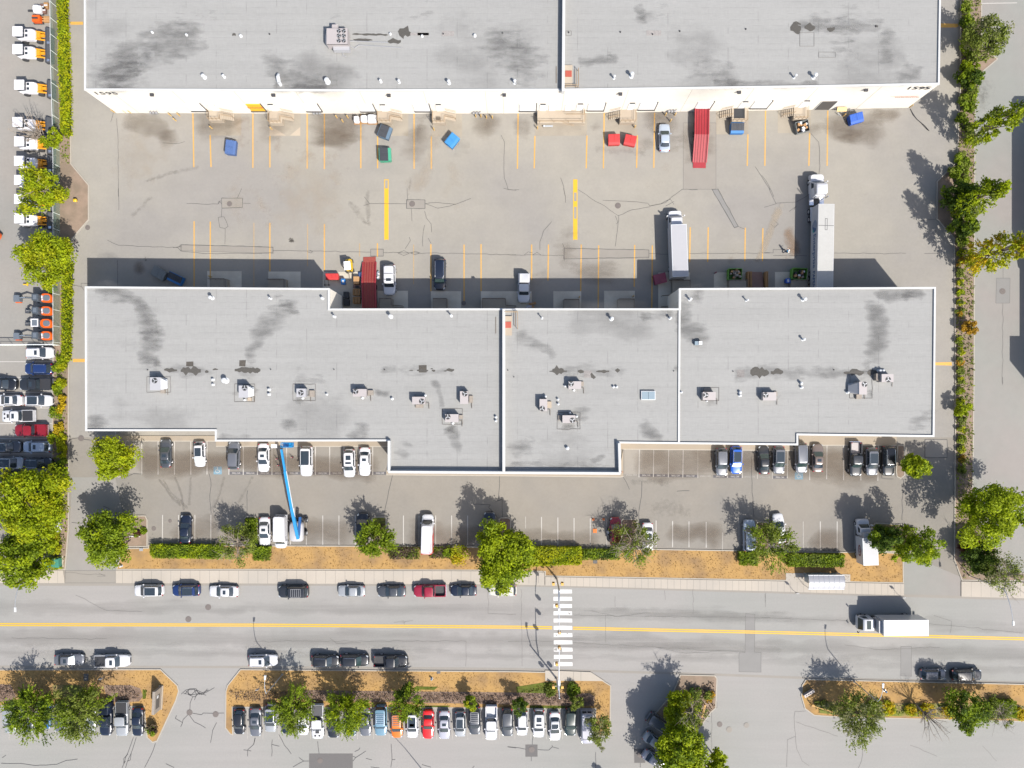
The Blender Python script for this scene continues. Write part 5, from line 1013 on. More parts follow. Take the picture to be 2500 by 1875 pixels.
# row at the bottom
R3 = [('suv', 'silver', 24, 1757, (), 'silver SUV under the leftmost tree of the bottom row'), ('sedan', 'grey', 67, 1755, (), 'grey car half hidden under the leftmost tree of the bottom row'), ('hatchback', 'cobalt', 110, 1750, (), 'blue hatchback peeking out from under a tree of the bottom row'),
      ('sedan', 'midgrey', 145, 1753, (), 'bluish grey sedan under the second tree of the bottom row'), ('suv', 'black', 184, 1758, ('rails',), 'black SUV under the second tree of the bottom row'), ('sedan', 'silver', 220, 1752, (), 'silver sedan beside the black canopy pickup'),
      ('pickup_truck', 'ink', 257.5, 1755, ('canopy',), 'black pickup truck with canopy, left of the silver pickup'), ('pickup_truck', 'silver', 297, 1756, ('cover',), 'silver pickup truck with black bed cover near the driveway'), ('sedan', 'ink', 336, 1763, (), 'dark navy sedan next to the grass point of the driveway'),
      ('hatchback', 'black', 584, 1763, (), 'black hatchback leftmost of the row right of the driveway'), ('sedan', 'midgrey', 624, 1764, ('sunroof',), 'purplish grey sedan with sunroof, second of the row right of the driveway'), ('suv', 'silver', 661, 1754, ('pano',), 'silver SUV with dark roof, third of the row right of the driveway'),
      ('sedan', 'ink', 701, 1758, (), 'dark sedan hidden under the third tree of the bottom row'), ('sedan', 'white', 740, 1761, (), 'white sedan left of the white pickup with hood vents'), ('pickup_truck', 'white', 775, 1763, ('cover', 'grey', 'scoops'), 'white pickup truck with black hood vents and dark bed cover'),
      ('suv', 'black', 814, 1768, (), 'black SUV under the fourth tree of the bottom row'), ('sedan', 'teal', 856.5, 1763, (), 'black and teal sedan at the right edge of the fourth tree'), ('sedan', 'midgrey', 892, 1763, (), 'grey sedan left of the light blue wagon'),
      ('large_suv', 'skyblue', 929.6, 1760, ('rack', 'whiterack'), 'light blue wagon with white roof rack'), ('suv', 'orange', 969, 1768, ('rack',), 'orange car half under the fifth tree'), ('suv', 'white', 1007, 1768, ('sunroof', 'pano'), 'white SUV between the orange car and the red coupe'),
      ('coupe', 'red', 1045.6, 1769, ('bigtail',), 'bright red coupe with black rear window'), ('sedan', 'lilac', 1085, 1770.6, ('sunroof',), 'pale lilac sedan right of the red coupe'), ('hatchback', 'silver', 1123.6, 1769, ('pano',), 'silver hatchback with dark roof glass beside a small tree'),
      ('suv', 'grey', 1159, 1760, ('rack',), 'charcoal SUV with striped roof under the small round tree'), ('pickup_truck', 'white', 1199.5, 1766, ('whitebed',), 'white pickup truck with pale open bed'), ('suv', 'grey', 1238.6, 1764, ('bigtail',), 'grey SUV with large red tail lamps, right of the white pickup'),
      ('hatchback', 'white', 1275, 1766, (), 'white hatchback under the second small round tree'), ('suv', 'white', 1315.6, 1767, ('twinroof', 'bigtail', 'rails'), 'white SUV with red tail lamps and sunroof, in front of the dark square patch'), ('sedan', 'white', 1355, 1774, ('pano',), 'white sedan with long black glass roof'),
      ('suv', 'green', 1393, 1763, ('greenglass',), 'very dark green SUV near the right end of the row')]
for k, c_, x, y, o_, lb in R3: V(k, c_, x, y, 'D', lb, o_, G3)
V('cargo_van', 'lilac', 1433, 1777, 'D', 'long silver white van at the right end of the bottom row', ('rearglass',), G3)
V('minivan', 'midgrey', 1613, 1769, -33, 'grey van parked at an angle in the tree shade', ('rails',), 'vehicles angled under the driveway trees')
V('sedan', 'silver', 1602, 1813, -33, 'silver car parked at an angle, its nose hidden under the driveway trees', (), 'vehicles angled under the driveway trees')
V('sedan', 'lilac', 1600, 1857, -33, 'pale car almost wholly hidden under the trees at the bottom edge', (), 'vehicles angled under the driveway trees')
# beside the office block
R4 = [('sedan', 'grey', 404.4, 1107, 'U', ('sunroof', 'greenglass'), 'dark grey sedan leftmost beside the office block'), ('hatchback', 'white', 487, 1109, 'D', ('pano', 'shade'), 'white hatchback with dark roof beside the blue access marking'), ('suv', 'midgrey', 570.7, 1112, 'U', (), 'dark grey SUV right of the blue access marking'),
      ('sedan', 'white', 643, 1117.5, 'D', ('sunroof',), 'white sedan left of the lift boom'), ('large_suv', 'white', 747.6, 1126, 'D', ('pano', 'shade'), 'large white SUV with long dark glass roof, right of the lift boom'), ('suv', 'white', 852.5, 1131, 'D', ('twinroof',), 'white SUV with two sunroof panes near the front bay'),
      ('sedan', 'white', 890.5, 1127, 'D', ('sunroof', 'shade'), 'white sedan with sunshade, nearest the front bay'), ('suv', 'midgrey', 1762, 1127.6, 'D', (), 'grey SUV with shiny roof and hood left of the blue SUV'), ('suv', 'blue', 1797.5, 1123, 'D', ('pano', 'shade', 'rails'), 'bright blue SUV beside the office block'),
      ('sedan', 'black', 1865, 1123, 'U', ('greenglass',), 'black sedan backed against the office walkway'), ('suv', 'midgrey', 1902, 1123, 'D', ('greenglass', 'pano', 'bigtail'), 'silver grey SUV with dark roof right of the black sedan'), ('minivan', 'midgrey', 1956.6, 1118, 'D', ('rails', 'greenglass'), 'grey van in the access bay of the east side'),
      ('sedan', 'brown', 1996.7, 1118, 'U', ('sunroof', 'greenglass'), 'brownish beige sedan right of the grey van'), ('pickup_truck', 'dark', 2090, 1121, 'D', ('greenglass', 'greybed'), 'black pickup truck with open bed near the east end'), ('suv', 'midgrey', 2129, 1127, 'D', ('rails', 'pano'), 'grey SUV with roof rails between two black vehicles'), ('large_suv', 'black', 2169.6, 1125, 'D', ('rails',), 'black SUV beside the round-cornered tree island at the east end')]
for k, c_, x, y, h_, o_, lb in R4: V(k, c_, x, y, h_, lb, o_, G4)
R5 = [('sedan', 'ink', 453, 1292, 'U', (), 'black sedan alone in the stalls by the western hedge'), ('sedan', 'white', 646, 1297.6, 'D', ('sunroof',), 'white sedan left of the white van by the boom lift'), ('minivan', 'black', 884.5, 1290, 'U', (), 'black vehicle half under the spiky tree'),
      ('suv', 'ink', 1195, 1284, 'U', (), 'dark car in the shade beside the big central tree'), ('suv', 'darkred', 1503, 1297, 'U', (), 'dark red car under the half-bare tree'), ('sedan', 'white', 1581.5, 1311, 'D', ('pano',), 'white car speckled by the half-bare tree'),
      ('large_suv', 'paleblue', 1830, 1308, 'U', (), 'pale van-like car left of the eastern hedge tree')]
for k, c_, x, y, h_, o_, lb in R5: V(k, c_, x, y, h_, lb, o_, G5, 1.06 if 'van-like' in lb else 1)
V('sedan', 'white', 1903, 1290, 98, 'white sedan slightly turned, right of the eastern hedge tree', (), G5, 1.05)
V('cargo_van', 'white', 684, 1299, 'D', 'tall white van beside the boom lift, nose over the verge', ('rearglass', 'greenglass'), G5, .98)
V('cargo_van', 'white', 1043, 1304, 'U', 'white van with red side livery, tail over the hedge', ('redstripe',), G5, 1.14, tilt=-1)
# west lot
R6 = [('suv', 'white', 96, 861.6, 'R', ('sunroof', 'rails'), 'white SUV right below the yard gate'), ('suv', 'navy', 93, 900, 'L', ('rails',), 'navy SUV below the white one'), ('pickup_truck', 'dark', 86, 938, 'L', ('cover', 'sunroof'), 'black pickup truck in the right column of the western lot'),
      ('suv', 'black', 6, 938, 'R', ('rails', 'pano'), 'black SUV cut by the left edge, behind the black pickup'), ('suv', 'white', 93, 978, 'R', ('pano', 'rails'), 'white SUV with dark roof in the right column'), ('sedan', 'white', 20, 977, 'L', ('pano',), 'white sedan cut by the left edge, nose to tail with a white SUV'),
      ('pickup_truck', 'white', 43, 1015.6, 'L', ('cover', 'sunroof', 'scoops'), 'white pickup truck with black bed cover above the red pickup'), ('pickup_truck', 'darkred', 74, 1050.7, 'L', ('bodycover',), 'red pickup truck in the western lot'), ('suv', 'paleblue', 88.6, 1091, 'L', ('sunroof',), 'silver blue SUV below the red pickup'),
      ('suv', 'grey', 17, 1091, 'R', ('pano', 'rails'), 'dark grey SUV cut by the left edge, below the white pickup'), ('minivan', 'silver', 20, 1130, 'R', ('pano', 'rails'), 'silver van with long dark roof cut by the left edge'), ('suv', 'dark', 93, 1131.7, 'R', ('rails', 'pano'), 'charcoal SUV partly in the big tree shade'), ('sedan', 'black', 20, 1164, 'L', (), 'black car lowest in the western lot, at the edge of the big tree'), ('suv', 'white', 112, 1287, 'R', (), 'white car glimpsed between two big western trees')]
for k, c_, x, y, h_, o_, lb in R6: V(k, c_, x, y, h_, lb, o_, G6, .94 if k == 'pickup_truck' else .98)
G7 = 'vehicles parked in the loading yard'
V('sedan', 'paleblue', 1622.5, 335.6, 'U', 'silver sedan parked left of the long red ramp of the warehouse', ('greenglass',), G7, .98)
V('large_suv', 'white', 950.6, 683, 'D', 'white SUV with crossbars right of the lower red ramp', ('bars', 'sunroof'), G7, 1.02)
V('minivan', 'ink', 1073.6, 669.5, 'D', 'black van with silver roof rails at the edge of the building shade', ('rails', 'greenglass'), G7, 1.03)
V('pickup_truck', 'white', 1279, 703, 'D', 'white pickup truck with canopy standing half in the building shade', ('canopy',), G7, .86)
# ---------------------------------------------------------------- trucks
def wheels(t, xs, h, R=.5, dual=False):
    for x in xs:
        for s in (-1, 1):
            w_ = MB().cyl((x, s*(h-.32-(.25 if dual else 0)), R), (x, s*h, R), R, R, 16).build('wheel', 'rubber', t); MB().cyl((x, s*h, R), (x, s*(h+.015), R), R*.55, R*.5, 12).build('rim', 'rim', w_)
def box_body(t, x0, x1, h, z0, z1, mat='paint_white', roofm='hvac_light'):
    b = MB().box(x0, -h, z0, x1, h, z1).build('cargo_box', mat, t)
    MB().box(x0+.05, -h+.05, z1, x1-.05, h-.05, z1+.02).build('box_roof', roofm, b)
    MB().box(x0-.02, -h-.02, z1-.12, x1+.02, -h+.06, z1+.03).box(x0-.02, h-.06, z1-.12, x1+.02, h+.02, z1+.03).box(x0-.02, -h, z1-.12, x0+.06, h, z1+.032).box(x1-.06, -h, z1-.12, x1+.02, h, z1+.032).build('box_rim', 'vent_white', b)
    return b
def conv_cab(t, x0, x1, h, roof, hoodlen, mat='paint_white'):
    """cab with a hood: x0 rear, x1 front"""
    xc = x1-hoodlen
    b = MB(); b.loft([rr(x0, x1, h, .5, .25), rr(x0, x1-.05, h, 1.0, .3), rr(x0, x1-.15, h-.05, roof*.56, .45)])
    b.loft([rr(x0, xc+.25, h-.05, roof*.54, .2), rr(x0, xc-.25, h-.14, roof-.14, .2), rr(x0+.05, xc-.4, h-.24, roof, .2)])
    c_ = b.build('cab', mat, t, True); c_.data.set_sharp_from_angle(angle=math.radians(38))
    MB().add([(xc+.27, -h+.2, roof*.58), (xc+.27, h-.2, roof*.58), (xc-.2, h-.28, roof-.16), (xc-.2, -h+.28, roof-.16)], [(0, 1, 2, 3)]).build('windshield', 'glass_green', c_)
    for s in (-1, 1):
        MB().add([(xc-.05, s*(h-.04), roof*.6), (xc-1.0, s*(h-.04), roof*.6), (xc-1.0, s*(h-.11), roof-.25), (xc-.35, s*(h-.11), roof-.25)], [(0, 1, 2, 3)]).build('side_window', 'glass', c_)
        MB().tube([(xc, s*h, roof*.6), (xc+.1, s*(h+.28), roof*.62)], .03, 5).box(xc+.02, min(s*(h+.2), s*(h+.42)), roof*.52, xc+.16, max(s*(h+.2), s*(h+.42)), roof*.8).build('mirror', 'vent_white', c_)
        MB().box(x1-.22, min(s*(h-.5), s*(h-.12)), .75, x1-.05, max(s*(h-.5), s*(h-.12)), 1.02).build('headlight', 'lamp_clear', c_)
    return c_
def at(px, py, z): return P(px, py, z)
# yard box truck (nose up)
(xa, ya), (xb, yb) = P(1657, 548, 3.75), P(1661.5, 675, 3.75)
d = Vector((xa-xb, ya-yb)); Lb = d.length; ang = math.atan2(d.y, d.x)
t = T('box_truck', 'white box truck backed to the shaded dock, nose pointing into the yard', 'truck', (xb, yb, .012), ang)
box_body(t, 0, Lb, 1.27, 1.0, 3.75); conv_cab(t, Lb+.08, Lb+2.95, 1.1, 2.55, 1.15, 'paint_white')
MB().box(.1, -1.0, .7, Lb+1, 1.0, .98).build('chassis', 'black_trim', t); wheels(t, (1.8, Lb+2.0), 1.2, .48)
MB().box(-.12, -1.2, .6, 0, 1.2, .75).build('bumper', 'black_trim', t)
# cube truck at the verge (nose up)
(xa, ya), (xb, yb) = P(2124, 1313.8, 3.35), P(2126.5, 1380, 3.35)
d = Vector((xa-xb, ya-yb)); Lb = d.length; ang = math.atan2(d.y, d.x)
t = T('cube_truck', 'white cube truck with dark oval emblem, tail over the dry grass', 'truck', (xb, yb, .012), ang)
bx = box_body(t, 0, Lb, 1.22, .8, 3.35, 'paint_white', 'hvac_light'); MB().box(Lb, -.85, 2.1, Lb+.75, .85, 3.05).build('cab_overhang', 'hvac_light', bx)
conv_cab(t, Lb+.05, Lb+2.75, 1.0, 2.05, 1.1, 'paint_white'); MB().box(.1, -1.0, .55, Lb+1, 1.0, .8).build('chassis', 'black_trim', t); wheels(t, (1.2, Lb+1.95), 1.1, .38)
ov = MB(); pts = [(Lb*.5+.95*math.cos(a), 1.232, 2.15+.55*math.sin(a)) for a in np.linspace(0, 2*math.pi, 25)[:-1]]; ov.add(pts, [tuple(range(24))]); M('oval_maroon', (.12, .02, .025), .5); ov.build('emblem', 'oval_maroon', bx)
ow = MB()
for k, w_ in enumerate((.18, .16, .2, .14, .18)): ow.box(Lb*.5-.62+k*.27, 1.235, 2.02, Lb*.5-.62+k*.27+w_, 1.245, 2.3)
ow.box(Lb*.5-.6, 1.235, 1.72, Lb*.5+.6, 1.24, 1.78).box(Lb*.5-.6, 1.235, 2.52, Lb*.5+.6, 1.24, 2.57); ow.build('emblem_band', 'vent_white', bx)
M('street_roof', (.42, .42, .42), .5)
# street box truck (nose left), cab-over
x0, yc = P(2266.5, 1533, 4.2); x1, _ = P(2158, 1533, 4.2); Lb = x0-x1
t = T('box_truck', 'white box truck with snub cab driving along the street', 'truck', (x0, yc+.0, .012), math.pi+.006)
bx = box_body(t, 0, Lb, 1.27, 1.1, 4.2, 'paint_white', 'street_roof'); MB().box(Lb, -1.0, 1.3, Lb+.5, 1.0, 3.6).build('reefer_unit', 'hvac_light', bx)
x2 = Lb+2.95
b = MB(); b.loft([rr(Lb+.75, x2, 1.12, .5, .2), rr(Lb+.75, x2, 1.12, 1.3, .2), rr(Lb+.75, x2-.45, 1.0, 2.45, .2), rr(Lb+.8, x2-.7, .9, 2.6, .15)]); cb = b.build('cab', 'paint_white', t, True); cb.data.set_sharp_from_angle(angle=math.radians(38))
MB().add([(x2+.01, -.98, 1.38), (x2+.01, .98, 1.38), (x2-.40, .88, 2.38), (x2-.40, -.88, 2.38)], [(0, 1, 2, 3)]).build('windshield', 'glass_green', cb)
MB().box(x2-1.65, -.72, 2.56, x2-.95, .72, 2.615).build('roof_glass', 'glass_green', cb)
for s in (-1, 1):
    MB().add([(x2-.25, s*1.128, 1.4), (x2-1.3, s*1.128, 1.4), (x2-1.3, s*1.02, 2.3), (x2-.6, s*1.02, 2.3)], [(0, 1, 2, 3)]).build('side_window', 'glass', cb)
    MB().tube([(x2-.1, s*1.1, 2.0), (x2+.15, s*1.4, 2.0)], .03, 5).box(x2+.1, min(s*1.3, s*1.5), 1.5, x2+.2, max(s*1.3, s*1.5), 2.1).build('mirror', 'black_trim', cb)
MB().box(.1, -1.0, .75, Lb+.7, 1.0, 1.08).build('chassis', 'black_trim', t); wheels(t, (1.9, Lb+1.7), 1.2, .46)
MB().box(-.3, -1.1, .5, 0, 1.1, .65).build('bumper', 'black_trim', t)
# semi trailer and tractor
xt, ytop = P(2017.8, 497.8, 4.1); xt2, ybot = P(2014.3, 711, 4.1)
ang = math.atan2(ytop-ybot, xt-xt2); Lt = math.hypot(ytop-ybot, xt-xt2)
t = T('semi_trailer', 'long white semi trailer lettered along its side, backed to the dock', 'trailer', (xt2, ybot, .012), ang)
bx = MB().box(0, -1.3, 1.15, Lt, 1.3, 4.08).build('cargo_box', 'paint_white', t)
M('trailer_roof', (.29, .285, .27), .6, terms=[(.5, .10), (3, .10)])
MB().box(.06, -1.24, 4.08, Lt-.06, 1.24, 4.10).build('box_roof', 'trailer_roof', bx)
MB().box(Lt-3.55, -1.24, 4.10, Lt-3.48, 1.24, 4.106).ring(rect(Lt-4.25, -.2, Lt-2.35, .2), rect(Lt-4.18, -.13, Lt-2.42, .13), 4.10, 4.107).build('roof_seam_patch', 'tar', bx)
M('panel_side', (.62, .66, .72), .5)
# lettering on the west side (reads from nose to tail): west side is +y local
def side_text(txt, hgt, x, z, mat, wid, name='lettering'):
    me = text_mesh(txt, 1.0, mat, .03); co = np.array([v.co[:] for v in me.vertices]); mn, mx = co.min(0), co.max(0); c_ = (mn+mx)/2
    for v in me.vertices: v.co = ((v.co.x-c_[0])*wid/(mx[0]-mn[0]), (v.co.y-c_[1])*hgt/(mx[1]-mn[1]), 0)
    o = bpy.data.objects.new(name, me); C.objects.link(o); o.parent = bx; o.location = (x, 1.306, z); o.rotation_euler = (math.pi/2, 0, math.pi); return o
M('navy_ink', (.03, .07, .16), .6); M('teal_ink', (.02, .25, .22), .6); M('grey_ink', (.25, .28, .34), .6)
side_text('Enterprise', 1.45, Lt-7.45, 2.6, 'navy_ink', 5.6); side_text('PAPER', .95, Lt-12.1, 2.68, 'navy_ink', 2.75)
lg = MB(); gx, gz = Lt-3.35, 2.7
def ell(cx, cz, rx, rz_, y, n=22, a0=0, a1=2*math.pi): return [(cx+rx*math.cos(a), y, cz+rz_*math.sin(a)) for a in np.linspace(a0, a1, n)]
lg.add(ell(gx, gz, 1.0, .95, 1.306)[:-1], [tuple(range(21))]); lg.build('emblem', 'navy_ink', bx)
l2 = MB()
for k in range(5):
    zz = gz+.75-k*.30; l2.add([(gx+.95, 1.310, zz+.05), (gx-.55+.12*k, 1.310, zz+.02), (gx-.5+.12*k, 1.310, zz-.09), (gx+.95, 1.310, zz-.03)], [(0, 1, 2, 3)])
l2.build('emblem_line', 'vent_white', bx)
l3 = MB()
for k in range(4): zz = gz+.62-k*.30; l3.add([(gx+1.0, 1.306, zz+.05), (gx+2.7-.25*k, 1.306, zz+.03), (gx+2.7-.25*k, 1.306, zz+.0), (gx+1.0, 1.306, zz-.03)], [(0, 1, 2, 3)])
l3.build('emblem_streak', 'grey_ink', bx)
l4 = MB(); l4.add([(gx-.9, 1.311, gz-.2), (gx-.3, 1.311, gz-.75), (gx-.75, 1.311, gz-.85), (gx-1.0, 1.311, gz-.6)], [(0, 1, 2, 3)]); l4.build('emblem_leaf', 'teal_ink', bx)
MB().box(.3, -.5, .95, Lt-.5, .5, 1.14).build('chassis', 'black_trim', t); wheels(t, (2.0, 3.3), 1.22, .5, True)
MB().box(Lt-4.3, -1.0, .1, Lt-4.15, -.85, 1.15).box(Lt-4.3, .85, .1, Lt-4.15, 1.0, 1.15).build('landing_gear', 'black_trim', t)
tx, ty = P(2001, 476, 2.5)
t = T('semi_tractor', 'white bonneted tractor unit coupled to the lettered semi trailer', 'truck', (P(2000, 470, 2.0)[0], P(2000, 497, 1.2)[1]-1.2, .012), math.pi/2+.02)
cb = conv_cab(t, 2.0, 6.1, 1.12, 2.7, 1.55, 'paint_white')
b = MB(); b.loft([rr(2.2, 4.15, .98, 2.5, .2), rr(2.3, 4.0, .9, 3.35, .25), rr(2.4, 3.6, .8, 3.45, .2)]); b.build('sleeper_roof', 'paint_white', cb, True)
MB().box(-1.9, -.45, .75, 2.2, .45, 1.05).build('chassis', 'black_trim', t); MB().box(1.0, -1.2, .55, 2.9, -.5, 1.0).box(1.0, .5, .55, 2.9, 1.2, 1.0).build('fuel_tank', 'chrome', t)
MB().box(-1.7, -1.15, 1.1, .6, -.65, 1.16).box(-1.7, .65, 1.1, .6, 1.15, 1.16).build('mudguard', 'paint_white', t)
wheels(t, (-1.3, 0.0), 1.2, .5, True); wheels(t, (4.9,), 1.15, .5); MB().cyl((1.85, 1.0, 1.0), (1.85, 1.0, 3.3), .08, .08, 8).cyl((1.85, -1.0, 1.0), (1.85, -1.0, 3.3), .08, .08, 8).build('exhaust', 'chrome', t)
# ---------------------------------------------------------------- yard ramps
M('ramp_red', (.21, .008, .014), .5, terms=[(1.2, .2), (7, .25)]); M('ramp_red_rim', (.26, .022, .030), .45, terms=[(2, .15)]); M('ramp_dark', (.14, .008, .014), .6, terms=[(2, .25)]); M('ramp_worn', (.19, .035, .025), .7, terms=[(3, .3), (12, .4)])
def ramp(xg0, yg, xd, yd, wd, zt, label, flat=.25, rust=False):
    """from ground end (xg,yg px at z=.1) to dock end (px at z=zt)"""
    a = Vector(P(xg0, yg, .1)); b = Vector(P(xd, yd, zt)); d = b-a; Lr = d.length; ang = math.atan2(d.y, d.x)
    t = T('loading_ramp', label, 'loading ramp', (a.x, a.y, .014), ang, 'red steel loading ramps'); h = wd/2
    prof = [(0, .06), (.9, .16), (Lr*(1-flat), zt), (Lr, zt)]
    deck = MB(); rim = MB(); rib = MB()
    for (x0, z0), (x1, z1) in zip(prof, prof[1:]):
        deck.add([(x0, -h, z0-.05), (x1, -h, z1-.05), (x1, h, z1-.05), (x0, h, z0-.05), (x0, -h, z0), (x1, -h, z1), (x1, h, z1), (x0, h, z0)], [(3, 2, 1, 0), (4, 5, 6, 7), (0, 1, 5, 4), (2, 3, 7, 6)])
        if x0 > .5 or x0 == .9:
            for s in (-1, 1):
                for yy in (h, ):
                    q0, q1 = s*(h-.02), s*(h+.13); lo, hi = min(q0, q1), max(q0, q1)
                    rim.add([(x0, lo, z0-.32 if x0 > 1 else z0-.1), (x1, lo, z1-.32), (x1, hi, z1-.32), (x0, hi, z0-.32 if x0 > 1 else z0-.1), (x0, lo, z0+.16), (x1, lo, z1+.16), (x1, hi, z1+.16), (x0, hi, z0+.16)], [(3, 2, 1, 0), (4, 5, 6, 7), (0, 1, 5, 4), (1, 2, 6, 5), (2, 3, 7, 6), (3, 0, 4, 7)])
            for k in range(5):
                yy = -h+.2+(2*h-.4)*k/4
                rib.add([(x0, yy-.05, z0+.004), (x1, yy-.05, z1+.004), (x1, yy+.05, z1+.004), (x0, yy+.05, z0+.004), (x0, yy-.03, z0+.06), (x1, yy-.03, z1+.06), (x1, yy+.03, z1+.06), (x0, yy+.03, z0+.06)], [(4, 5, 6, 7), (0, 1, 5, 4), (2, 3, 7, 6)])
    deck.build('deck', 'ramp_worn' if rust else 'ramp_red', t); rim.build('side_rim', 'ramp_red_rim', t); rib.build('grip_rib', 'ramp_dark' if not rust else 'ramp_red', t)
    lg = MB()
    for s in (-1, 1): lg.box(Lr*.55, s*h-.08, 0, Lr*.55+.15, s*h+.08, zt*.7).cyl((Lr*.6, s*(h-.1), .35), (Lr*.6, s*(h+.1), .35), .34, .34, 14)
    lg.build('undercarriage', 'rubber', t); return t
ramp(1707.5, 410, 1714, 266, 2.15, 1.35, 'long red ribbed steel ramp sloping from a dock door of the white warehouse', .45)
ramp(902, 627, 902, 752, 2.1, 1.35, 'worn red steel ramp running into the shade of the office block', .5, True)
# brown dock pit ramp with timber rails
a = P(1847, 664, .15); b = P(1847, 712, 1.1)
t = T('dock_bridge', 'brown steel dock bridge between timber rails, in the shade', 'loading ramp', (a[0], a[1], .014), 0)
dl = a[1]-b[1]
MB().hexa([(-.95, -dl, 0), (.95, -dl, 0), (.95, 0, 0), (-.95, 0, 0)], [(-.95, -dl, 1.1), (.95, -dl, 1.1), (.95, 0, .12), (-.95, 0, .12)]).build('deck', 'brown_steel', t)
r = MB()
for x in (-1.75, -1.45, -1.2, 1.25, 1.5): r.box(x-.06, -dl, .0, x+.06, -.1, 1.35)
r.build('timber_rail', 'wood', t)
# ================================================================ BINS, MACHINES, STREET FURNITURE
for n, c_ in (('bin_blue', (.045, .085, .20)), ('bin_slate', (.06, .10, .145)), ('bin_green', (.035, .21, .13)), ('bin_sky', (.018, .14, .32)), ('bin_red', (.34, .016, .016)), ('bin_royal', (.006, .06, .30)), ('bin_grey', (.12, .13, .13)), ('bin_maroon', (.15, .014, .045)), ('bin_lime', (.09, .24, .03)), ('bin_dark', (.028, .03, .036)), ('bin_cobalt', (.012, .11, .30))):
    M(n, c_, .5, terms=[(2, .12), (9, .12)])
def dumpster(px, py, w_, d_, rot, mat, lid, label, h=1.35, fill=None, slope=True, cat='bin'):
    cx, cy = P(px, py, h*.8); k = (H-h)/H/S; hx, hy = w_*k/2, d_*k/2
    t = T('dumpster', label, cat, (cx, cy, .014), math.radians(rot), 'waste bins in the loading yard')
    zf = h*.78 if slope else h
    # body walls
    b = MB(); th = .06
    o0 = [(-hx*.95, -hy*.9, .12), (hx*.95, -hy*.9, .12), (hx*.95, hy*.95, .12), (-hx*.95, hy*.95, .12)]; o1 = [(-hx, -hy, zf), (hx, -hy, zf), (hx, hy, h), (-hx, hy, h)]
    n = 4; v = o0+o1+[(x*(1-th/hx), y*(1-th/hy), z) for x, y, z in o1]+[(x*(1-th/hx), y*(1-th/hy), .25) for x, y, z in o0]
    f = [(3, 2, 1, 0)]
    for i in range(4):
        j = (i+1) % 4; f += [(i, j, 4+j, 4+i), (4+i, 4+j, 8+j, 8+i), (8+i, 8+j, 12+j, 12+i)]
    f.append((12, 13, 14, 15)); b.add(v, f); b.build('bin_body', mat, t)
    rb = MB(); rb.box(-hx-.05, -hy*.3, h*.45, -hx+.01, hy*.3, h*.62).box(hx-.01, -hy*.3, h*.45, hx+.05, hy*.3, h*.62); rb.build('fork_pocket', mat, t)
    for sx in (-1, 1):
        for sy in (-1, 1): MB().cyl((sx*hx*.8-.05, sy*hy*.75, .08), (sx*hx*.8+.05, sy*hy*.75, .08), .08, .08, 8).build('caster', 'rubber', t)
    if lid:
        MB().hexa([(-hx+.02, -hy+.02, zf-.03), (hx-.02, -hy+.02, zf-.03), (hx-.02, -hy*.48, zf+(h-zf)*.25), (-hx+.02, -hy*.48, zf+(h-zf)*.25)], [(-hx+.02, -hy+.02, zf+.01), (hx-.02, -hy+.02, zf+.01), (hx-.02, -hy*.48, zf+(h-zf)*.25+.04), (-hx+.02, -hy*.48, zf+(h-zf)*.25+.04)]).build('front_plate', mat, t)
        for s in (-1, 1):
            l = MB(); x0, x1 = (-hx+.01, -.015) if s < 0 else (.015, hx-.01)
            zm = zf+(h-zf)*.25; l.hexa([(x0, -hy*.5, zm+.045), (x1, -hy*.5, zm+.045), (x1, hy*.9, h+.01), (x0, hy*.9, h+.01)], [(x0, -hy*.5, zm+.085), (x1, -hy*.5, zm+.085), (x1, hy*.9, h+.05), (x0, hy*.9, h+.05)])
            nr = 4
            for q in range(nr):
                xx = x0+(x1-x0)*(q+.5)/nr; l.hexa([(xx-.04, -hy*.45, zm+.085), (xx+.04, -hy*.45, zm+.085), (xx+.04, hy*.8, h+.045), (xx-.04, hy*.8, h+.045)], [(xx-.03, -hy*.45, zm+.11), (xx+.03, -hy*.45, zm+.11), (xx+.03, hy*.8, h+.075), (xx-.03, hy*.8, h+.075)])
            l.build('lid', lid, t)
    if fill:
        for q in range(14):
            x, y = random.uniform(-hx*.7, hx*.7), random.uniform(-hy*.7, hy*.7); s = random.uniform(.12, .26)
            MB().box(x-s, y-s*.8, h*.5, x+s, y+s*.8, h*random.uniform(.75, 1.02), random.uniform(0, 3)).build('rubbish', random.choice(fill), t)
    return t
dumpster(563.5, 360, 34, 24, 84, 'bin_blue', 'bin_blue', 'slate blue bin standing alone at the west end of the yard')
dumpster(939.7, 322, 30, 29, 70, 'bin_slate', 'bin_dark', 'grey blue bin with ribbed black lids beside a concrete slab')
dumpster(940.5, 377.5, 32, 29, 93, 'bin_green', 'bin_dark', 'mint green bin with ribbed black lids, south of the grey blue one')
dumpster(1104, 343, 31, 24, 52, 'bin_sky', 'bin_sky', 'bright blue bin turned at an angle in the yard')
dumpster(1499, 341, 28, 25, 2, 'bin_red', 'bin_red', 'bright red bin, left one of the pair'); dumpster(1538.5, 343, 28, 24, -12, 'bin_red', 'bin_red', 'bright red bin turned slightly, right one of the pair')
dumpster(1800, 313, 32, 25, 0, 'bin_cobalt', 'bin_dark', 'blue bin with ribbed black lids below a stair landing'); dumpster(1959, 309.5, 32, 27, 14, 'bin_grey', None, 'grey open bin overflowing with cardboard boxes', fill=['cardboard', 'vent_white', 'bin_red', 'cardboard', 'wood'])
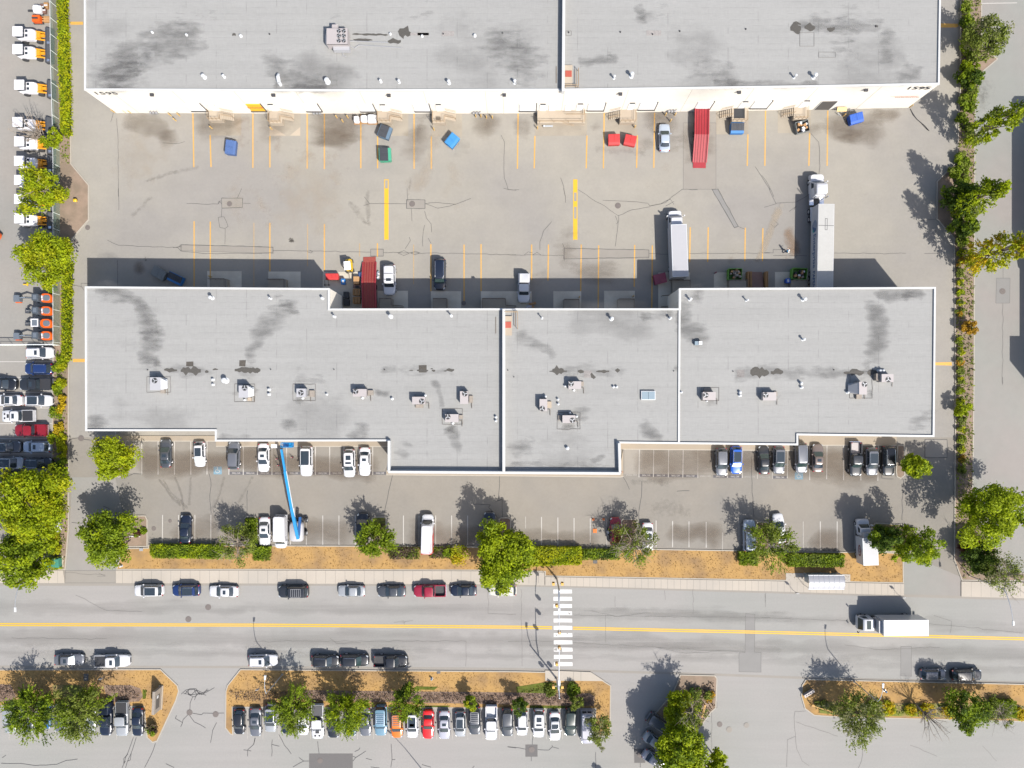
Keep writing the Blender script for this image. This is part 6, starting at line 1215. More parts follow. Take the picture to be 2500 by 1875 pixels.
dumpster(2090.6, 289, 33, 23, 16, 'bin_royal', 'bin_royal', 'royal blue bin at the east end of the white wall'); dumpster(388, 667, 34, 24, -32, 'bin_grey', 'bin_grey', 'dull grey bin in the shade left of a blue one'); dumpster(427.5, 680, 36, 22, -26, 'bin_cobalt', 'bin_dark', 'blue bin with dark lids in the shade beside the grey one')
dumpster(811, 675.5, 31, 15, 0, 'bin_red', 'bin_red', 'red bin half in the shade left of the forklift', 1.1); dumpster(1611.5, 680.5, 30, 24, 14, 'bin_maroon', 'bin_maroon', 'maroon bin in the shade beside the box truck')
dumpster(1794.5, 669.5, 33, 27, 0, 'bin_lime', None, 'lime green open bin holding wooden scraps', 1.6, fill=['wood_grey', 'wood', 'wood_grey']); dumpster(1951.5, 668.5, 36, 27, -2, 'bin_lime', None, 'lime green open bin full of rubbish beside the semi trailer', 1.6, fill=['vent_white', 'wood_grey', 'bin_maroon', 'cardboard', 'rubber'])
def wheelie(px, py, w_, d_, mat, label, papers=False):
    cx, cy = P(px, py, 1.0); k = .99/S
    t = T('wheeled_bin', label, 'bin', (cx, cy, .014)); hx, hy = w_*k/2, d_*k/2
    MB().loft([rr(-hx*.85, hx*.85, hy*.85, .1, .1), rr(-hx, hx, hy, .95, .12)]).build('bin_body', mat, t); MB().loft([rr(-hx-.03, hx+.03, hy+.03, .95, .12), rr(-hx, hx, hy, 1.04, .12)]).build('lid', mat, t)
    MB().box(-.15, -.22, 1.04, .15, .22, 1.05).build('sticker', 'vent_white', t)
    for s in (-1, 1): MB().cyl((s*hx*.7-.03, hy*.8, .1), (s*hx*.7+.03, hy*.8, .1), .1, .1, 10).build('wheel', 'rubber', t)
wheelie(837.5, 687.5, 10, 14, 'bin_cobalt', 'small blue wheeled bin left of the cardboard crate'); wheelie(1924, 685.5, 11, 11, 'bin_royal', 'small blue wheeled bin left of the rubbish-filled green bin')
# goods
def bag(px, py, w_, d_, label, h=1.1):
    cx, cy = P(px, py, h*.8); t = T('wrapped_pallet', label, 'wrapped goods', (cx, cy, .014), 0, 'white wrapped goods on pallets'); k = 1/S; hx, hy = w_*k/2, d_*k/2
    MB().box(-hx-.08, -hy-.08, 0, hx+.08, hy+.08, .14).build('pallet', 'wood', t)
    rings = []
    for z, s in ((.14, .92), (.4, 1.02), (.8, 1.0), (1.0, .92), (h, .7)): rings.append([(x*(1+random.uniform(-.05, .05)), y*(1+random.uniform(-.05, .05)), z+random.uniform(-.03, .03)) for x, y, _ in rr(-hx*s, hx*s, hy*s, z, .2)])
    MB().loft(rings).build('wrapped_load', 'plastic_white', t, False)
bag(870, 291, 13, 15, 'white wrapped pallet, left one of the three in a row'); bag(888, 289, 15, 16, 'white wrapped pallet, middle one of the three'); bag(907, 288, 22, 19, 'large round white wrapped load, right one of the three, touching the concrete landing', 1.3)
def pallet_stack(px, py, label, n=7, mat='wood', rz=0):
    cx, cy = P(px, py, n*.14); t = T('pallet_stack', label, 'pallets', (cx, cy, .014), rz, 'stacks of pallets by the worn red ramp')
    for q in range(n):
        m = MB(); z = q*.15
        for k in (range(6) if q == n-1 else (0, 5)): m.box(-.6, -.5+k*.19, z+.11, .6, -.5+k*.19+.09, z+.13)
        for x in (-.55, 0, .5): m.box(x-.05, -.5, z, x+.05, .53, z+.11)
        m.build('pallet', mat, t)
pallet_stack(870, 713, 'tall stack of wooden pallets beside the worn red ramp, northern one'); pallet_stack(870, 733, 'tall stack of wooden pallets beside the worn red ramp, southern one', 8); pallet_stack(889, 722, 'greyer low stack of pallets squeezed against the worn red ramp', 4, 'wood_grey')
cx, cy = P(869.6, 684, 1.0); t = T('cardboard_crate', 'tan cardboard crate above the pallet stacks', 'crate', (cx, cy, .014)); MB().box(-.46, -.62, .12, .46, .62, 1.0).build('box', 'cardboard', t); MB().box(-.47, -.05, .5, .47, .05, 1.006).build('tape', 'wood', t); MB().box(-.5, -.65, 0, .5, .65, .12).build('pallet', 'wood_grey', t)
cx, cy = P(872, 699, .5); t = T('metal_rack', 'dark red metal rack below the cardboard crate', 'rack', (cx, cy, .014)); MB().box(-.7, -.25, .1, .9, .25, .45).build('frame', 'brown_steel', t); MB().box(-.3, -.3, .45, .3, .1, .5).build('shelf', 'rubber', t)
cx, cy = P(884, 671, .4); t = T('tarpaulin_heap', 'blue tarpaulin heap with white straps beside the worn red ramp', 'tarpaulin', (cx, cy, .014)); MB().loft([[(x*(1+random.uniform(-.1, .1)), y, z) for x, y, _ in rr(-.7*s, .7*s, .55*s, z, .2)] for z, s in ((0, 1), (.3, .95), (.5, .6))]).build('sheet', 'bin_blue', t); MB().box(-.1, -.5, .3, .0, .5, .53).build('strap', 'vent_white', t)
cx, cy = P(923, 672, .3); t = T('wrap_pile', 'pile of white and blue plastic wrap leaning on the worn red ramp', 'rubbish', (cx, cy, .014))
for q in range(5): MB().box(-.2, -.7+q*.28, 0, .2, -.45+q*.28, .25+.08*(q % 3), q).build('wrap', 'plastic_white' if q % 2 else 'skylight', t)
for k, (px, py, lb) in enumerate(((845, 720, 'dark wheeled bins lined along the stepped wall, northern one'), (846, 738, 'dark wheeled bins lined along the stepped wall, southern one'))):
    cx, cy = P(px, py, .9); t = T('wheeled_bin', lb.replace('bins lined', 'bin'), 'bin', (cx, cy, .014)); MB().box(-.4, -.5, .1, .4, .5, .95).build('bin_body', 'bin_dark', t); MB().box(-.43, -.53, .95, .43, .53, 1.02).build('lid', 'rubber', t)
cx, cy = P(799, 691, .3); t = T('hand_truck', 'dark hand truck lying on the shaded slab left of the blue wheeled bin', 'hand truck', (cx, cy, .014)); MB().tube([(-.4, -.3, .2), (-.4, .5, .5), (.2, .5, .5), (.2, -.3, .2), (-.4, -.3, .2)], .03, 6).build('frame', 'rubber', t); MB().cyl((-.5, -.3, .15), (-.4, -.3, .15), .15, .15, 10).cyl((.2, -.3, .15), (.3, -.3, .15), .15, .15, 10).build('wheel', 'rubber', t)
# scrap rack, boards and bench at the white wall
cx, cy = P(2068, 269, .8); t = T('sign_board', 'yellow lettered board by the open bay', 'sign', (cx-1.0, cy+.3, .014)); MB().box(-.8, -.05, 1.0, .8, .05, 1.05).hexa([(-.8, -.6, 1.0), (.8, -.6, 1.0), (.8, 0, 1.3), (-.8, 0, 1.3)], [(-.8, -.6, 1.03), (.8, -.6, 1.03), (.8, 0, 1.33), (-.8, 0, 1.33)]).build('board', 'signal_yellow', t)
m = MB(); 
for q in range(3): m.hexa([(-.65, -.5+q*.18, 1.055+q*.09), (.6, -.5+q*.18, 1.055+q*.09), (.6, -.43+q*.18, 1.09+q*.09), (-.65, -.43+q*.18, 1.09+q*.09)], [(-.65, -.5+q*.18, 1.07+q*.09), (.6, -.5+q*.18, 1.07+q*.09), (.6, -.43+q*.18, 1.105+q*.09), (-.65, -.43+q*.18, 1.105+q*.09)])
m.build('lettering', 'ink', t); MB().cyl((-.7, 0, 0), (-.7, 0, 1.1), .04, .04, 6).cyl((.7, 0, 0), (.7, 0, 1.1), .04, .04, 6).build('post', 'rail_dark', t)
cx, cy = P(2062, 275, .3); t = T('bike_rack', 'tangle of grey metal racks left of the royal blue bin', 'rack', (cx, cy, .014)); m = MB()
for q in range(9): x, y = random.uniform(-1.2, 1.2), random.uniform(-.9, .9); m.tube([(x, y, .05), (x+random.uniform(-.6, .6), y+random.uniform(-.3, .6), random.uniform(.4, 1.1)), (x+random.uniform(-1, 1), y+random.uniform(-.5, .5), .1)], .035, 5)
m.build('frame', 'galv', t)
cx, cy = P(1338, 307.5, .45); t = T('bench', 'white and grey low bench on the widest landing slab', 'bench', (cx, cy, .014)); MB().box(-.8, -.14, .38, -.55, .14, .45).build('seat', 'vent_white', t); MB().box(-.55, -.14, .36, .8, .14, .42).build('seat', 'lamp_clear', t); MB().box(-.75, -.1, 0, -.65, .1, .38).box(.65, -.1, 0, .75, .1, .36).build('leg', 'galv', t)
cx, cy = P(1294, 744, .4); t = T('rubbish_pile', 'small pile of rubbish and bags behind the white canopy pickup', 'rubbish', (cx, cy, .014))
for q in range(8): x, y = random.uniform(-1.0, 1.0), random.uniform(-.4, .4); MB().box(x-.2, y-.18, 0, x+.2, y+.18, random.uniform(.15, .4), random.uniform(0, 3)).build('bag', random.choice(['cloth_white', 'wood', 'paint_lilac', 'cardboard']), t)
# bollards
def bollard(px, py, label, mat='bollard_yellow', h=1.05, grp='yellow bollards of the loading yard'):
    cx, cy = P(px, py); t = MB().cyl((0, 0, 0), (0, 0, h), .10, .10, 10).cyl((0, 0, h), (0, 0, h+.06), .10, .04, 10).build('bollard', mat, loc=(cx, cy, .013)); tag(t, label, 'bollard', grp)
BL = [(279, 274, 'at the western corner of the white wall'), (307.5, 275, 'short, second from the western corner'), (320, 276, 'short, third from the western corner'), (418, 283, 'left one of three around the western gas meters'), (430, 295, 'front one of three around the western gas meters'), (439, 283, 'right one of three around the western gas meters'),
      (518, 314, 'at the corner of the westmost landing slab'), (664, 316, 'on the slab with fresh concrete patches'), (823, 288, 'left one near the pallets'), (838, 298, 'tallest near the white pallets'), (850, 288, 'right one near the white pallets'), (1060, 318, 'on the slab of the landing with a floor hatch'),
      (1162, 286, 'first of the row of four'), (1174.5, 286, 'second of the row of four'), (1188, 289, 'third of the row of four'), (1202, 289, 'fourth of the row of four'), (1312, 315, 'at the left corner of the widest slab'), (1425, 298, 'at the right side of the widest slab'), (1549, 312, 'between the landing and the right red bin'),
      (1624, 282, 'left one above the silver sedan'), (1636, 297, 'middle one above the silver sedan'), (1647, 282, 'right one above the silver sedan'), (2058, 284, 'beside the royal blue bin'), (2221, 262, 'at the eastern corner of the white wall'), (515.5, 676, 'on the westmost shaded slab'), (1414, 726, 'on the shaded slab with the dark spot'), (1545, 724, 'on the shaded slab left of the maroon bin')]
for x, y, l in BL: bollard(x, y, 'yellow bollard '+l)
bollard(1745, 667, 'red-topped bollard at the corner of the green bin slab', 'bin_maroon', grp=None)
# traffic cones and delineators
def cone(px, py, label, tall=False):
    cx, cy = P(px, py); t = T('traffic_cone', label, 'cone', (cx, cy, .014), random.uniform(0, 1), 'orange cones in the parking lot')
    h = 1.05 if tall else .7; MB().box(-.19, -.19, 0, .19, .19, .04).build('base', 'rubber' if tall else 'paint_orange', t); MB().cyl((0, 0, .04), (0, 0, h), .07 if tall else .14, .03, 10).build('cone_body', 'paint_red' if tall else 'paint_orange', t); MB().cyl((0, 0, h*.6), (0, 0, h*.75), .075 if tall else .075, .065 if tall else .06, 10).build('band', 'vent_white', t)
cone(677, 1120, 'slim red delineator left of the boom, upper one', True); cone(680, 1136, 'slim red delineator left of the boom, lower one', True); cone(714, 1116, 'slim red delineator right of the boom', True)
cone(1448.5, 1268, 'orange cone left of the dark red car, left one'); cone(1473.5, 1268, 'orange cone left of the dark red car, right one'); cone(1518, 1152, 'small orange cone at the corner of the front bay')
cx, cy = P(1452.5, 1296, .1); t = tag(MB().box(-.32, -.34, 0, .32, .34, .09).build('orange_board', 'paint_orange', loc=(cx, cy, .014)), 'flat orange board lying in a stall near the dark red car', 'board')
# motorcycle
cx, cy = P(1486, 1304, .7); t = T('motorcycle', 'white and dark scooter parked left of the dark red car', 'motorcycle', (cx, cy, .014), math.pi/2+.2)
MB().loft([[(x, y*k, z) for x, y, z in rr(-.5, .55, .17, zz, .15)] for zz, k in ((.35, 1), (.6, 1.1), (.8, .8))]).build('body', 'paint_white', t, True); MB().cyl((.7, -.06, .3), (.7, .06, .3), .3, .3, 14).build('wheel', 'rubber', t); MB().cyl((-.65, -.07, .3), (-.65, .07, .3), .3, .3, 14).build('wheel', 'rubber', t)
MB().box(-.7, -.16, .78, .1, .16, .9).build('seat', 'rubber', t); MB().tube([(.45, -.35, 1.0), (.5, 0, .98), (.45, .35, 1.0)], .03, 6).cyl((.5, 0, .9), (.7, 0, .3), .04, .04, 6).build('handlebar', 'galv', t)
# ---------------------------------------------------------------- forklift
M('lift_yellow', (.45, .29, .012), .45)
cx, cy = P(846, 648, 1.6); t = T('forklift', 'yellow forklift with white roof left of the worn red ramp', 'forklift', (cx+.25, cy-.1, .014), math.radians(-84))
MB().loft([rr(-1.35, .8, .58, .25, .3), rr(-1.35, .8, .58, .8, .3), rr(-1.25, .7, .5, 1.05, .3)]).build('body', 'lift_yellow', t, False)
MB().box(-.7, -.55, 2.1, .75, .55, 2.17).build('roof', 'plastic_white', t)
p = MB(); [p.cyl((x, y, .9), (x*.9, y, 2.1), .03, .03, 6) for x in (-.65, .7) for y in (-.5, .5)]; p.build('roof_post', 'rubber', t)
MB().box(.95, -.42, .1, 1.05, -.32, 2.3).box(.95, .32, .1, 1.05, .42, 2.3).box(.95, -.42, 1.2, 1.05, .42, 1.3).box(.95, -.45, 2.2, 1.05, .45, 2.3).build('mast', 'rubber', t)
for s in (-1, 1): MB().box(1.08, s*.28-.06, .06, 2.2, s*.28+.06, .11).build('fork', 'wood_grey', t)
for x, R in ((.6, .32), (-.95, .26)):
    for s in (-1, 1): MB().cyl((x, s*.45, R), (x, s*.66, R), R, R, 14).build('wheel', 'rubber', t)
MB().box(-.3, -.22, 1.0, .1, .22, 1.15).box(-.35, -.22, 1.15, -.25, .22, 1.5).build('seat', 'rubber', t)
# ---------------------------------------------------------------- boom lift
M('lift_blue', (.006, .15, .34), .4); M('lift_blue_dark', (.006, .06, .19), .5)
bx_, by_ = P(724, 1298, 1.5); t = T('boom_lift', 'bright blue boom lift with grey base, its boom reaching to the office wall', 'boom lift', (bx_, by_, .014))
def loc(px, py, z): x, y = P(px, py, z); return (x-bx_, y-by_, z)
MB().loft([rr(-1.1, 1.1, 1.65, .9, .5), rr(-1.15, 1.15, 1.7, 1.2, .6), rr(-1.1, 1.1, 1.6, 1.75, .6), rr(-1.0, 1.0, 1.45, 1.9, .6)]).build('turntable_cover', 'hvac_light', t, True)
MB().box(-.9, -1.2, .45, .9, 2.2, .9).box(-1.2, 1.7, .45, 1.6, 2.0, .65).build('chassis', 'rubber', t)
for x, y in ((-1.1, 1.8), (1.35, 1.8), (-1.1, -1.0), (1.25, -.4)):
    w_ = MB().cyl((x-.2, y, .45), (x+.2, y, .45), .45, .45, 16).build('wheel', 'rubber', t); MB().cyl((x+.2, y, .45), (x+.22, y, .45), .26, .25, 12).build('rim', 'vent_white', w_)
def beam(p0, p1, w_, d_, name, mat, w1=None):
    a = Vector(p0); b = Vector(p1); u = (b-a).normalized(); s_ = u.cross(Vector((0, 0, 1))).normalized(); up = s_.cross(u)
    w1 = w1 or w_; v = []
    for p, ww, dd in ((a, w_, d_), (b, w1, d_*w1/w_)):
        for i, j in ((-1, -1), (1, -1), (1, 1), (-1, 1)): v.append(p+s_*(ww/2*i)+up*(dd/2*j))
    return MB().add(v, [(3, 2, 1, 0), (4, 5, 6, 7), (0, 1, 5, 4), (1, 2, 6, 5), (2, 3, 7, 6), (3, 0, 4, 7)]).build(name, mat, t)
p0, p1, p2, p3 = loc(728, 1315, 2.3), loc(712, 1240, 3.6), loc(696, 1150, 6.3), loc(687, 1096, 7.9)
beam(p0, p1, .46, .5, 'boom_section', 'lift_blue'); beam(p1, p2, .40, .42, 'boom_section', 'lift_blue'); beam(p2, p3, .30, .32, 'boom_section', 'lift_blue')
o_ = Vector((.30, 0, 0)); beam(Vector(loc(722, 1305, 2.0))+o_, Vector(p1)+o_, .14, .3, 'hydraulic_line', 'vent_white'); beam(Vector(p1)+o_*.8, Vector(p2)+o_*.7, .07, .2, 'hydraulic_line', 'vent_white')
beam(loc(730, 1310, 1.9), loc(733, 1262, 1.9), .35, .4, 'boom_support', 'lift_blue_dark')
bk = loc(692, 1086, 7.9); k_ = MB().box(bk[0]-.2, bk[1]-.35, 7.4, bk[0]+1.5, bk[1]+.35, 7.48).build('basket_floor', 'lift_blue_dark', t)
m = MB()
for z in (7.9, 8.5): m.tube([(bk[0]-.2, bk[1]-.35, z), (bk[0]+1.5, bk[1]-.35, z), (bk[0]+1.5, bk[1]+.35, z), (bk[0]-.2, bk[1]+.35, z), (bk[0]-.2, bk[1]-.35, z)], .05, 6)
for x, y in ((-.2, -.35), (1.5, -.35), (1.5, .35), (-.2, .35), (.6, -.35), (.6, .35)): m.cyl((bk[0]+x, bk[1]+y, 7.4), (bk[0]+x, bk[1]+y, 8.5), .04, .04, 6)
m.build('basket_rail', 'lift_blue', t); MB().box(bk[0]+.9, bk[1]-.3, 7.5, bk[0]+1.4, bk[1]+.3, 8.1).build('control_box', 'lift_blue', t)
q = loc(684, 1092, 7.9); MB().cyl((q[0]-.1, q[1]-.1, 7.2), (q[0], q[1], 8.2), .35, .35, 14).build('jib_joint', 'rubber', t); MB().box(q[0]-1.4, q[1]-.1, 7.6, q[0]-.5, q[1]+.45, 8.0).build('tool_tray', 'plastic_white', t)
# ---------------------------------------------------------------- loaders and excavators of the western yard
M('loader_orange', (.48, .20, .006), .5); M('loader_white', (.52, .51, .53), .4); M('bucket_dark', (.035, .038, .045), .6, terms=[(3, .3)]); M('digger_orange', (.48, .075, .006), .45); M('digger_grey', (.045, .055, .068), .5); M('digger_lid', (.085, .10, .12), .5)
def loader(py, label, bucket=True, px0=34, arm='loader_orange'):
    z = 2.3; cx, cy = P(px0+45, py, 1.2)
    t = T('wheel_loader', label, 'loader', (cx, cy, .01), 0, 'white and orange loaders parked along the fence')
    MB().box(-2.35, -.78, 2.38, -.75, .82, 2.5).build('cab_roof', 'loader_white', t)
    MB().hexa([(-2.1, -.72, .9), (-.85, -.72, .9), (-.85, .72, .9), (-2.1, .72, .9)], [(-2.2, -.70, 2.38), (-.80, -.70, 2.38), (-.80, .70, 2.38), (-2.2, .70, 2.38)]).build('cab', 'glass', t)
    MB().loft([rr(-2.3, .75, .85, .7, .35), rr(-2.3, .75, .85, 1.5, .35), rr(-1.0, .65, .72, 1.85, .35)]).build('engine_cover', 'loader_white', t, False)
    for s in (-1, 1): MB().box(-.68, s*.38-.2, 1.855, -.28, s*.38+.2, 1.93).build('cover_window', 'glass', t)
    for s in (-1, 1):
        MB().tube([(-.9, s*.62, 1.5), (.6, s*.62, 1.25), (2.0, s*.6, .7)], [.14, .15, .13], 6).build('lift_arm', arm, t)
    MB().box(.6, -.42, .9, 1.35, .42, 1.25).box(1.2, -.22, .85, 2.05, .22, 1.1).build('front_frame', arm, t)
    for x in (-1.5, .9):
        for s in (-1, 1): MB().cyl((x, s*.62, .5), (x, s*.98, .5), .5, .5, 16).build('wheel', 'rubber', t)
    if bucket:
        MB().add([(2.0, -1.45, .1), (2.9, -1.45, .08), (3.2, -1.45, .3), (2.3, -1.45, .95), (2.0, -1.45, .9), (2.0, 1.45, .1), (2.9, 1.45, .08), (3.2, 1.45, .3), (2.3, 1.45, .95), (2.0, 1.45, .9)], [(0, 1, 2, 3, 4), (9, 8, 7, 6, 5), (0, 5, 6, 1), (1, 6, 7, 2), (3, 8, 9, 4), (4, 9, 5, 0), (2, 7, 8, 3)]).build('bucket', 'bucket_dark', t)
        MB().box(2.35, -1.3, .95, 2.8, -.9, 1.0).build('bucket_edge', 'chrome', t)
    return t
LD = [(84, 'white and orange loader topmost along the fence, bucket tucked against another'), (127, 'white and orange loader second from the top, just below another'), (213, 'white and orange loader standing apart with gaps above and below'), (303, 'white and orange loader behind the bare tree branches, upper one'), (350, 'white and orange loader behind the bare tree branches, lower one'), (397, 'white and orange loader just above the leafy tree'), (443, 'white loader mostly covered by the tree crown'), (489, 'white loader at the left edge of the tree crown'), (536, 'lowest white and orange loader, between two tree crowns')]
for i, (y, l) in enumerate(LD): loader(y+2, l, True, 37 if i not in (0, 1, 3) else 33)
def digger(py, label, long_boom, canopy=False, px=105):
    cx, cy = P(px+3, py, .8); t = T('excavator', label, 'excavator', (cx, cy, .01), 0, 'orange and grey excavators parked at the fence')
    for s in (-1, 1):
        MB().loft([rr(-1.3, 1.1, .16, .05, .12), rr(-1.35, 1.15, .18, .3, .12), rr(-1.3, 1.1, .16, .5, .12)]).build('track', 'rubber', t).location = (0, s*.62, 0)
    h = 1.0
    MB().loft([rr(-.4, 1.5, .74, .55, .62, 5), rr(-.4, 1.52, .76, 1.1, .62, 5), rr(-.35, 1.45, .70, 1.3, .6, 5)]).build('body', 'digger_orange', t, False)
    MB().loft([rr(.1, 1.28, .50, 1.3, .42, 5), rr(.15, 1.22, .46, 1.38, .42, 5)]).build('engine_lid', 'digger_lid', t)
    MB().box(-1.15, -.62, .6, -.1, .62, 1.2).build('cab_base', 'digger_grey', t)
    if canopy:
        MB().ring(rect(-1.3, -.65, -.1, .65), rect(-1.15, -.5, -.25, .5), 2.15, 2.25).build('canopy_rim', 'plastic_white', t); MB().box(-1.15, -.5, 2.16, -.25, .5, 2.2).build('canopy', 'digger_lid', t)
        p = MB(); [p.cyl((x, y, 1.2), (x, y, 2.16), .03, .03, 6) for x in (-1.2, -.2) for y in (-.55, .55)]; p.build('canopy_post', 'rubber', t)
    else:
        MB().loft([rr(-1.2, -.15, .55, 1.2, .15), rr(-1.25, -.1, .58, 2.1, .15), rr(-1.2, -.15, .52, 2.2, .15)]).build('cab', 'digger_grey', t)
        MB().box(-.95, -.35, 2.2, -.4, .35, 2.215).build('roof_window', 'digger_lid', t)
        MB().box(-.05, -.1, 1.3, .1, .35, 1.5).box(-.02, -.45, 1.3, .12, -.15, 1.45).build('tank_cap', 'plastic_white', t)
    L_ = 3.9 if long_boom else 2.3
    MB().tube([(-1.1, 0, .9), (-1.1-L_*.35, 0, 1.7), (-1.1-L_*.75, 0, 1.0 if long_boom else .9)], [.13, .16, .10], 6).build('boom', 'digger_grey', t)
    MB().tube([(-1.0, .12, .9), (-1.1-L_*.3, .12, 1.35)], .05, 6).tube([(-1.1-L_*.35, 0, 1.85), (-1.1-L_*.7, 0, 1.3)], .05, 6).build('hydraulic_ram', 'chrome', t)
    xb = -1.1-L_*.85
    if long_boom: MB().loft([rr(xb-.75, xb+.35, .55, .1, .15), rr(xb-.8, xb+.35, .6, .7, .15), rr(xb-.65, xb+.3, .5, .95, .15)]).build('attachment', 'digger_lid', t); MB().box(xb-.7, -.72, .1, xb+.3, -.58, .35).build('attachment_edge', 'digger_orange', t)
    else: MB().box(xb-.35, -.32, .05, xb+.35, .32, .5).build('bucket', 'bucket_dark', t)
    return t
digger(728, 'orange excavator with long boom and boxy grey attachment, topmost of the four', True); digger(759.5, 'orange excavator with short boom, second of the four', False); digger(790, 'orange excavator with white-framed canopy, third of the four', False, True); digger(820, 'orange excavator with long boom nearest the gate, lowest of the four', True)
t = digger(570, 'orange excavator cut by the left edge of the photo', False, px=-22); t.rotation_euler = (0, 0, -.5)
cx, cy = P(90, 46, .8); t = T('generator', 'orange machine with frame near the top left corner', 'machine', (cx, cy, .01)); MB().loft([rr(-.7, .6, .55, .3, .1), rr(-.7, .6, .55, 1.0, .1)]).build('body', 'digger_orange', t); MB().box(-.9, -.6, .1, .8, .6, .3).box(-.6, -.1, 1.0, .3, .1, 1.2).build('frame', 'rubber', t)
cx, cy = P(111, 46, .4); t = T('pallet', 'pale wooden pallet beside the orange machine', 'pallet', (cx, cy, .01)); MB().box(-.6, -.5, 0, .6, .5, .3).build('frame', 'wood', t); MB().box(-.6, -.42, .3, .6, -.2, .34).box(-.6, .0, .3, .6, .2, .34).build('slat', 'cardboard', t)
cx, cy = P(88, 20, 1.2); t = T('water_tank', 'white tank on a trailer at the top left corner', 'tank', (cx, cy, .01)); MB().loft([rr(-.6, .6, .6, .3, .3), rr(-.7, .7, .7, .9, .35), rr(-.5, .5, .5, 1.3, .3)]).build('tank', 'plastic_white', t, False); MB().box(-1.9, -.15, .3, -.5, .15, .4).box(-.7, -.7, .2, .7, .7, .3).build('frame', 'rubber', t)
for q, (px, py) in enumerate(((104, 18), (113, 14), (108, 26))):
    cx, cy = P(px, py, .3); t = T('brick_pallet', 'stack of reddish boards right of the white tank, '+['lower left', 'upper', 'lower right'][q]+' one', 'stack', (cx, cy, .01)); MB().box(-.35, -.5, .0, .35, .5, .45).build('stack', 'brown_steel' if q != 1 else 'wood', t); MB().box(-.3, -.1, .45, .3, .1, .5).build('band', 'vent_white', t)
cx, cy = P(62, 694.5, .5); t = T('yellow_barrier', 'small yellow stand on the open yard above the excavators', 'stand', (cx, cy, .01)); MB().box(-.45, -.08, .35, .45, .1, .45).box(.2, -.25, .35, .4, .25, .5).build('top', 'lift_yellow', t); MB().cyl((0, 0, 0), (0, 0, .4), .05, .05, 6).build('post', 'rubber', t)
cx, cy = P(184, 489.5, .6); t = T('yellow_can', 'small yellow marker standing on the western mulch', 'marker', (cx, cy, .1)); MB().loft([rr(-.25, .25, .22, .3, .15), rr(-.3, .3, .27, .7, .15), rr(-.15, .15, .12, .85, .1)]).build('top', 'lift_yellow', t); MB().cyl((0, 0, 0), (0, 0, .3), .04, .04, 6).build('post', 'rubber', t)
# ---------------------------------------------------------------- fences
def mesh_mat(name, col, a):
    m, nt, b = newmat(name); b.inputs['Base Color'].default_value = (*col, 1); b.inputs['Alpha'].default_value = a; MATS[name] = m
mesh_mat('fence_mesh', (.19, .26, .20), .42); mesh_mat('wire_mesh', (.3, .32, .3), .18)
FP = [(139.5, -80), (139.5, 0), (140.5, 120), (143, 235), (146, 330), (147, 400), (147, 560), (147, 660), (147, 843)]
w_ = PP(FP); t = T('yard_fence', 'tall green screened fence along the western machine yard', 'fence', (0, 0, 0)); HF = 1.95
m = MB()
for a, b in zip(w_, w_[1:]): m.add([(*a, .05), (*b, .05), (*b, HF), (*a, HF)], [(0, 1, 2, 3)])
m.build('fence_panel', 'fence_mesh', t); MB().tube([(*a, HF) for a in w_], .04, 6).build('top_rail', 'vent_white', t)
for y in range(-60, 845, 39):
    for (xa, ya), (xb, yb) in zip(FP, FP[1:]):
        if ya <= y <= yb: px = xa+(xb-xa)*(y-ya)/(yb-ya)
    x, yy = P(px, y); MB().cyl((x, yy, 0), (x, yy, HF), .04, .04, 6).build('post', 'fence_metal', t)
t = T('yard_gate', 'wire mesh gate with white top rail between the machine yard and the car lot', 'gate', (0, 0, 0))
xa, ya = P(-80, 843); xb, yb = P(147, 843)
MB().add([(xa, ya, .1), (xb, ya, .1), (xb, ya, HF), (xa, ya, HF)], [(0, 1, 2, 3)]).build('mesh_panel', 'wire_mesh', t)
MB().box(xa, ya-.05, HF-.05, xb, ya+.05, HF+.05).build('top_rail', 'vent_white', t)
m = MB().box(xa, ya-.03, .1, xb, ya+.03, .16).box(xa, ya-.02, .95, xb, ya+.02, 1.0)
for k in range(9): x = xa+(xb-xa)*k/8; m.box(x-.03, ya-.03, 0, x+.03, ya+.03, HF-.05)
m.build('frame', 'fence_metal', t)
# ---------------------------------------------------------------- lamps and signals
def lamp(base, dirv, Hh, arm, label, z0=.1, r=.09, mat='galv'):
    x, y = P(*base); t = T('street_lamp', label, 'street lamp', (x, y, z0), 0, 'street lamps')
    MB().tube([(0, 0, 0), (0, 0, Hh-1.2)], [r, r*.7], 8).build('pole', mat, t)
    d = Vector(dirv).normalized(); pts = [(0, 0, Hh-1.2)]
    for k in range(1, 7): a = k/6; pts.append((d.x*arm*a**1.3, d.y*arm*a**1.3, Hh-1.2+1.25*math.sin(a*math.pi/2)))
    MB().tube(pts, [r*.7-.005*k for k in range(7)], 7).build('arm', mat, t)
    e = Vector(pts[-1]); s = Vector((-d.y, d.x, 0)); 
    hd = MB().hexa([e+s*-.13+Vector((0, 0, -.08)), e+s*.13+Vector((0, 0, -.08)), e+s*.17+d.to_3d()*.75+Vector((0, 0, -.08)), e-s*.17+d.to_3d()*.75+Vector((0, 0, -.08))][::-1], [e+s*-.1+Vector((0, 0, .08)), e+s*.1+Vector((0, 0, .08)), e+s*.14+d.to_3d()*.7+Vector((0, 0, .06)), e-s*.14+d.to_3d()*.7+Vector((0, 0, .06))][::-1]).build('lamp_head', 'vent_white', t)
    MB().cyl((0, 0, 0), (0, 0, .12), .2, .18, 10).build('base', 'concrete', t)
lamp((128, 1398), (.03, -1), 9.2, 3.2, 'street lamp leaning over the street at the far left'); lamp((2366, 1405), (.12, -1), 10, 4.6, 'street lamp beside the wispy tree at the far right')
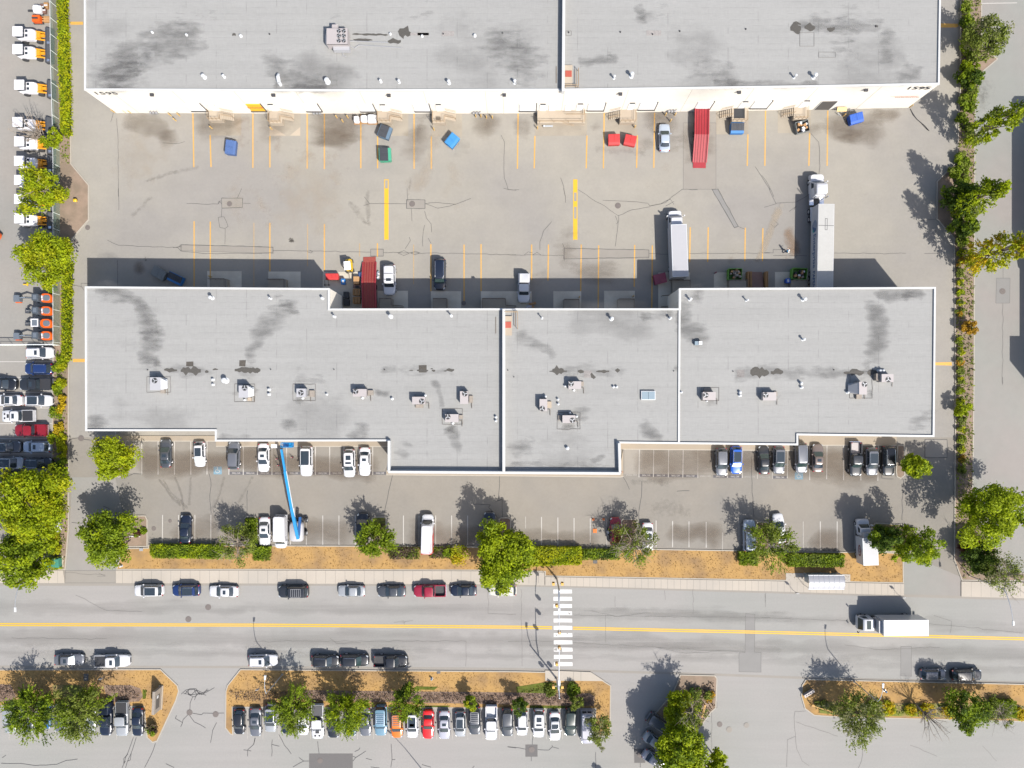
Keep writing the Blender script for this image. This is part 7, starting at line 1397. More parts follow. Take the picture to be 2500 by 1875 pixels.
lamp((690, 1646), (.08, 1), 9.2, 2.6, 'lamp on the southern verge right of the lone white SUV'); lamp((2085, 1664), (.08, 1), 9.2, 2.6, 'lamp on the southern verge beside the olive tree')
lamp((1052, 1905), (-1, 1), 9.0, 2.5, 'lamp of the bottom car park just below the frame')
def signal(base, south, label):
    x, y = P(*base); s = 1 if south else -1      # arm direction +y if the pole is on the south side
    t = T('traffic_signal', label, 'traffic signal', (x, y, .12), 0, 'yellow traffic signals of the crossing')
    MB().tube([(0, 0, 0), (0, 0, 6.0), (0, 0, 8.2)], [.15, .12, .09], 10).build('pole', 'galv', t)
    arm = MB().tube([(0, 0, 5.4), (0, s*2.0, 6.2), (0.05, s*7.4, 6.6)], [.10, .09, .05], 8).build('mast_arm', 'galv', t)
    MB().tube([(0, 0, 7.7), (-.05, s*1.2, 8.7), (-.1, s*2.6, 9.1)], [.08, .06, .05], 7).build('lamp_arm', 'galv', t); MB().box(-.25, min(s*2.4, s*3.2), 9.03, .08, max(s*2.4, s*3.2), 9.18).build('lamp_head', 'galv', t)
    for yy in (7.2, 2.9 if not south else 4.6):
        hx = .12 if yy > 5 else -.3
        h_ = MB().box(hx-.19, s*yy-.19, 5.3, hx+.19, s*yy+.19, 6.35).build('signal_head', 'signal_yellow', t)
        for k, mt in enumerate(('lamp_red', 'signal_yellow', 'bin_green')): MB().cyl((hx-.19, s*yy, 6.1-k*.32), (hx-.25, s*yy, 6.1-k*.32), .12, .12, 10).build('lens', mt if k else 'lamp_red', h_)
    for sx in (-1, 1):
        MB().cyl((0, 0, 3.3), (sx*.7, .0, 3.3), .04, .04, 6).build('bracket', 'galv', t); h_ = MB().box(sx*.72-.2, -.2, 2.9, sx*.72+.2, .2, 3.9).build('signal_head', 'signal_yellow', t)
        MB().cyl((sx*.72, -s*.2, 3.6), (sx*.72, -s*.26, 3.6), .12, .12, 10).build('lens', 'rubber', h_)
    MB().box(-.9, s*3.9, 5.7, -.86, s*5.4, 6.4).build('street_sign', 'galv', arm) if False else None
    MB().cyl((0, 0, 0), (0, 0, .15), .3, .28, 12).build('base', 'concrete', t)
signal((1359, 1656), True, 'crossing signal on the southern verge with its arm pointing up'); signal((1359, 1412), False, 'crossing signal on the northern sidewalk with its arm pointing down')
# ---------------------------------------------------------------- bus shelter
x0, yb = P(1974, 1405, 2.5); x1, yf = P(2062, 1439, 2.5)
t = T('bus_shelter', 'bus shelter with ribbed white curved roof on the sidewalk', 'bus shelter', ((x0+x1)/2, (yb+yf)/2, .14)); hx = (x1-x0)/2; hy = (yb-yf)/2
m = MB(); n = 10; prof = [(-hy+2*hy*k/n, 2.25+.38*math.sin(math.pi*k/n)) for k in range(n+1)]
for (ya, za), (yb2, zb) in zip(prof, prof[1:]): m.add([(-hx, ya, za), (hx, ya, za), (hx, yb2, zb), (-hx, yb2, zb), (-hx, ya, za-.03), (hx, ya, za-.03), (hx, yb2, zb-.03), (-hx, yb2, zb-.03)], [(0, 1, 2, 3), (7, 6, 5, 4)])
M('shelter_roof', (.26, .26, .275), .3); m.build('roof', 'shelter_roof', t, True)
for k in range(8):
    x = -hx+.04+(2*hx-.08)*k/7; MB().tube([(x, a, z+.015) for a, z in prof], .035, 4).build('roof_rib', 'vent_white', t)
MB().box(-hx, -hy-.05, 2.18, hx, -hy+.03, 2.28).box(-hx, hy-.03, 2.18, hx, hy+.06, 2.28).build('gutter', 'vent_white', t)
MB().box(-hx+.1, hy-.05, .3, hx-.1, hy-.02, 2.1).box(-hx+.1, -hy*.2, .3, -hx+.13, hy-.05, 2.1).box(hx-.13, -hy*.2, .3, hx-.1, hy-.05, 2.1).build('glass_wall', 'skylight', t)
p = MB(); [p.cyl((x, y, 0), (x, y, 2.25), .04, .04, 6) for x in (-hx+.1, 0, hx-.1) for y in (hy-.04, -hy+.2)]; p.build('post', 'galv', t); MB().box(-1.5, hy-.6, .42, 1.3, hy-.2, .47).build('bench', 'wood_grey', t)
cx, cy = P(2047.5, 1403, .9); t = T('litter_bin', 'round grey litter bin behind the bus shelter', 'bin', (cx, cy, .14)); MB().cyl((0, 0, 0), (0, 0, .85), .27, .30, 16).build('bin_body', 'vent_white', t); MB().cyl((0, 0, .85), (0, 0, .92), .31, .2, 16).build('lid', 'galv', t); MB().cyl((0, 0, .92), (0, 0, .93), .1, .1, 10).build('opening', 'rubber', t)
sheet('shelter_pad', X("1918,1399 1962,1399 2075,1402 2075,1421 1918,1419"), .137, 'walk_concrete')
# utility cabinet, monument signs, small posts
cx, cy = P(125, 1374, 1.2); M('cabinet_green', (.03, .14, .10), .5); t = T('utility_cabinet', 'green electrical cabinet under the dark western tree', 'cabinet', (cx, cy, .1)); MB().box(-1.15, -.75, 0, 1.15, .7, 1.0).build('casing', 'cabinet_green', t); MB().hexa([(-1.25, -.85, 1.0), (1.25, -.85, 1.0), (1.25, .8, 1.0), (-1.25, .8, 1.0)], [(-1.2, -.6, 1.12), (1.2, -.6, 1.12), (1.2, .6, 1.28), (-1.2, .6, 1.28)]).build('lid', 'cabinet_green', t); MB().box(-1.4, -1.0, -.02, 1.4, .95, .04).build('base', 'concrete', t)
cx, cy = P(386, 1716, 1.5); t = T('monument_sign', 'tall concrete monument sign on the grass point by the driveway', 'sign', (cx-.2, cy+.4, .1), -.05); MB().box(-.22, -1.9, 0, .22, 1.9, 2.6).build('slab', 'wood_grey', t); MB().box(.22, -1.2, 1.0, .26, 1.0, 2.2).build('panel', 'door_seal', t); MB().box(.26, .5, 1.5, .28, 1.0, 2.0).build('notice', 'vent_white', t); MB().box(-.35, -2.0, 0, .35, 2.0, .25).build('base', 'concrete', t)
cx, cy = P(1978.5, 1696, 1.2); t = T('monument_sign', 'low tilted sign board with black marks on the rounded grass tip', 'sign', (cx, cy, .1), .55); MB().box(-.9, -.15, 0, .9, .15, .35).hexa([(-.95, -.45, .35), (.95, -.45, .35), (.95, .35, .95), (-.95, .35, .95)], [(-.95, -.42, .42), (.95, -.42, .42), (.95, .38, 1.02), (-.95, .38, 1.02)]).build('slab', 'hvac', t)
m = MB()
for k in range(4): a = -.7+k*.38; m.hexa([(a, -.1, .69), (a+.24, -.1, .69), (a+.24, .1, .83), (a, .1, .83)], [(a, -.11, .70), (a+.24, -.11, .70), (a+.24, .1, .85), (a, .1, .85)])
m.build('mark', 'ink', t)
def hydrant(px, py, label, cap='vent_white'):
    cx, cy = P(px, py, .6); t = T('fire_hydrant', label, 'hydrant', (cx, cy, .1)); MB().cyl((0, 0, 0), (0, 0, .6), .14, .12, 12).cyl((-.22, 0, .42), (.22, 0, .42), .07, .07, 8).build('barrel', 'vent_white', t); MB().cyl((0, 0, .6), (0, 0, .75), .16, .06, 12).build('cap', cap, t); MB().cyl((0, 0, 0), (0, 0, .05), .22, .22, 12).build('base', 'galv', t)
hydrant(1053.5, 1659, 'white hydrant with pale blue cap on the southern dry grass', 'skylight'); hydrant(2163.5, 1689, 'white hydrant with blue cap right of the olive tree', 'bin_sky'); hydrant(293.5, 1383, 'white hydrant at the western end of the northern verge')
def post_sign(px, py, label, h=2.2, w_=.5, col='vent_white', rz=0):
    cx, cy = P(px, py); t = T('road_sign', label, 'sign', (cx, cy, .12), rz); MB().cyl((0, 0, 0), (0, 0, h), .035, .03, 6).build('post', 'galv', t); MB().box(-w_/2, -.05, h-.75, w_/2, -.02, h).build('plate', col, t)
post_sign(638, 1672, 'slim white sign on the grass left of the southern lamp'); post_sign(1935, 1440, 'slim road sign left of the bus shelter', col='galv'); post_sign(2190, 1450, 'slim road sign at the kerb right of the bus shelter', col='galv'); post_sign(256, 1650, 'white diamond plate sign under the second bottom tree', 1.5, .5)
cx, cy = P(345, 1341, .4); 
for px, py, w2, d2, l in ((346, 1341, .3, .25, 'grey utility box at the west end of the long hedge'), (1071, 1641, .3, .2, 'flat grey utility lid in the southern dry grass, left part'), (1453, 1371, .35, .3, 'dark round utility lid in the northern dry grass below the low hedge'), (211, 1653, .4, .6, 'dark square utility lid in the tree shade by the white pickup')):
    cx, cy = P(px, py); tag(MB().box(-w2, -d2, 0, w2, d2, .12 if 'lid' not in l else .03).box(-w2*.8, -d2*.8, .03, w2*.8, d2*.8, .05).build('utility_box', 'vent_grey' if 'lid' not in l else 'patch_dark', loc=(cx, cy, .10)), l, 'utility box')
# yellow gate bars
for (a, b, l) in (((1722, 1722), (1710, 1770), 'yellow pipe gate standing by the bright tree of the far driveway'), ((1983, 1722), (2035, 1740), 'yellow pipe gate lying along the rounded grass tip')):
    p, q = Vector(P(*a, .9)), Vector(P(*b, .9)); t = T('pipe_gate', l, 'gate', (p.x, p.y, .1)); d = q-p
    MB().tube([(0, 0, .9), (d.x, d.y, .9)], .06, 6).tube([(0, 0, .4), (d.x, d.y, .5)], .05, 6).build('bar', 'signal_yellow', t); MB().cyl((0, 0, 0), (0, 0, 1.0), .08, .08, 8).cyl((d.x, d.y, 0), (d.x, d.y, 1.0), .05, .05, 8).build('post', 'signal_yellow', t)
# loose kerb stones in the eastern island
for k, (px, py, l) in enumerate(((2152, 1331, 'white painted kerb stone right of the cube truck, nearest the truck'), (2170, 1332.5, 'white painted kerb stone right of the cube truck, second one'), (330, 1309, 'white painted kerb stone in the western island'))):
    cx, cy = P(px, py); tag(MB().loft([rr(-.45 if k != 2 else -.9, .45 if k != 2 else .9, .1, 0, .05), rr(-.42 if k != 2 else -.87, .42 if k != 2 else .87, .08, .14, .05)]).build('kerb_stone', 'vent_white', loc=(cx, cy, .11), ), l, 'kerb stone')
# long pipe rope at the east wall
m = MB(); pts = U("d1252,920 1275,970 1310,1010 1370,1060 1410,1105"); m.tube([(x, y, .06) for x, y in pts], .06, 6); tag(m.build('hose', 'rubber'), 'black hose snaking from the eastern corner of the white wall', 'hose')
# ---------------------------------------------------------------- person
def person(px, py, label, rz, pose):
    cx, cy = P(px, py, .9); me = bpy.data.meshes.new('person'); 
    J = [(0, 0, .95), (0, 0, 1.2), (0, .0, 1.42), (0, .03, 1.55), (0, .05, 1.72), (.2, 0, 1.40), (.30, -.05, 1.12), (.26, .18, .92), (-.2, 0, 1.40), (-.30, .08, 1.12), (-.26, .32, 1.02), (.1, 0, .90), (.12, .22, .50), (.12, .12, .07), (.12, .30, .04), (-.1, 0, .90), (-.12, -.08, .50), (-.12, -.38, .12), (-.12, -.24, .04)]
    E = [(0, 1), (1, 2), (2, 3), (3, 4), (2, 5), (5, 6), (6, 7), (2, 8), (8, 9), (9, 10), (0, 11), (11, 12), (12, 13), (13, 14), (0, 15), (15, 16), (16, 17), (17, 18)]
    R_ = [.15, .14, .13, .055, .10, .075, .045, .035, .075, .045, .035, .095, .07, .045, .04, .095, .07, .045, .04]
    me.from_pydata(J, E, []); o = bpy.data.objects.new('person', me); C.objects.link(o)
    sk = o.modifiers.new('Skin', 'SKIN'); sk.use_smooth_shade = True
    for v, r in zip(me.skin_vertices[0].data, R_): v.radius = (r, r)
    me.skin_vertices[0].data[0].use_root = True
    o.modifiers.new('Sub', 'SUBSURF').levels = 2; o.modifiers['Sub'].render_levels = 2
    me.materials.append(MATS['skin']); o.location = (cx, cy, .012); o.rotation_euler = (0, 0, rz); tag(o, label, 'person')
    MB().loft([rr(-.17, .17, .12, .92, .1), rr(-.20, .20, .14, 1.15, .1), rr(-.24, .24, .14, 1.38, .1), rr(-.12, .12, .09, 1.48, .08)]).build('shirt', 'cloth_blue', o, True)
    tr = MB()
    for a, b, c_ in (((.1, 0, .95), (.12, .22, .5), (.12, .12, .12)), ((-.1, 0, .95), (-.12, -.08, .5), (-.12, -.38, .17))): tr.tube([a, b, c_], [.13, .10, .075], 10)
    tr.cyl((0, 0, .85), (0, 0, .98), .19, .18, 12); tr.build('trousers', 'cloth_dark', o, True)
    hr = MB(); hr.loft([[(x*s, .04+y*s*1.15, z) for x, y, _ in rr(-.11, .11, .11, 0, .10)] for z, s in ((1.66, 1.02), (1.74, 1.05), (1.82, .85), (1.86, .4))]); hr.build('cap', 'cloth_white', o, True)
    MB().tube([(.2, 0, 1.41), (.30, -.05, 1.13)], [.09, .07], 8).tube([(-.2, 0, 1.41), (-.30, .08, 1.13)], [.09, .07], 8).build('sleeve', 'cloth_white', o, True)
    for s in (1, -1):
        hx, hy, hz = (.26, .20, .90) if s > 0 else (-.26, .34, 1.01); hn = MB(); hn.box(hx-.03, hy-.04, hz-.02, hx+.03, hy+.05, hz+.02)
        for f in range(4): hn.tube([(hx-.024+f*.016, hy+.05, hz), (hx-.026+f*.017, hy+.09-.006*abs(f-1.5), hz-.01), (hx-.024+f*.016, hy+.115-.008*abs(f-1.5), hz-.03)], .008, 5)
        hn.tube([(hx-s*.03, hy, hz), (hx-s*.055, hy+.04, hz-.01), (hx-s*.055, hy+.06, hz-.02)], .009, 5); hn.build('hand', 'skin', o)
    return o
person(1921.5, 613.5, 'person in dark trousers and blue shirt walking in the yard left of the semi trailer', -1.0, 0)
# ================================================================ VEGETATION
def leafcloud(centres, radii, per, size, flat=.75, elong=1.6, droop=0.0):
    """quads scattered round clump centres; returns verts (4n,3)"""
    cs = np.repeat(np.asarray(centres), per, axis=0); rs = np.repeat(np.asarray(radii), per)
    n = len(cs); d = rng.normal(0, 1, (n, 3)); d /= np.linalg.norm(d, axis=1)[:, None]
    rad = rs*(rng.random(n)**.45); p = cs+d*rad[:, None]*np.array([1, 1, flat])
    nrm = rng.normal(0, 1, (n, 3))*.75+d*.5+np.array([0, 0, .75]); nrm /= np.linalg.norm(nrm, axis=1)[:, None]
    t = rng.normal(0, 1, (n, 3)); t[:, 2] -= droop
    t -= nrm*np.sum(t*nrm, axis=1)[:, None]; t /= np.linalg.norm(t, axis=1)[:, None]
    b = np.cross(nrm, t); s = size*rng.uniform(.6, 1.25, n)[:, None]
    t = t*s*elong*.5; b = b*s*.5
    return np.stack([p-t, p-b, p+t, p+b], 1).reshape(-1, 3)
def leafmesh(name, V, mat, parent):
    n = len(V)//4; me = bpy.data.meshes.new(name)
    me.vertices.add(4*n); me.vertices.foreach_set('co', V.astype(np.float32).ravel())
    me.loops.add(4*n); me.loops.foreach_set('vertex_index', np.arange(4*n, dtype=np.int32))
    me.polygons.add(n); me.polygons.foreach_set('loop_start', np.arange(0, 4*n, 4, dtype=np.int32)); me.polygons.foreach_set('loop_total', np.full(n, 4, dtype=np.int32))
    me.materials.append(MATS[mat]); me.update(calc_edges=True)
    o = bpy.data.objects.new(name, me); C.objects.link(o)
    if parent is not None: o.parent = parent
    return o
def tree(px, py, h, r, leaf, label, name='broadleaf_tree', z0=.28, clumps=60, per=70, size=.34, feather=False, ry=None, bare=0, bark='bark', lobe=.25, csize=.27, lean=(0, 0), group=None, flat=.75, shape='round', leaf2=None, hollow=.45, elong=1.6):
    x, y = P(px, py); t = T(name, label, 'tree', (x, y, .1), 0, group)
    ry = ry or r; zb = h*z0; zc = (h+zb)/2; rz = (h-zb)/2
    ph = rng.uniform(0, 6.28, 4); cen = []; rad = []
    while len(cen) < clumps:
        d = rng.normal(0, 1, 3); d /= np.linalg.norm(d); q = hollow+(1-hollow)*rng.random()**.6
        a = math.atan2(d[1], d[0]); lb = 1+lobe*(.6*math.sin(3*a+ph[0])+.4*math.sin(5*a+ph[1]+2*d[2])+.4*math.sin(2*a+ph[2]))
        q *= lb*(1-csize*.6)
        if shape == 'cone': w_ = q*(1-.55*max(-1, d[2])) if d[2] > 0 else q
        else: w_ = q
        c = np.array([d[0]*w_*r, d[1]*w_*ry, zc+d[2]*q*rz])
        if shape == 'column':
            zz = rng.random(); k = math.sin(math.pi*min(1, zz*.85+.15))**.7*(1-.25*zz); aa = rng.uniform(0, 6.28); rr_ = rng.random()**.5
            c = np.array([math.cos(aa)*r*k*rr_, math.sin(aa)*ry*k*rr_, zb+(h-zb)*zz])
        if c[2] < zb*.8: continue
        c[0] += lean[0]*c[2]/h; c[1] += lean[1]*c[2]/h
        cen.append(c); rad.append(r*csize*rng.uniform(.6, 1.3))
    cen = np.array(cen); rad = np.array(rad)
    size *= .78; per = int(per*1.45)
    if feather or elong > 1.9:    # leaves strung along outward twigs
        nt_, nl = 10, max(6, per//10); per = nt_*nl; cc = []
        for c in cen:
            o_ = c-np.array([lean[0]*.5, lean[1]*.5, zc-rz*.4]); o_ /= np.linalg.norm(o_)
            for q in range(nt_):
                d = o_+rng.normal(0, .42, 3); d /= np.linalg.norm(d); L_ = r*rng.uniform(.22, .48); s0 = c+rng.normal(0, r*.09, 3)-d*L_*.3
                for k in range(nl): u = (k+.5)/nl; cc.append(s0+d*L_*u+np.array([0, 0, -.25*L_*u*u]))
        V = leafcloud(np.array(cc), np.full(len(cc), .10), 1, size*.8, 1, elong)
    else: V = leafcloud(cen, rad, per, size, flat, elong)
    if leaf2:
        m = rng.random(len(cen)) < .27; idx = np.repeat(m, per*4)
        leafmesh('crown', V[~idx], leaf, t); leafmesh('crown', V[idx], leaf2, t)
    else: leafmesh('crown', V, leaf, t)
    mb = MB(); tr = max(.09, h*.018); top = Vector((lean[0]*.6, lean[1]*.6, zb+(h-zb)*.45))
    mid = Vector((lean[0]*.25+.1, lean[1]*.25, zb))
    mb.tube([(0, 0, 0), mid, top], [tr, tr*.75, tr*.35], 8)
    nb = min(len(cen), 22)
    for i in rng.choice(len(cen), nb, replace=False):
        c = Vector(cen[i]); s = mid.lerp(top, random.random()); m_ = s.lerp(c, .5)+Vector((0, 0, .15*r))
        mb.tube([s, m_, c], [tr*.38, tr*.22, tr*.08], 5)
    mb.build('trunk', bark, t, True)
    if bare:
        b = MB(); top = Vector((lean[0], lean[1], h*.95))
        for i in range(bare):
            a = random.uniform(0, 6.28); L_ = r*random.uniform(.5, .95); s = Vector((lean[0]*.5, lean[1]*.5, h*random.uniform(.5, .75))); e = Vector((lean[0]+math.cos(a)*L_, lean[1]+math.sin(a)*L_, h*random.uniform(.8, 1.05)))
            m_ = s.lerp(e, .5)+Vector((random.gauss(0, .15), random.gauss(0, .15), .3)); b.tube([s, m_, e], [.06, .04, .015], 4)
            for k in range(4):
                q = m_.lerp(e, random.random()); f = q+Vector((random.gauss(0, .7), random.gauss(0, .7), random.uniform(0, .7))); b.tube([q, f], [.025, .01], 4)
        b.build('bare_branch', 'pale_bark', t)
    return t
GT = 'trees of the street verge'; GB = 'trees of the bottom planting strip'; GW = 'trees of the western strip'; GE = 'trees of the eastern strip'
W_ = dict(name='broadleaf_tree')
# western trees
tree(148, 492, 8.5, 3.9, 'leaf_bright', 'yellow-green spreading tree with golden tips over the loaders, beside the mulch bed', leaf2='leaf_yellow', lobe=.45, clumps=60, group=GW, bare=5)
tree(162, 645, 8.5, 4.6, 'leaf_bright', 'dense round yellow-green tree between the loaders and the excavators', clumps=95, leaf2='leaf_yellow', group=GW)
tree(161, 1214, 9.6, 0, 'leaf_bright', 'x') if False else None
tree(146, 1212, 12.0, 6.7, 'leaf_bright', 'largest bright green tree at the left edge below the western car lot', clumps=170, per=85, csize=.2, leaf2='leaf_yellow', group=GW, ry=5.9)
tree(118, 1348, 9.0, 5.0, 'leaf_green', 'dark green tree below the largest one at the left edge', clumps=110, leaf2='leaf_bright', group=GW, csize=.23)
tree(310, 1116, 6.4, 3.8, 'leaf_bright', 'small round yellow-green tree on the island at the west end of the office block', clumps=75, leaf2='leaf_yellow', group=GT, size=.3)
tree(304, 1298, 8.2, 4.7, 'leaf_green', 'bright green tree overhanging the western driveway', clumps=95, leaf2='leaf_bright', group=GT, lobe=.4)
tree(612, 1305, 6.2, 3.5, 'leaf_olive', 'half-bare tree left of the white sedan and van, with grey twigs', clumps=42, per=50, group=GT, bare=26, lean=(-.9, -.9), size=.26)
tree(928, 1302, 6.4, 3.1, 'leaf_green', 'spiky green tree left of the red and white van', clumps=60, per=65, group=GT, lobe=.15, size=.28, elong=2.3, lean=(0, -.4))
tree(1232, 1338, 9.5, 5.4, 'leaf_bright', 'large central roadside tree with bright green crown', clumps=140, per=85, leaf2='leaf_green', group=GT, csize=.22, ry=5.6)
tree(1536, 1307, 6.4, 4.0, 'leaf_olive', 'half-bare tree over the dark red car', clumps=45, per=48, group=GT, bare=30, lean=(.2, -.8), size=.26, leaf2='leaf_green')
tree(1862, 1318, 7.2, 4.0, 'leaf_olive', 'olive green tree between the pale and the white car east of the verge', clumps=75, per=62, group=GT, leaf2='leaf_green', size=.28, elong=2.0)
tree(2120, 1297, 8.6, 2.3, 'leaf_dark', 'dark green narrow tree right behind the cube truck cab', clumps=45, per=60, group=GT, leaf2='leaf_green')
tree(2172, 1313, 10.5, 3.2, 'leaf_green', 'bright leaning tree over the eastern driveway', clumps=60, per=56, group=GT, leaf2='leaf_bright', lean=(1.6, -.6), lobe=.45)
tree(2196, 1135, 6.2, 2.6, 'leaf_bright', 'bright green tree on the rounded island at the east end of the office block', clumps=60, leaf2='leaf_green', group=GT, lean=(.9, .2), size=.3, ry=2.0)
tree(2352, 1236, 12.5, 5.6, 'leaf_bright', 'largest yellow-green tree of the right edge', clumps=125, per=80, lobe=.35, leaf2='leaf_green', group=GE, csize=.22)
# east strip
tree(2358, 128, 9.5, 3.6, 'leaf_olive', 'wispy olive tree at the top right corner', clumps=70, per=55, group=GE, leaf2='leaf_grey', size=.3, z0=.15)
tree(2356, 345, 16, 2.4, 'leaf_bright', 'tall leaning poplar at the right, uppermost of three', clumps=90, per=60, group=GE, leaf2='leaf_olive', shape='column', z0=.1, csize=.42, feather=True)
tree(2330, 508, 13, 2.7, 'leaf_bright', 'tall yellow-green poplar right of the kerb bend', clumps=90, per=62, group=GE, shape='column', z0=.1, csize=.42, leaf2='leaf_olive', feather=True)
tree(2352, 640, 17, 2.8, 'leaf_yellow', 'tall poplar with golden top, lowest of three', clumps=105, per=62, group=GE, leaf2='leaf_gold', shape='column', z0=.12, csize=.42, feather=True)
tree(2312, 497, 7, 2.8, 'leaf_dark', 'dark bushy tree filling the kerb bend', clumps=50, per=60, group=GE, leaf2='leaf_green', z0=.1)
tree(2330, 556, 4.5, 2.6, 'leaf_dark', 'low dark bush below the kerb bend', 'shrub', clumps=40, per=55, group=GE, leaf2='leaf_green', z0=.1)
tree(2346, 205, 5, 2.0, 'leaf_dark', 'dark bush on the strip above the tall poplars', 'shrub', clumps=34, per=55, group=GE, leaf2='leaf_green', z0=.1)
tree(2352, 802, 3.2, 1.45, 'leaf_orange', 'round orange-brown shrub on the eastern strip', 'shrub', clumps=30, per=60, group=GE, z0=.05, size=.22, lobe=.1)
tree(2334, 998, 3.6, 1.45, 'leaf_bright', 'round yellow-green shrub on the eastern strip', 'shrub', clumps=30, per=60, group=GE, z0=.05, size=.22, lobe=.12)
tree(2356, 1320, 3.6, 1.9, 'leaf_red', 'dark red-leaved shrub below the largest right-hand tree', 'shrub', clumps=34, per=60, group=GE, z0=.1, size=.24)
tree(2370, 1352, 5.0, 3.1, 'leaf_dark', 'dark green bushy tree beside the red-leaved shrub', clumps=60, per=60, group=GE, z0=.05)
tree(2395, 1382, 8.5, 3.8, 'leaf_olive', 'wispy pale tree over the right end of the sidewalk', clumps=45, per=40, group=GE, leaf2='leaf_grey', bare=16, size=.24)
# bare trees
def bare_tree(px, py, h, r, label, n=26, lean=(0, 0), group=None, leaf=None):
    x, y = P(px, py); t = T('bare_tree', label, 'tree', (x, y, .1), 0, group); b = MB(); top = Vector((lean[0], lean[1], h*.5)); b.tube([(0, 0, 0), top*.6, top], [.16, .13, .09], 8); b.build('trunk', 'pale_bark', t, True)
    b = MB()
    for i in range(n):
        a = random.uniform(0, 6.28); q = top*random.uniform(.6, 1); e = Vector((lean[0]*1.6+math.cos(a)*r*random.uniform(.5, 1), lean[1]*1.6+math.sin(a)*r*random.uniform(.5, 1), h*random.uniform(.65, 1)))
        m_ = q.lerp(e, .5)+Vector((random.gauss(0, .2), random.gauss(0, .2), .3)); b.tube([q, m_, e], [.065, .04, .012], 4)
        for k in range(5): s = m_.lerp(e, random.random()); b.tube([s, s+Vector((random.gauss(0, .5), random.gauss(0, .5), random.uniform(0, .5)))], [.022, .008], 4)
    b.build('bare_branch', 'pale_bark', t); return t
bare_tree(143, 357, 6.5, 3.0, 'leafless pale tree over the loaders behind the fence', 34, (-1.5, .7), GW)
bare_tree(2232, 1716, 5.5, 3.4, 'leafless tree between the two leafy trees of the bottom right strip', 30, (.6, -1.0), GB)
tree(148, 350, 3.6, 1.7, 'leaf_bright', 'small bright tree beside the fence at the end of the clipped hedge', clumps=30, per=60, z0=.2, size=.24, group=GW)
# bottom trees
tree(118, 1706, 7.2, 4.2, 'leaf_green', 'dark green feathery tree leftmost at the bottom', clumps=85, per=66, group=GB, leaf2='leaf_dark', size=.28, elong=2.3, lean=(0, -.5))
tree(236, 1706, 7.2, 4.4, 'leaf_olive', 'light green feathery tree second from the left at the bottom', clumps=85, per=66, group=GB, leaf2='leaf_green', size=.28, elong=2.3, lean=(0, -.5))
tree(732, 1705, 7.0, 3.7, 'leaf_green', 'feathery green tree, left one of the pair above the bottom row', clumps=75, per=62, group=GB, leaf2='leaf_olive', size=.28, elong=2.3, lean=(0, -.3))
tree(857, 1710, 7.0, 3.8, 'leaf_green', 'feathery green tree, right one of the pair above the bottom row', clumps=78, per=62, group=GB, leaf2='leaf_bright', size=.28, elong=2.3, lean=(0, -.4))
tree(1000, 1692, 6.6, 2.9, 'leaf_green', 'mid green tree over the orange car', clumps=55, per=62, group=GB, leaf2='leaf_dark', size=.28, elong=2.0)
tree(1150, 1700, 3.8, 1.3, 'leaf_green', 'small round tree at the rear of the charcoal SUV', clumps=26, per=55, group=GB, size=.22, leaf2='leaf_yellow')
tree(1268, 1706, 4.2, 1.6, 'leaf_dark', 'small dark tree over the white hatchback', clumps=30, per=58, group=GB, size=.22, leaf2='leaf_green')
tree(1402, 1704, 3.2, 1.3, 'leaf_olive', 'small spiky tree left of the long silver van', clumps=24, per=50, group=GB, size=.22, elong=2.2)
tree(1458, 1757, 5.6, 2.5, 'leaf_olive', 'thin sparse tree at the right end of the bottom row', clumps=42, per=42, group=GB, leaf2='leaf_grey', size=.24, ry=3.0)
tree(1668, 1700, 8.6, 2.9, 'leaf_olive', 'thin tall tree whose lacy shade falls on the driveway, behind the yellow-green one', clumps=26, per=34, size=.26, elong=2.2, bare=8, group='trees of the far driveway bed')
tree(1652, 1710, 4.8, 3.1, 'leaf_bright', 'yellow-green tree of the far driveway bed, upper one', clumps=70, per=70, leaf2='leaf_yellow', group='trees of the far driveway bed')
tree(1645, 1782, 9.5, 4.2, 'leaf_bright', 'large green tree of the far driveway bed, middle one', clumps=110, per=75, leaf2='leaf_green', group='trees of the far driveway bed', csize=.24)
tree(1640, 1840, 9.5, 4.2, 'leaf_green', 'large green tree of the far driveway bed at the bottom edge', clumps=100, per=75, leaf2='leaf_bright', group='trees of the far driveway bed', csize=.24)
tree(1736, 1836, 7.0, 2.3, 'leaf_bright', 'small narrow tree right of the large driveway trees', clumps=30, per=60, group='trees of the far driveway bed')
tree(2066, 1706, 7.6, 4.3, 'leaf_olive', 'feathery olive tree of the bottom right strip with its crown over the lot', clumps=90, per=60, leaf2='leaf_grey', group=GB, size=.26, elong=2.3, lean=(0, -1.2), ry=4.0)
tree(2318, 1700, 7.2, 3.6, 'leaf_green', 'bright green tree of the bottom right strip near the right edge', clumps=75, per=62, leaf2='leaf_dark', group=GB, size=.28, lean=(0, -.6))
tree(2396, 1712, 6.4, 2.6, 'leaf_olive', 'wispy twiggy tree cut by the right edge of the bottom strip', clumps=24, per=36, bare=18, group=GB, size=.24)
tree(1500, 1955, 8, 2.6, 'leaf_green', 'tree just below the frame whose shade falls by the dark square', clumps=50, per=60, group=GB)
tree(612, 1958, 7.5, 2.0, 'leaf_green', 'tree just below the frame, shade near the cracks of the bottom row', clumps=40, per=60, group=GB)
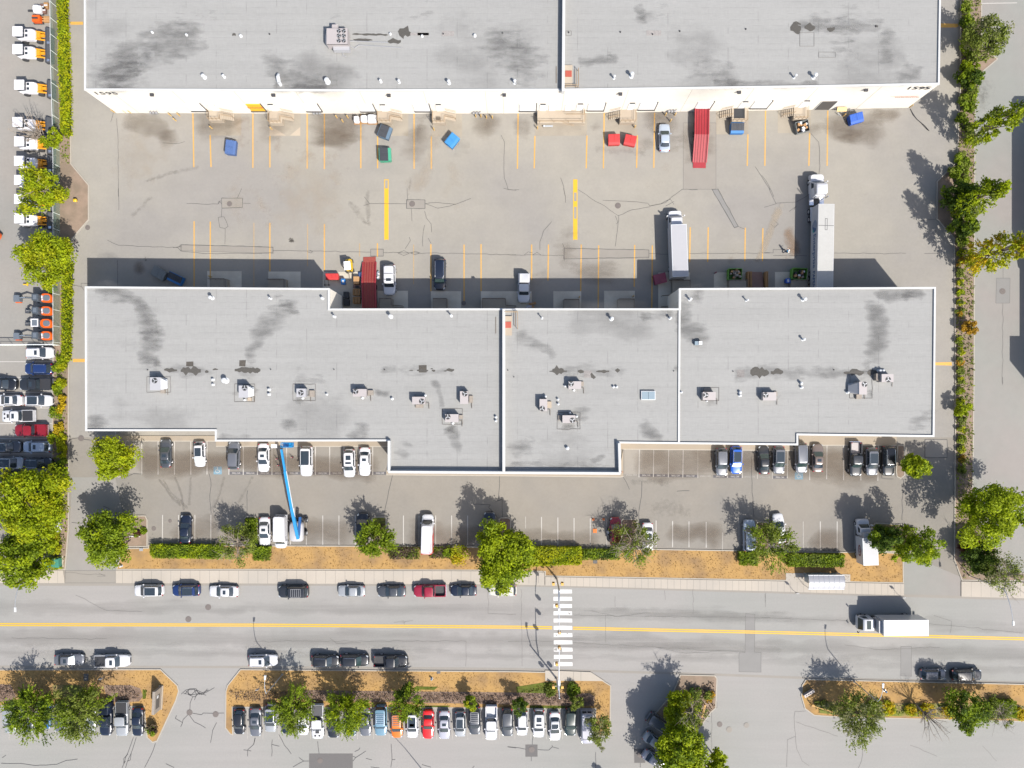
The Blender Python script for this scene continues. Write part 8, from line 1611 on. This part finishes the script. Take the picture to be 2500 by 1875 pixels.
# shrubs / plants
def shrub(px, py, r, h, leaf, label, leaf2=None, size=.2, n=14, group=None, name='shrub', per=52):
    x, y = P(px, py, h*.5); t = T(name, label, 'shrub', (x, y, .1), 0, group); cen = []; 
    for i in range(n): a = rng.uniform(0, 6.28); q = rng.random()**.5*r*.7; cen.append((math.cos(a)*q, math.sin(a)*q, h*rng.uniform(.35, .75)))
    V = leafcloud(cen, [r*.42]*n, per, size, .8)
    if leaf2:
        m = np.repeat(rng.random(n) < .4, per*4); leafmesh('foliage', V[~m], leaf, t); leafmesh('foliage', V[m], leaf2, t)
    else: leafmesh('foliage', V, leaf, t)
    b = MB()
    for i in range(5): c = cen[i % n]; b.tube([(0, 0, 0), (c[0]*.6, c[1]*.6, c[2]*.9)], [.04, .015], 4)
    b.build('stem', 'bark', t)
GS = 'shrubs of the western strip'
WS = [(151, 880, 'leaf_bright', 1.3), (140, 893, 'leaf_green', 1.2), (153, 897, 'leaf_yellow', 1.0), (139, 939, 'leaf_bright', 1.1), (152, 934, 'leaf_yellow', .9), (142, 953, 'leaf_green', .9), (152, 972, 'leaf_gold', .7), (152, 990, 'leaf_gold', .8), (137, 1006, 'leaf_green', 1.2), (148, 1005, 'leaf_gold', .7), (148, 1040, 'leaf_gold', .9), (147, 1053, 'leaf_gold', 1.0), (133, 1072, 'leaf_bright', 1.2), (150, 1068, 'leaf_yellow', 1.0), (152, 1088, 'leaf_yellow', 1.1), (152, 1105, 'leaf_yellow', 1.0), (151, 1125, 'leaf_green', 1.0), (134, 1143, 'leaf_dark', 1.3), (150, 1145, 'leaf_green', 1.0), (135, 1318, 'leaf_yellow', 1.1), (138, 1340, 'leaf_yellow', 1.1), (132, 1300, 'leaf_gold', 1.0)]
for i, (x, y, lf, r) in enumerate(WS): shrub(x, y, r, 1.2, lf, f'{ORD[i]} loose shrub of the western strip counted from the yard gate down', group=GS, n=10)
GD = 'shrubs of the eastern strip'
i = 0
for y in list(range(618, 1170, 24)):
    lf = ['leaf_yellow', 'leaf_orange', 'leaf_olive', 'leaf_yellow', 'leaf_bright'][(y//24) % 5]
    if 780 < y < 815 or 980 < y < 1020: continue
    shrub(2344 if y < 1000 else 2347, y, .72+.25*((y*7) % 5)/5, .9, lf, f'{ORD[i]} low yellowish shrub of the eastern strip counted from the golden poplar down', 'leaf_green' if y % 3 else 'leaf_olive', group=GD, n=10, size=.18); i += 1
i = 0
for x, y, lf, r in ((2356, 20, 'leaf_olive', 1.6), (2362, 55, 'leaf_dark', 1.8), (2366, 95, 'leaf_dark', 2.0), (2358, 120, 'leaf_green', 1.6), (2372, 140, 'leaf_green', 1.8), (2356, 165, 'leaf_bright', 1.4), (2378, 172, 'leaf_dark', 1.5), (2374, 230, 'leaf_olive', 1.5), (2352, 245, 'leaf_olive', 1.3), (2366, 262, 'leaf_green', 1.4), (2350, 290, 'leaf_green', 1.5), (2368, 310, 'leaf_olive', 1.3), (2346, 388, 'leaf_green', 1.6), (2356, 410, 'leaf_olive', 1.5), (2330, 422, 'leaf_green', 1.6), (2352, 440, 'leaf_olive', 1.3), (2345, 590, 'leaf_green', 1.6), (2362, 560, 'leaf_olive', 1.4)):
    shrub(x, y, r*.8, 1.5, lf, f'{ORD[i]} green bush along the upper eastern strip counted from the top', 'leaf_green' if lf != 'leaf_green' else 'leaf_olive', group='bushes of the upper eastern strip', n=14, size=.24); i += 1
SH = [(302, 1270, 1.2, 1.5, 'leaf_olive', 'dark yellow bush at the corner of the western island', 'leaf_bright'), (336, 1302, .7, .8, 'leaf_red', 'small reddish plants by the white kerb stone of the western island', 'leaf_green'), (351, 1296, .6, .6, 'leaf_green', 'small green plants in the western island', None), (369, 1782, 1.1, 2.2, 'leaf_brown', 'dark brownish bush at the tip of the grass point', 'leaf_green'),
      (124, 692, .9, 1.4, 'leaf_grey', 'grey-green conifer bush at the fence above the excavators', 'leaf_dark'), (126, 705, .9, 1.0, 'leaf_green', 'green bush just below the grey-green one at the fence', None), (1121, 1355, 1.9, 1.7, 'leaf_yellow', 'round bright yellow bush left of the large central tree', 'leaf_gold'), (1095, 1348, 1.0, .9, 'leaf_green', 'low green bush left of the round yellow one', None),
      (1400, 1683, 1.4, 1.2, 'leaf_green', 'green bush at the foot of the southern signal', 'leaf_dark'), (1345, 1680, 1.5, .7, 'grass_green', 'low green plants left of the southern signal', None), (1730, 1700, 1.1, 1.2, 'leaf_olive', 'bush with pink touches at the yellow pipe gate', 'leaf_orange'), (1700, 1692, 1.4, 1.4, 'leaf_dark', 'dark bush above the yellow-green driveway tree', 'leaf_brown'),
      (2132, 1720, 1.5, 1.3, 'leaf_green', 'green bush under the olive tree of the right strip', None), (2168, 1728, 1.4, 1.1, 'leaf_gold', 'golden bush, first from the left in the bottom right strip', 'leaf_yellow'), (2221, 1733, 1.2, 1.1, 'leaf_gold', 'golden bush, second in the bottom right strip, left of the leafless tree', 'leaf_yellow'), (2262, 1735, 1.5, 1.1, 'leaf_yellow', 'golden bush, third in the bottom right strip, right of the leafless tree', 'leaf_gold'), (2316, 1738, 1.4, 1.1, 'leaf_gold', 'golden bush, fourth in the bottom right strip', 'leaf_gold'), (2492, 1742, 1.3, 1.1, 'leaf_gold', 'golden bush at the right edge of the bottom strip', 'leaf_yellow'), (2005, 1722, 1.2, .9, 'leaf_grey', 'greyish bush behind the yellow pipe gate of the rounded tip', 'leaf_olive')]
for x, y, r, h, lf, lb, l2 in SH: shrub(x, y, r, h, lf, lb, l2, n=16)
# hedges: clipped boxes of leaves, each one a thing
def hedge(pts, h, leaf, label, leaf2=None, dens=24, size=.19, rough=.14, name='hedge', group='clipped hedges', core='leaf_dark'):
    """pts: world polygon"""
    pts = ccw(pts); t = T(name, label, 'hedge', (0, 0, .1), 0, group); xs = [p[0] for p in pts]; ys = [p[1] for p in pts]
    MB().prism(inset(pts, .22), 0, h*.80).build('hedge_core', core, t)
    A = abs(area(pts)); n = int(A*dens*3); Pp = rng.uniform((min(xs), min(ys)), (max(xs), max(ys)), (n*3, 2))
    ins = np.zeros(len(Pp), bool); X_, Y_ = Pp[:, 0], Pp[:, 1]
    for i in range(len(pts)):
        (x0, y0), (x1, y1) = pts[i-1], pts[i]; c = ((y0 > Y_) != (y1 > Y_)) & (X_ < (x1-x0)*(Y_-y0)/(y1-y0+1e-9)+x0); ins ^= c
    Pp = Pp[ins][:n]; zz = h*(.86+.07*np.sin(Pp[:, 0]*1.7)*np.cos(Pp[:, 1]*2.1)+rough*rng.random(len(Pp)))
    cen = np.column_stack([Pp, zz]); ed = []
    for i in range(len(pts)):
        a, b = np.array(pts[i-1]), np.array(pts[i]); L_ = np.linalg.norm(b-a); k = int(L_*h*dens*1.3)
        if k: u = rng.random(k)[:, None]; q = a+(b-a)*u+rng.normal(0, .07, (k, 2)); ed.append(np.column_stack([q, rng.uniform(.05, h*.95, k)]))
    cen = np.vstack([cen]+ed); V = leafcloud(cen, np.full(len(cen), .10), 1, size, 1)
    if leaf2:
        g = np.sin(cen[:, 0]*.9+1.3*np.sin(cen[:, 1]*1.1))+rng.normal(0, .5, len(cen)) > .5; m = np.repeat(g, 4)
        leafmesh('foliage', V[~m], leaf, t); leafmesh('foliage', V[m], leaf2, t)
    else: leafmesh('foliage', V, leaf, t)
    return t
hz = lambda s, h: PP([tuple(map(float, q.split(','))) for q in s.split()], h)
hedge(hz("139,-60 139,0 142,150 146,250 147,318 153,328 165,326 165,250 162,150 156,0 156,-60", 1.5), 1.5, 'leaf_bright', 'long clipped yellow-green hedge between the machine fence and the lane', 'leaf_yellow', 16, .24)
hedge(hz("152,640 171,640 168,760 166,845 164,880 151,880 150,760", 1.3), 1.3, 'leaf_yellow', 'loose yellow-green hedge between the excavators and the lane', 'leaf_bright', 18, .22, .3)
hedge(hz("124,1362 141,1362 141,1390 123,1390", 1.0), 1.0, 'leaf_bright', 'short yellow hedge beside the green cabinet', 'leaf_yellow', 20, .2, .3)
hedge(hz("366,1331 543,1332 542,1364 374,1362 366,1355", 1.3), 1.3, 'leaf_green', 'long dark green hedge at the west end of the verge', 'leaf_bright', 22, .2)
hedge(hz("600,1268 624,1268 626,1328 600,1328", 1.0), 1.0, 'leaf_green', 'short green hedge on the island under the half-bare tree', None, 20, .2)
hedge(hz("617,1336 657,1336 656,1368 618,1368", 1.2), 1.2, 'leaf_green', 'short square green hedge below the white sedan', 'grass_green', 22, .2)
hedge(hz("950,1336 1022,1336 1022,1364 952,1364", .5), .5, 'grass_green', 'low brownish plants left of the red and white van', 'leaf_brown', 20, .2, .4, core='leaf_brown')
hedge(hz("1052,1336 1102,1336 1102,1362 1050,1362", .5), .5, 'grass_green', 'low dark green plants right of the red and white van', 'leaf_brown', 20, .2, .4, core='leaf_brown')
hedge(hz("1290,1337 1418,1338 1419,1378 1300,1382 1290,1378", 1.45), 1.45, 'leaf_yellow', 'bright yellow-green hedge right of the large central tree', 'leaf_bright', 24, .2)
hedge(hz("1422,1341 1512,1342 1512,1366 1422,1366", .9), .9, 'leaf_green', 'low dark green hedge between the yellow-green one and the half-bare tree', 'leaf_dark', 22, .18, .3)
hedge(hz("1807,1349 1852,1350 1850,1381 1807,1379", 1.3), 1.3, 'leaf_green', 'short green hedge left of the olive tree', None, 22, .2)
hedge(hz("1925,1354 2062,1355 2060,1384 1925,1383", 1.2), 1.2, 'leaf_green', 'olive green hedge above the bus shelter', 'leaf_olive', 22, .2)
hedge(hz("2426,1712 2482,1714 2482,1752 2426,1750", 1.4), 1.4, 'leaf_green', 'green hedge near the right edge of the bottom strip', 'leaf_olive', 20, .22)
hedge(hz("2216,1288 2240,1290 2212,1345 2140,1340 2136,1286", .6), .6, 'leaf_green', 'low mixed plants covering the island beside the cube truck', 'leaf_brown', 16, .2, .5, core='leaf_brown')
# loose ground plants: uncountable
def tufts(polys, dens, leaf, h, name, label, size=.12):
    allp = []
    for s in polys:
        p = X(s); xs = [q[0] for q in p]; ys = [q[1] for q in p]; n = int(abs(area(p))*dens); R_ = rng.uniform((min(xs), min(ys)), (max(xs), max(ys)), (n*4, 2)); ins = np.zeros(len(R_), bool)
        for i in range(len(p)):
            (x0, y0), (x1, y1) = p[i-1], p[i]; ins ^= ((y0 > R_[:, 1]) != (y1 > R_[:, 1])) & (R_[:, 0] < (x1-x0)*(R_[:, 1]-y0)/(y1-y0+1e-9)+x0)
        allp.append(R_[ins][:n])
    q = np.vstack(allp); cen = np.column_stack([q, .12+rng.uniform(0, h, len(q))])
    o = leafmesh(name, leafcloud(cen, np.full(len(cen), .05), 1, size, 1, 2.2), leaf, None); o['kind'] = 'stuff'; o['label'] = label; return o
for l in ('straw',): leafmat('leaf_straw', (.17, .095, .03), (.32, .20, .07))
leafmat('leaf_twig', (.07, .05, .04), (.19, .14, .11))
VG = ["-20,1636 393,1637 432,1676 420,1712 380,1800 355,1770 352,1725 -20,1722", "590,1636 1260,1642 1330,1662 1470,1666 1486,1680 1486,1790 1455,1790 1455,1728 1377,1728 560,1724 556,1690", "1970,1660 2510,1673 2510,1700 1962,1692", "290,1388 362,1366 550,1366 1240,1366 1800,1384 2200,1352 2204,1420 1340,1404 1240,1390", "545,1334 615,1334 615,1366 545,1366", "660,1334 860,1334 860,1366 660,1366", "1595,1342 1800,1345 1800,1384 1595,1380"]
tufts(VG, 9, 'leaf_straw', .05, 'dry_grass_tufts', 'straw coloured dry grass tufts of the verges', .10)
tufts(["745,1687 880,1689 1260,1693 1440,1695 1450,1720 1180,1716 745,1708", "-20,1672 28,1674 38,1700 -20,1712", "255,1675 320,1675 345,1700 300,1712", "560,1686 745,1686 745,1708 580,1708"], 30, 'leaf_twig', .5, 'brown_ground_cover', 'brown leafless ground cover of the bottom strip', .14)
tufts(["2000,1714 2500,1724 2500,1754 2040,1742"], 12, 'leaf_olive', .3, 'weed_cover', 'weedy ground cover of the bottom right strip', .2)
tufts(["2344,0 2392,0 2392,110 2385,280 2376,560 2374,1170 2335,1260 2333,940 2331,600 2345,200", "2330,1270 2370,1200 2430,1390 2350,1410"], 9, 'leaf_olive', .35, 'weed_cover', 'weedy ground cover of the eastern strip', .22)
tufts(["137,845 165,845 165,1290 158,1388 128,1388 130,1200", "150,330 172,330 172,400 150,400"], 8, 'leaf_green', .3, 'weed_cover', 'weedy ground cover of the western strip', .2)
tufts(["1646,1695 1744,1660 1744,1726 1700,1780 1650,1790", "598,1266 627,1266 627,1328 598,1328", "910,1267 942,1267 942,1330 910,1330"], 12, 'leaf_brown', .3, 'weed_cover', 'brownish plants of the small islands', .2)
tufts(["1262,1692 1330,1666 1375,1670 1380,1680", "1290,1723 1378,1723 1378,1730 1290,1729", "352,1682 360,1686 357,1706"], 26, 'grass_green', .12, 'green_grass', 'green watered grass by the southern signal', .16)
for o in list(bpy.data.objects):   # tidy: nothing helper-like stays
    if o.type == 'MESH' and len(o.data.polygons) == 0 and o.name.startswith('txt'): bpy.data.objects.remove(o)
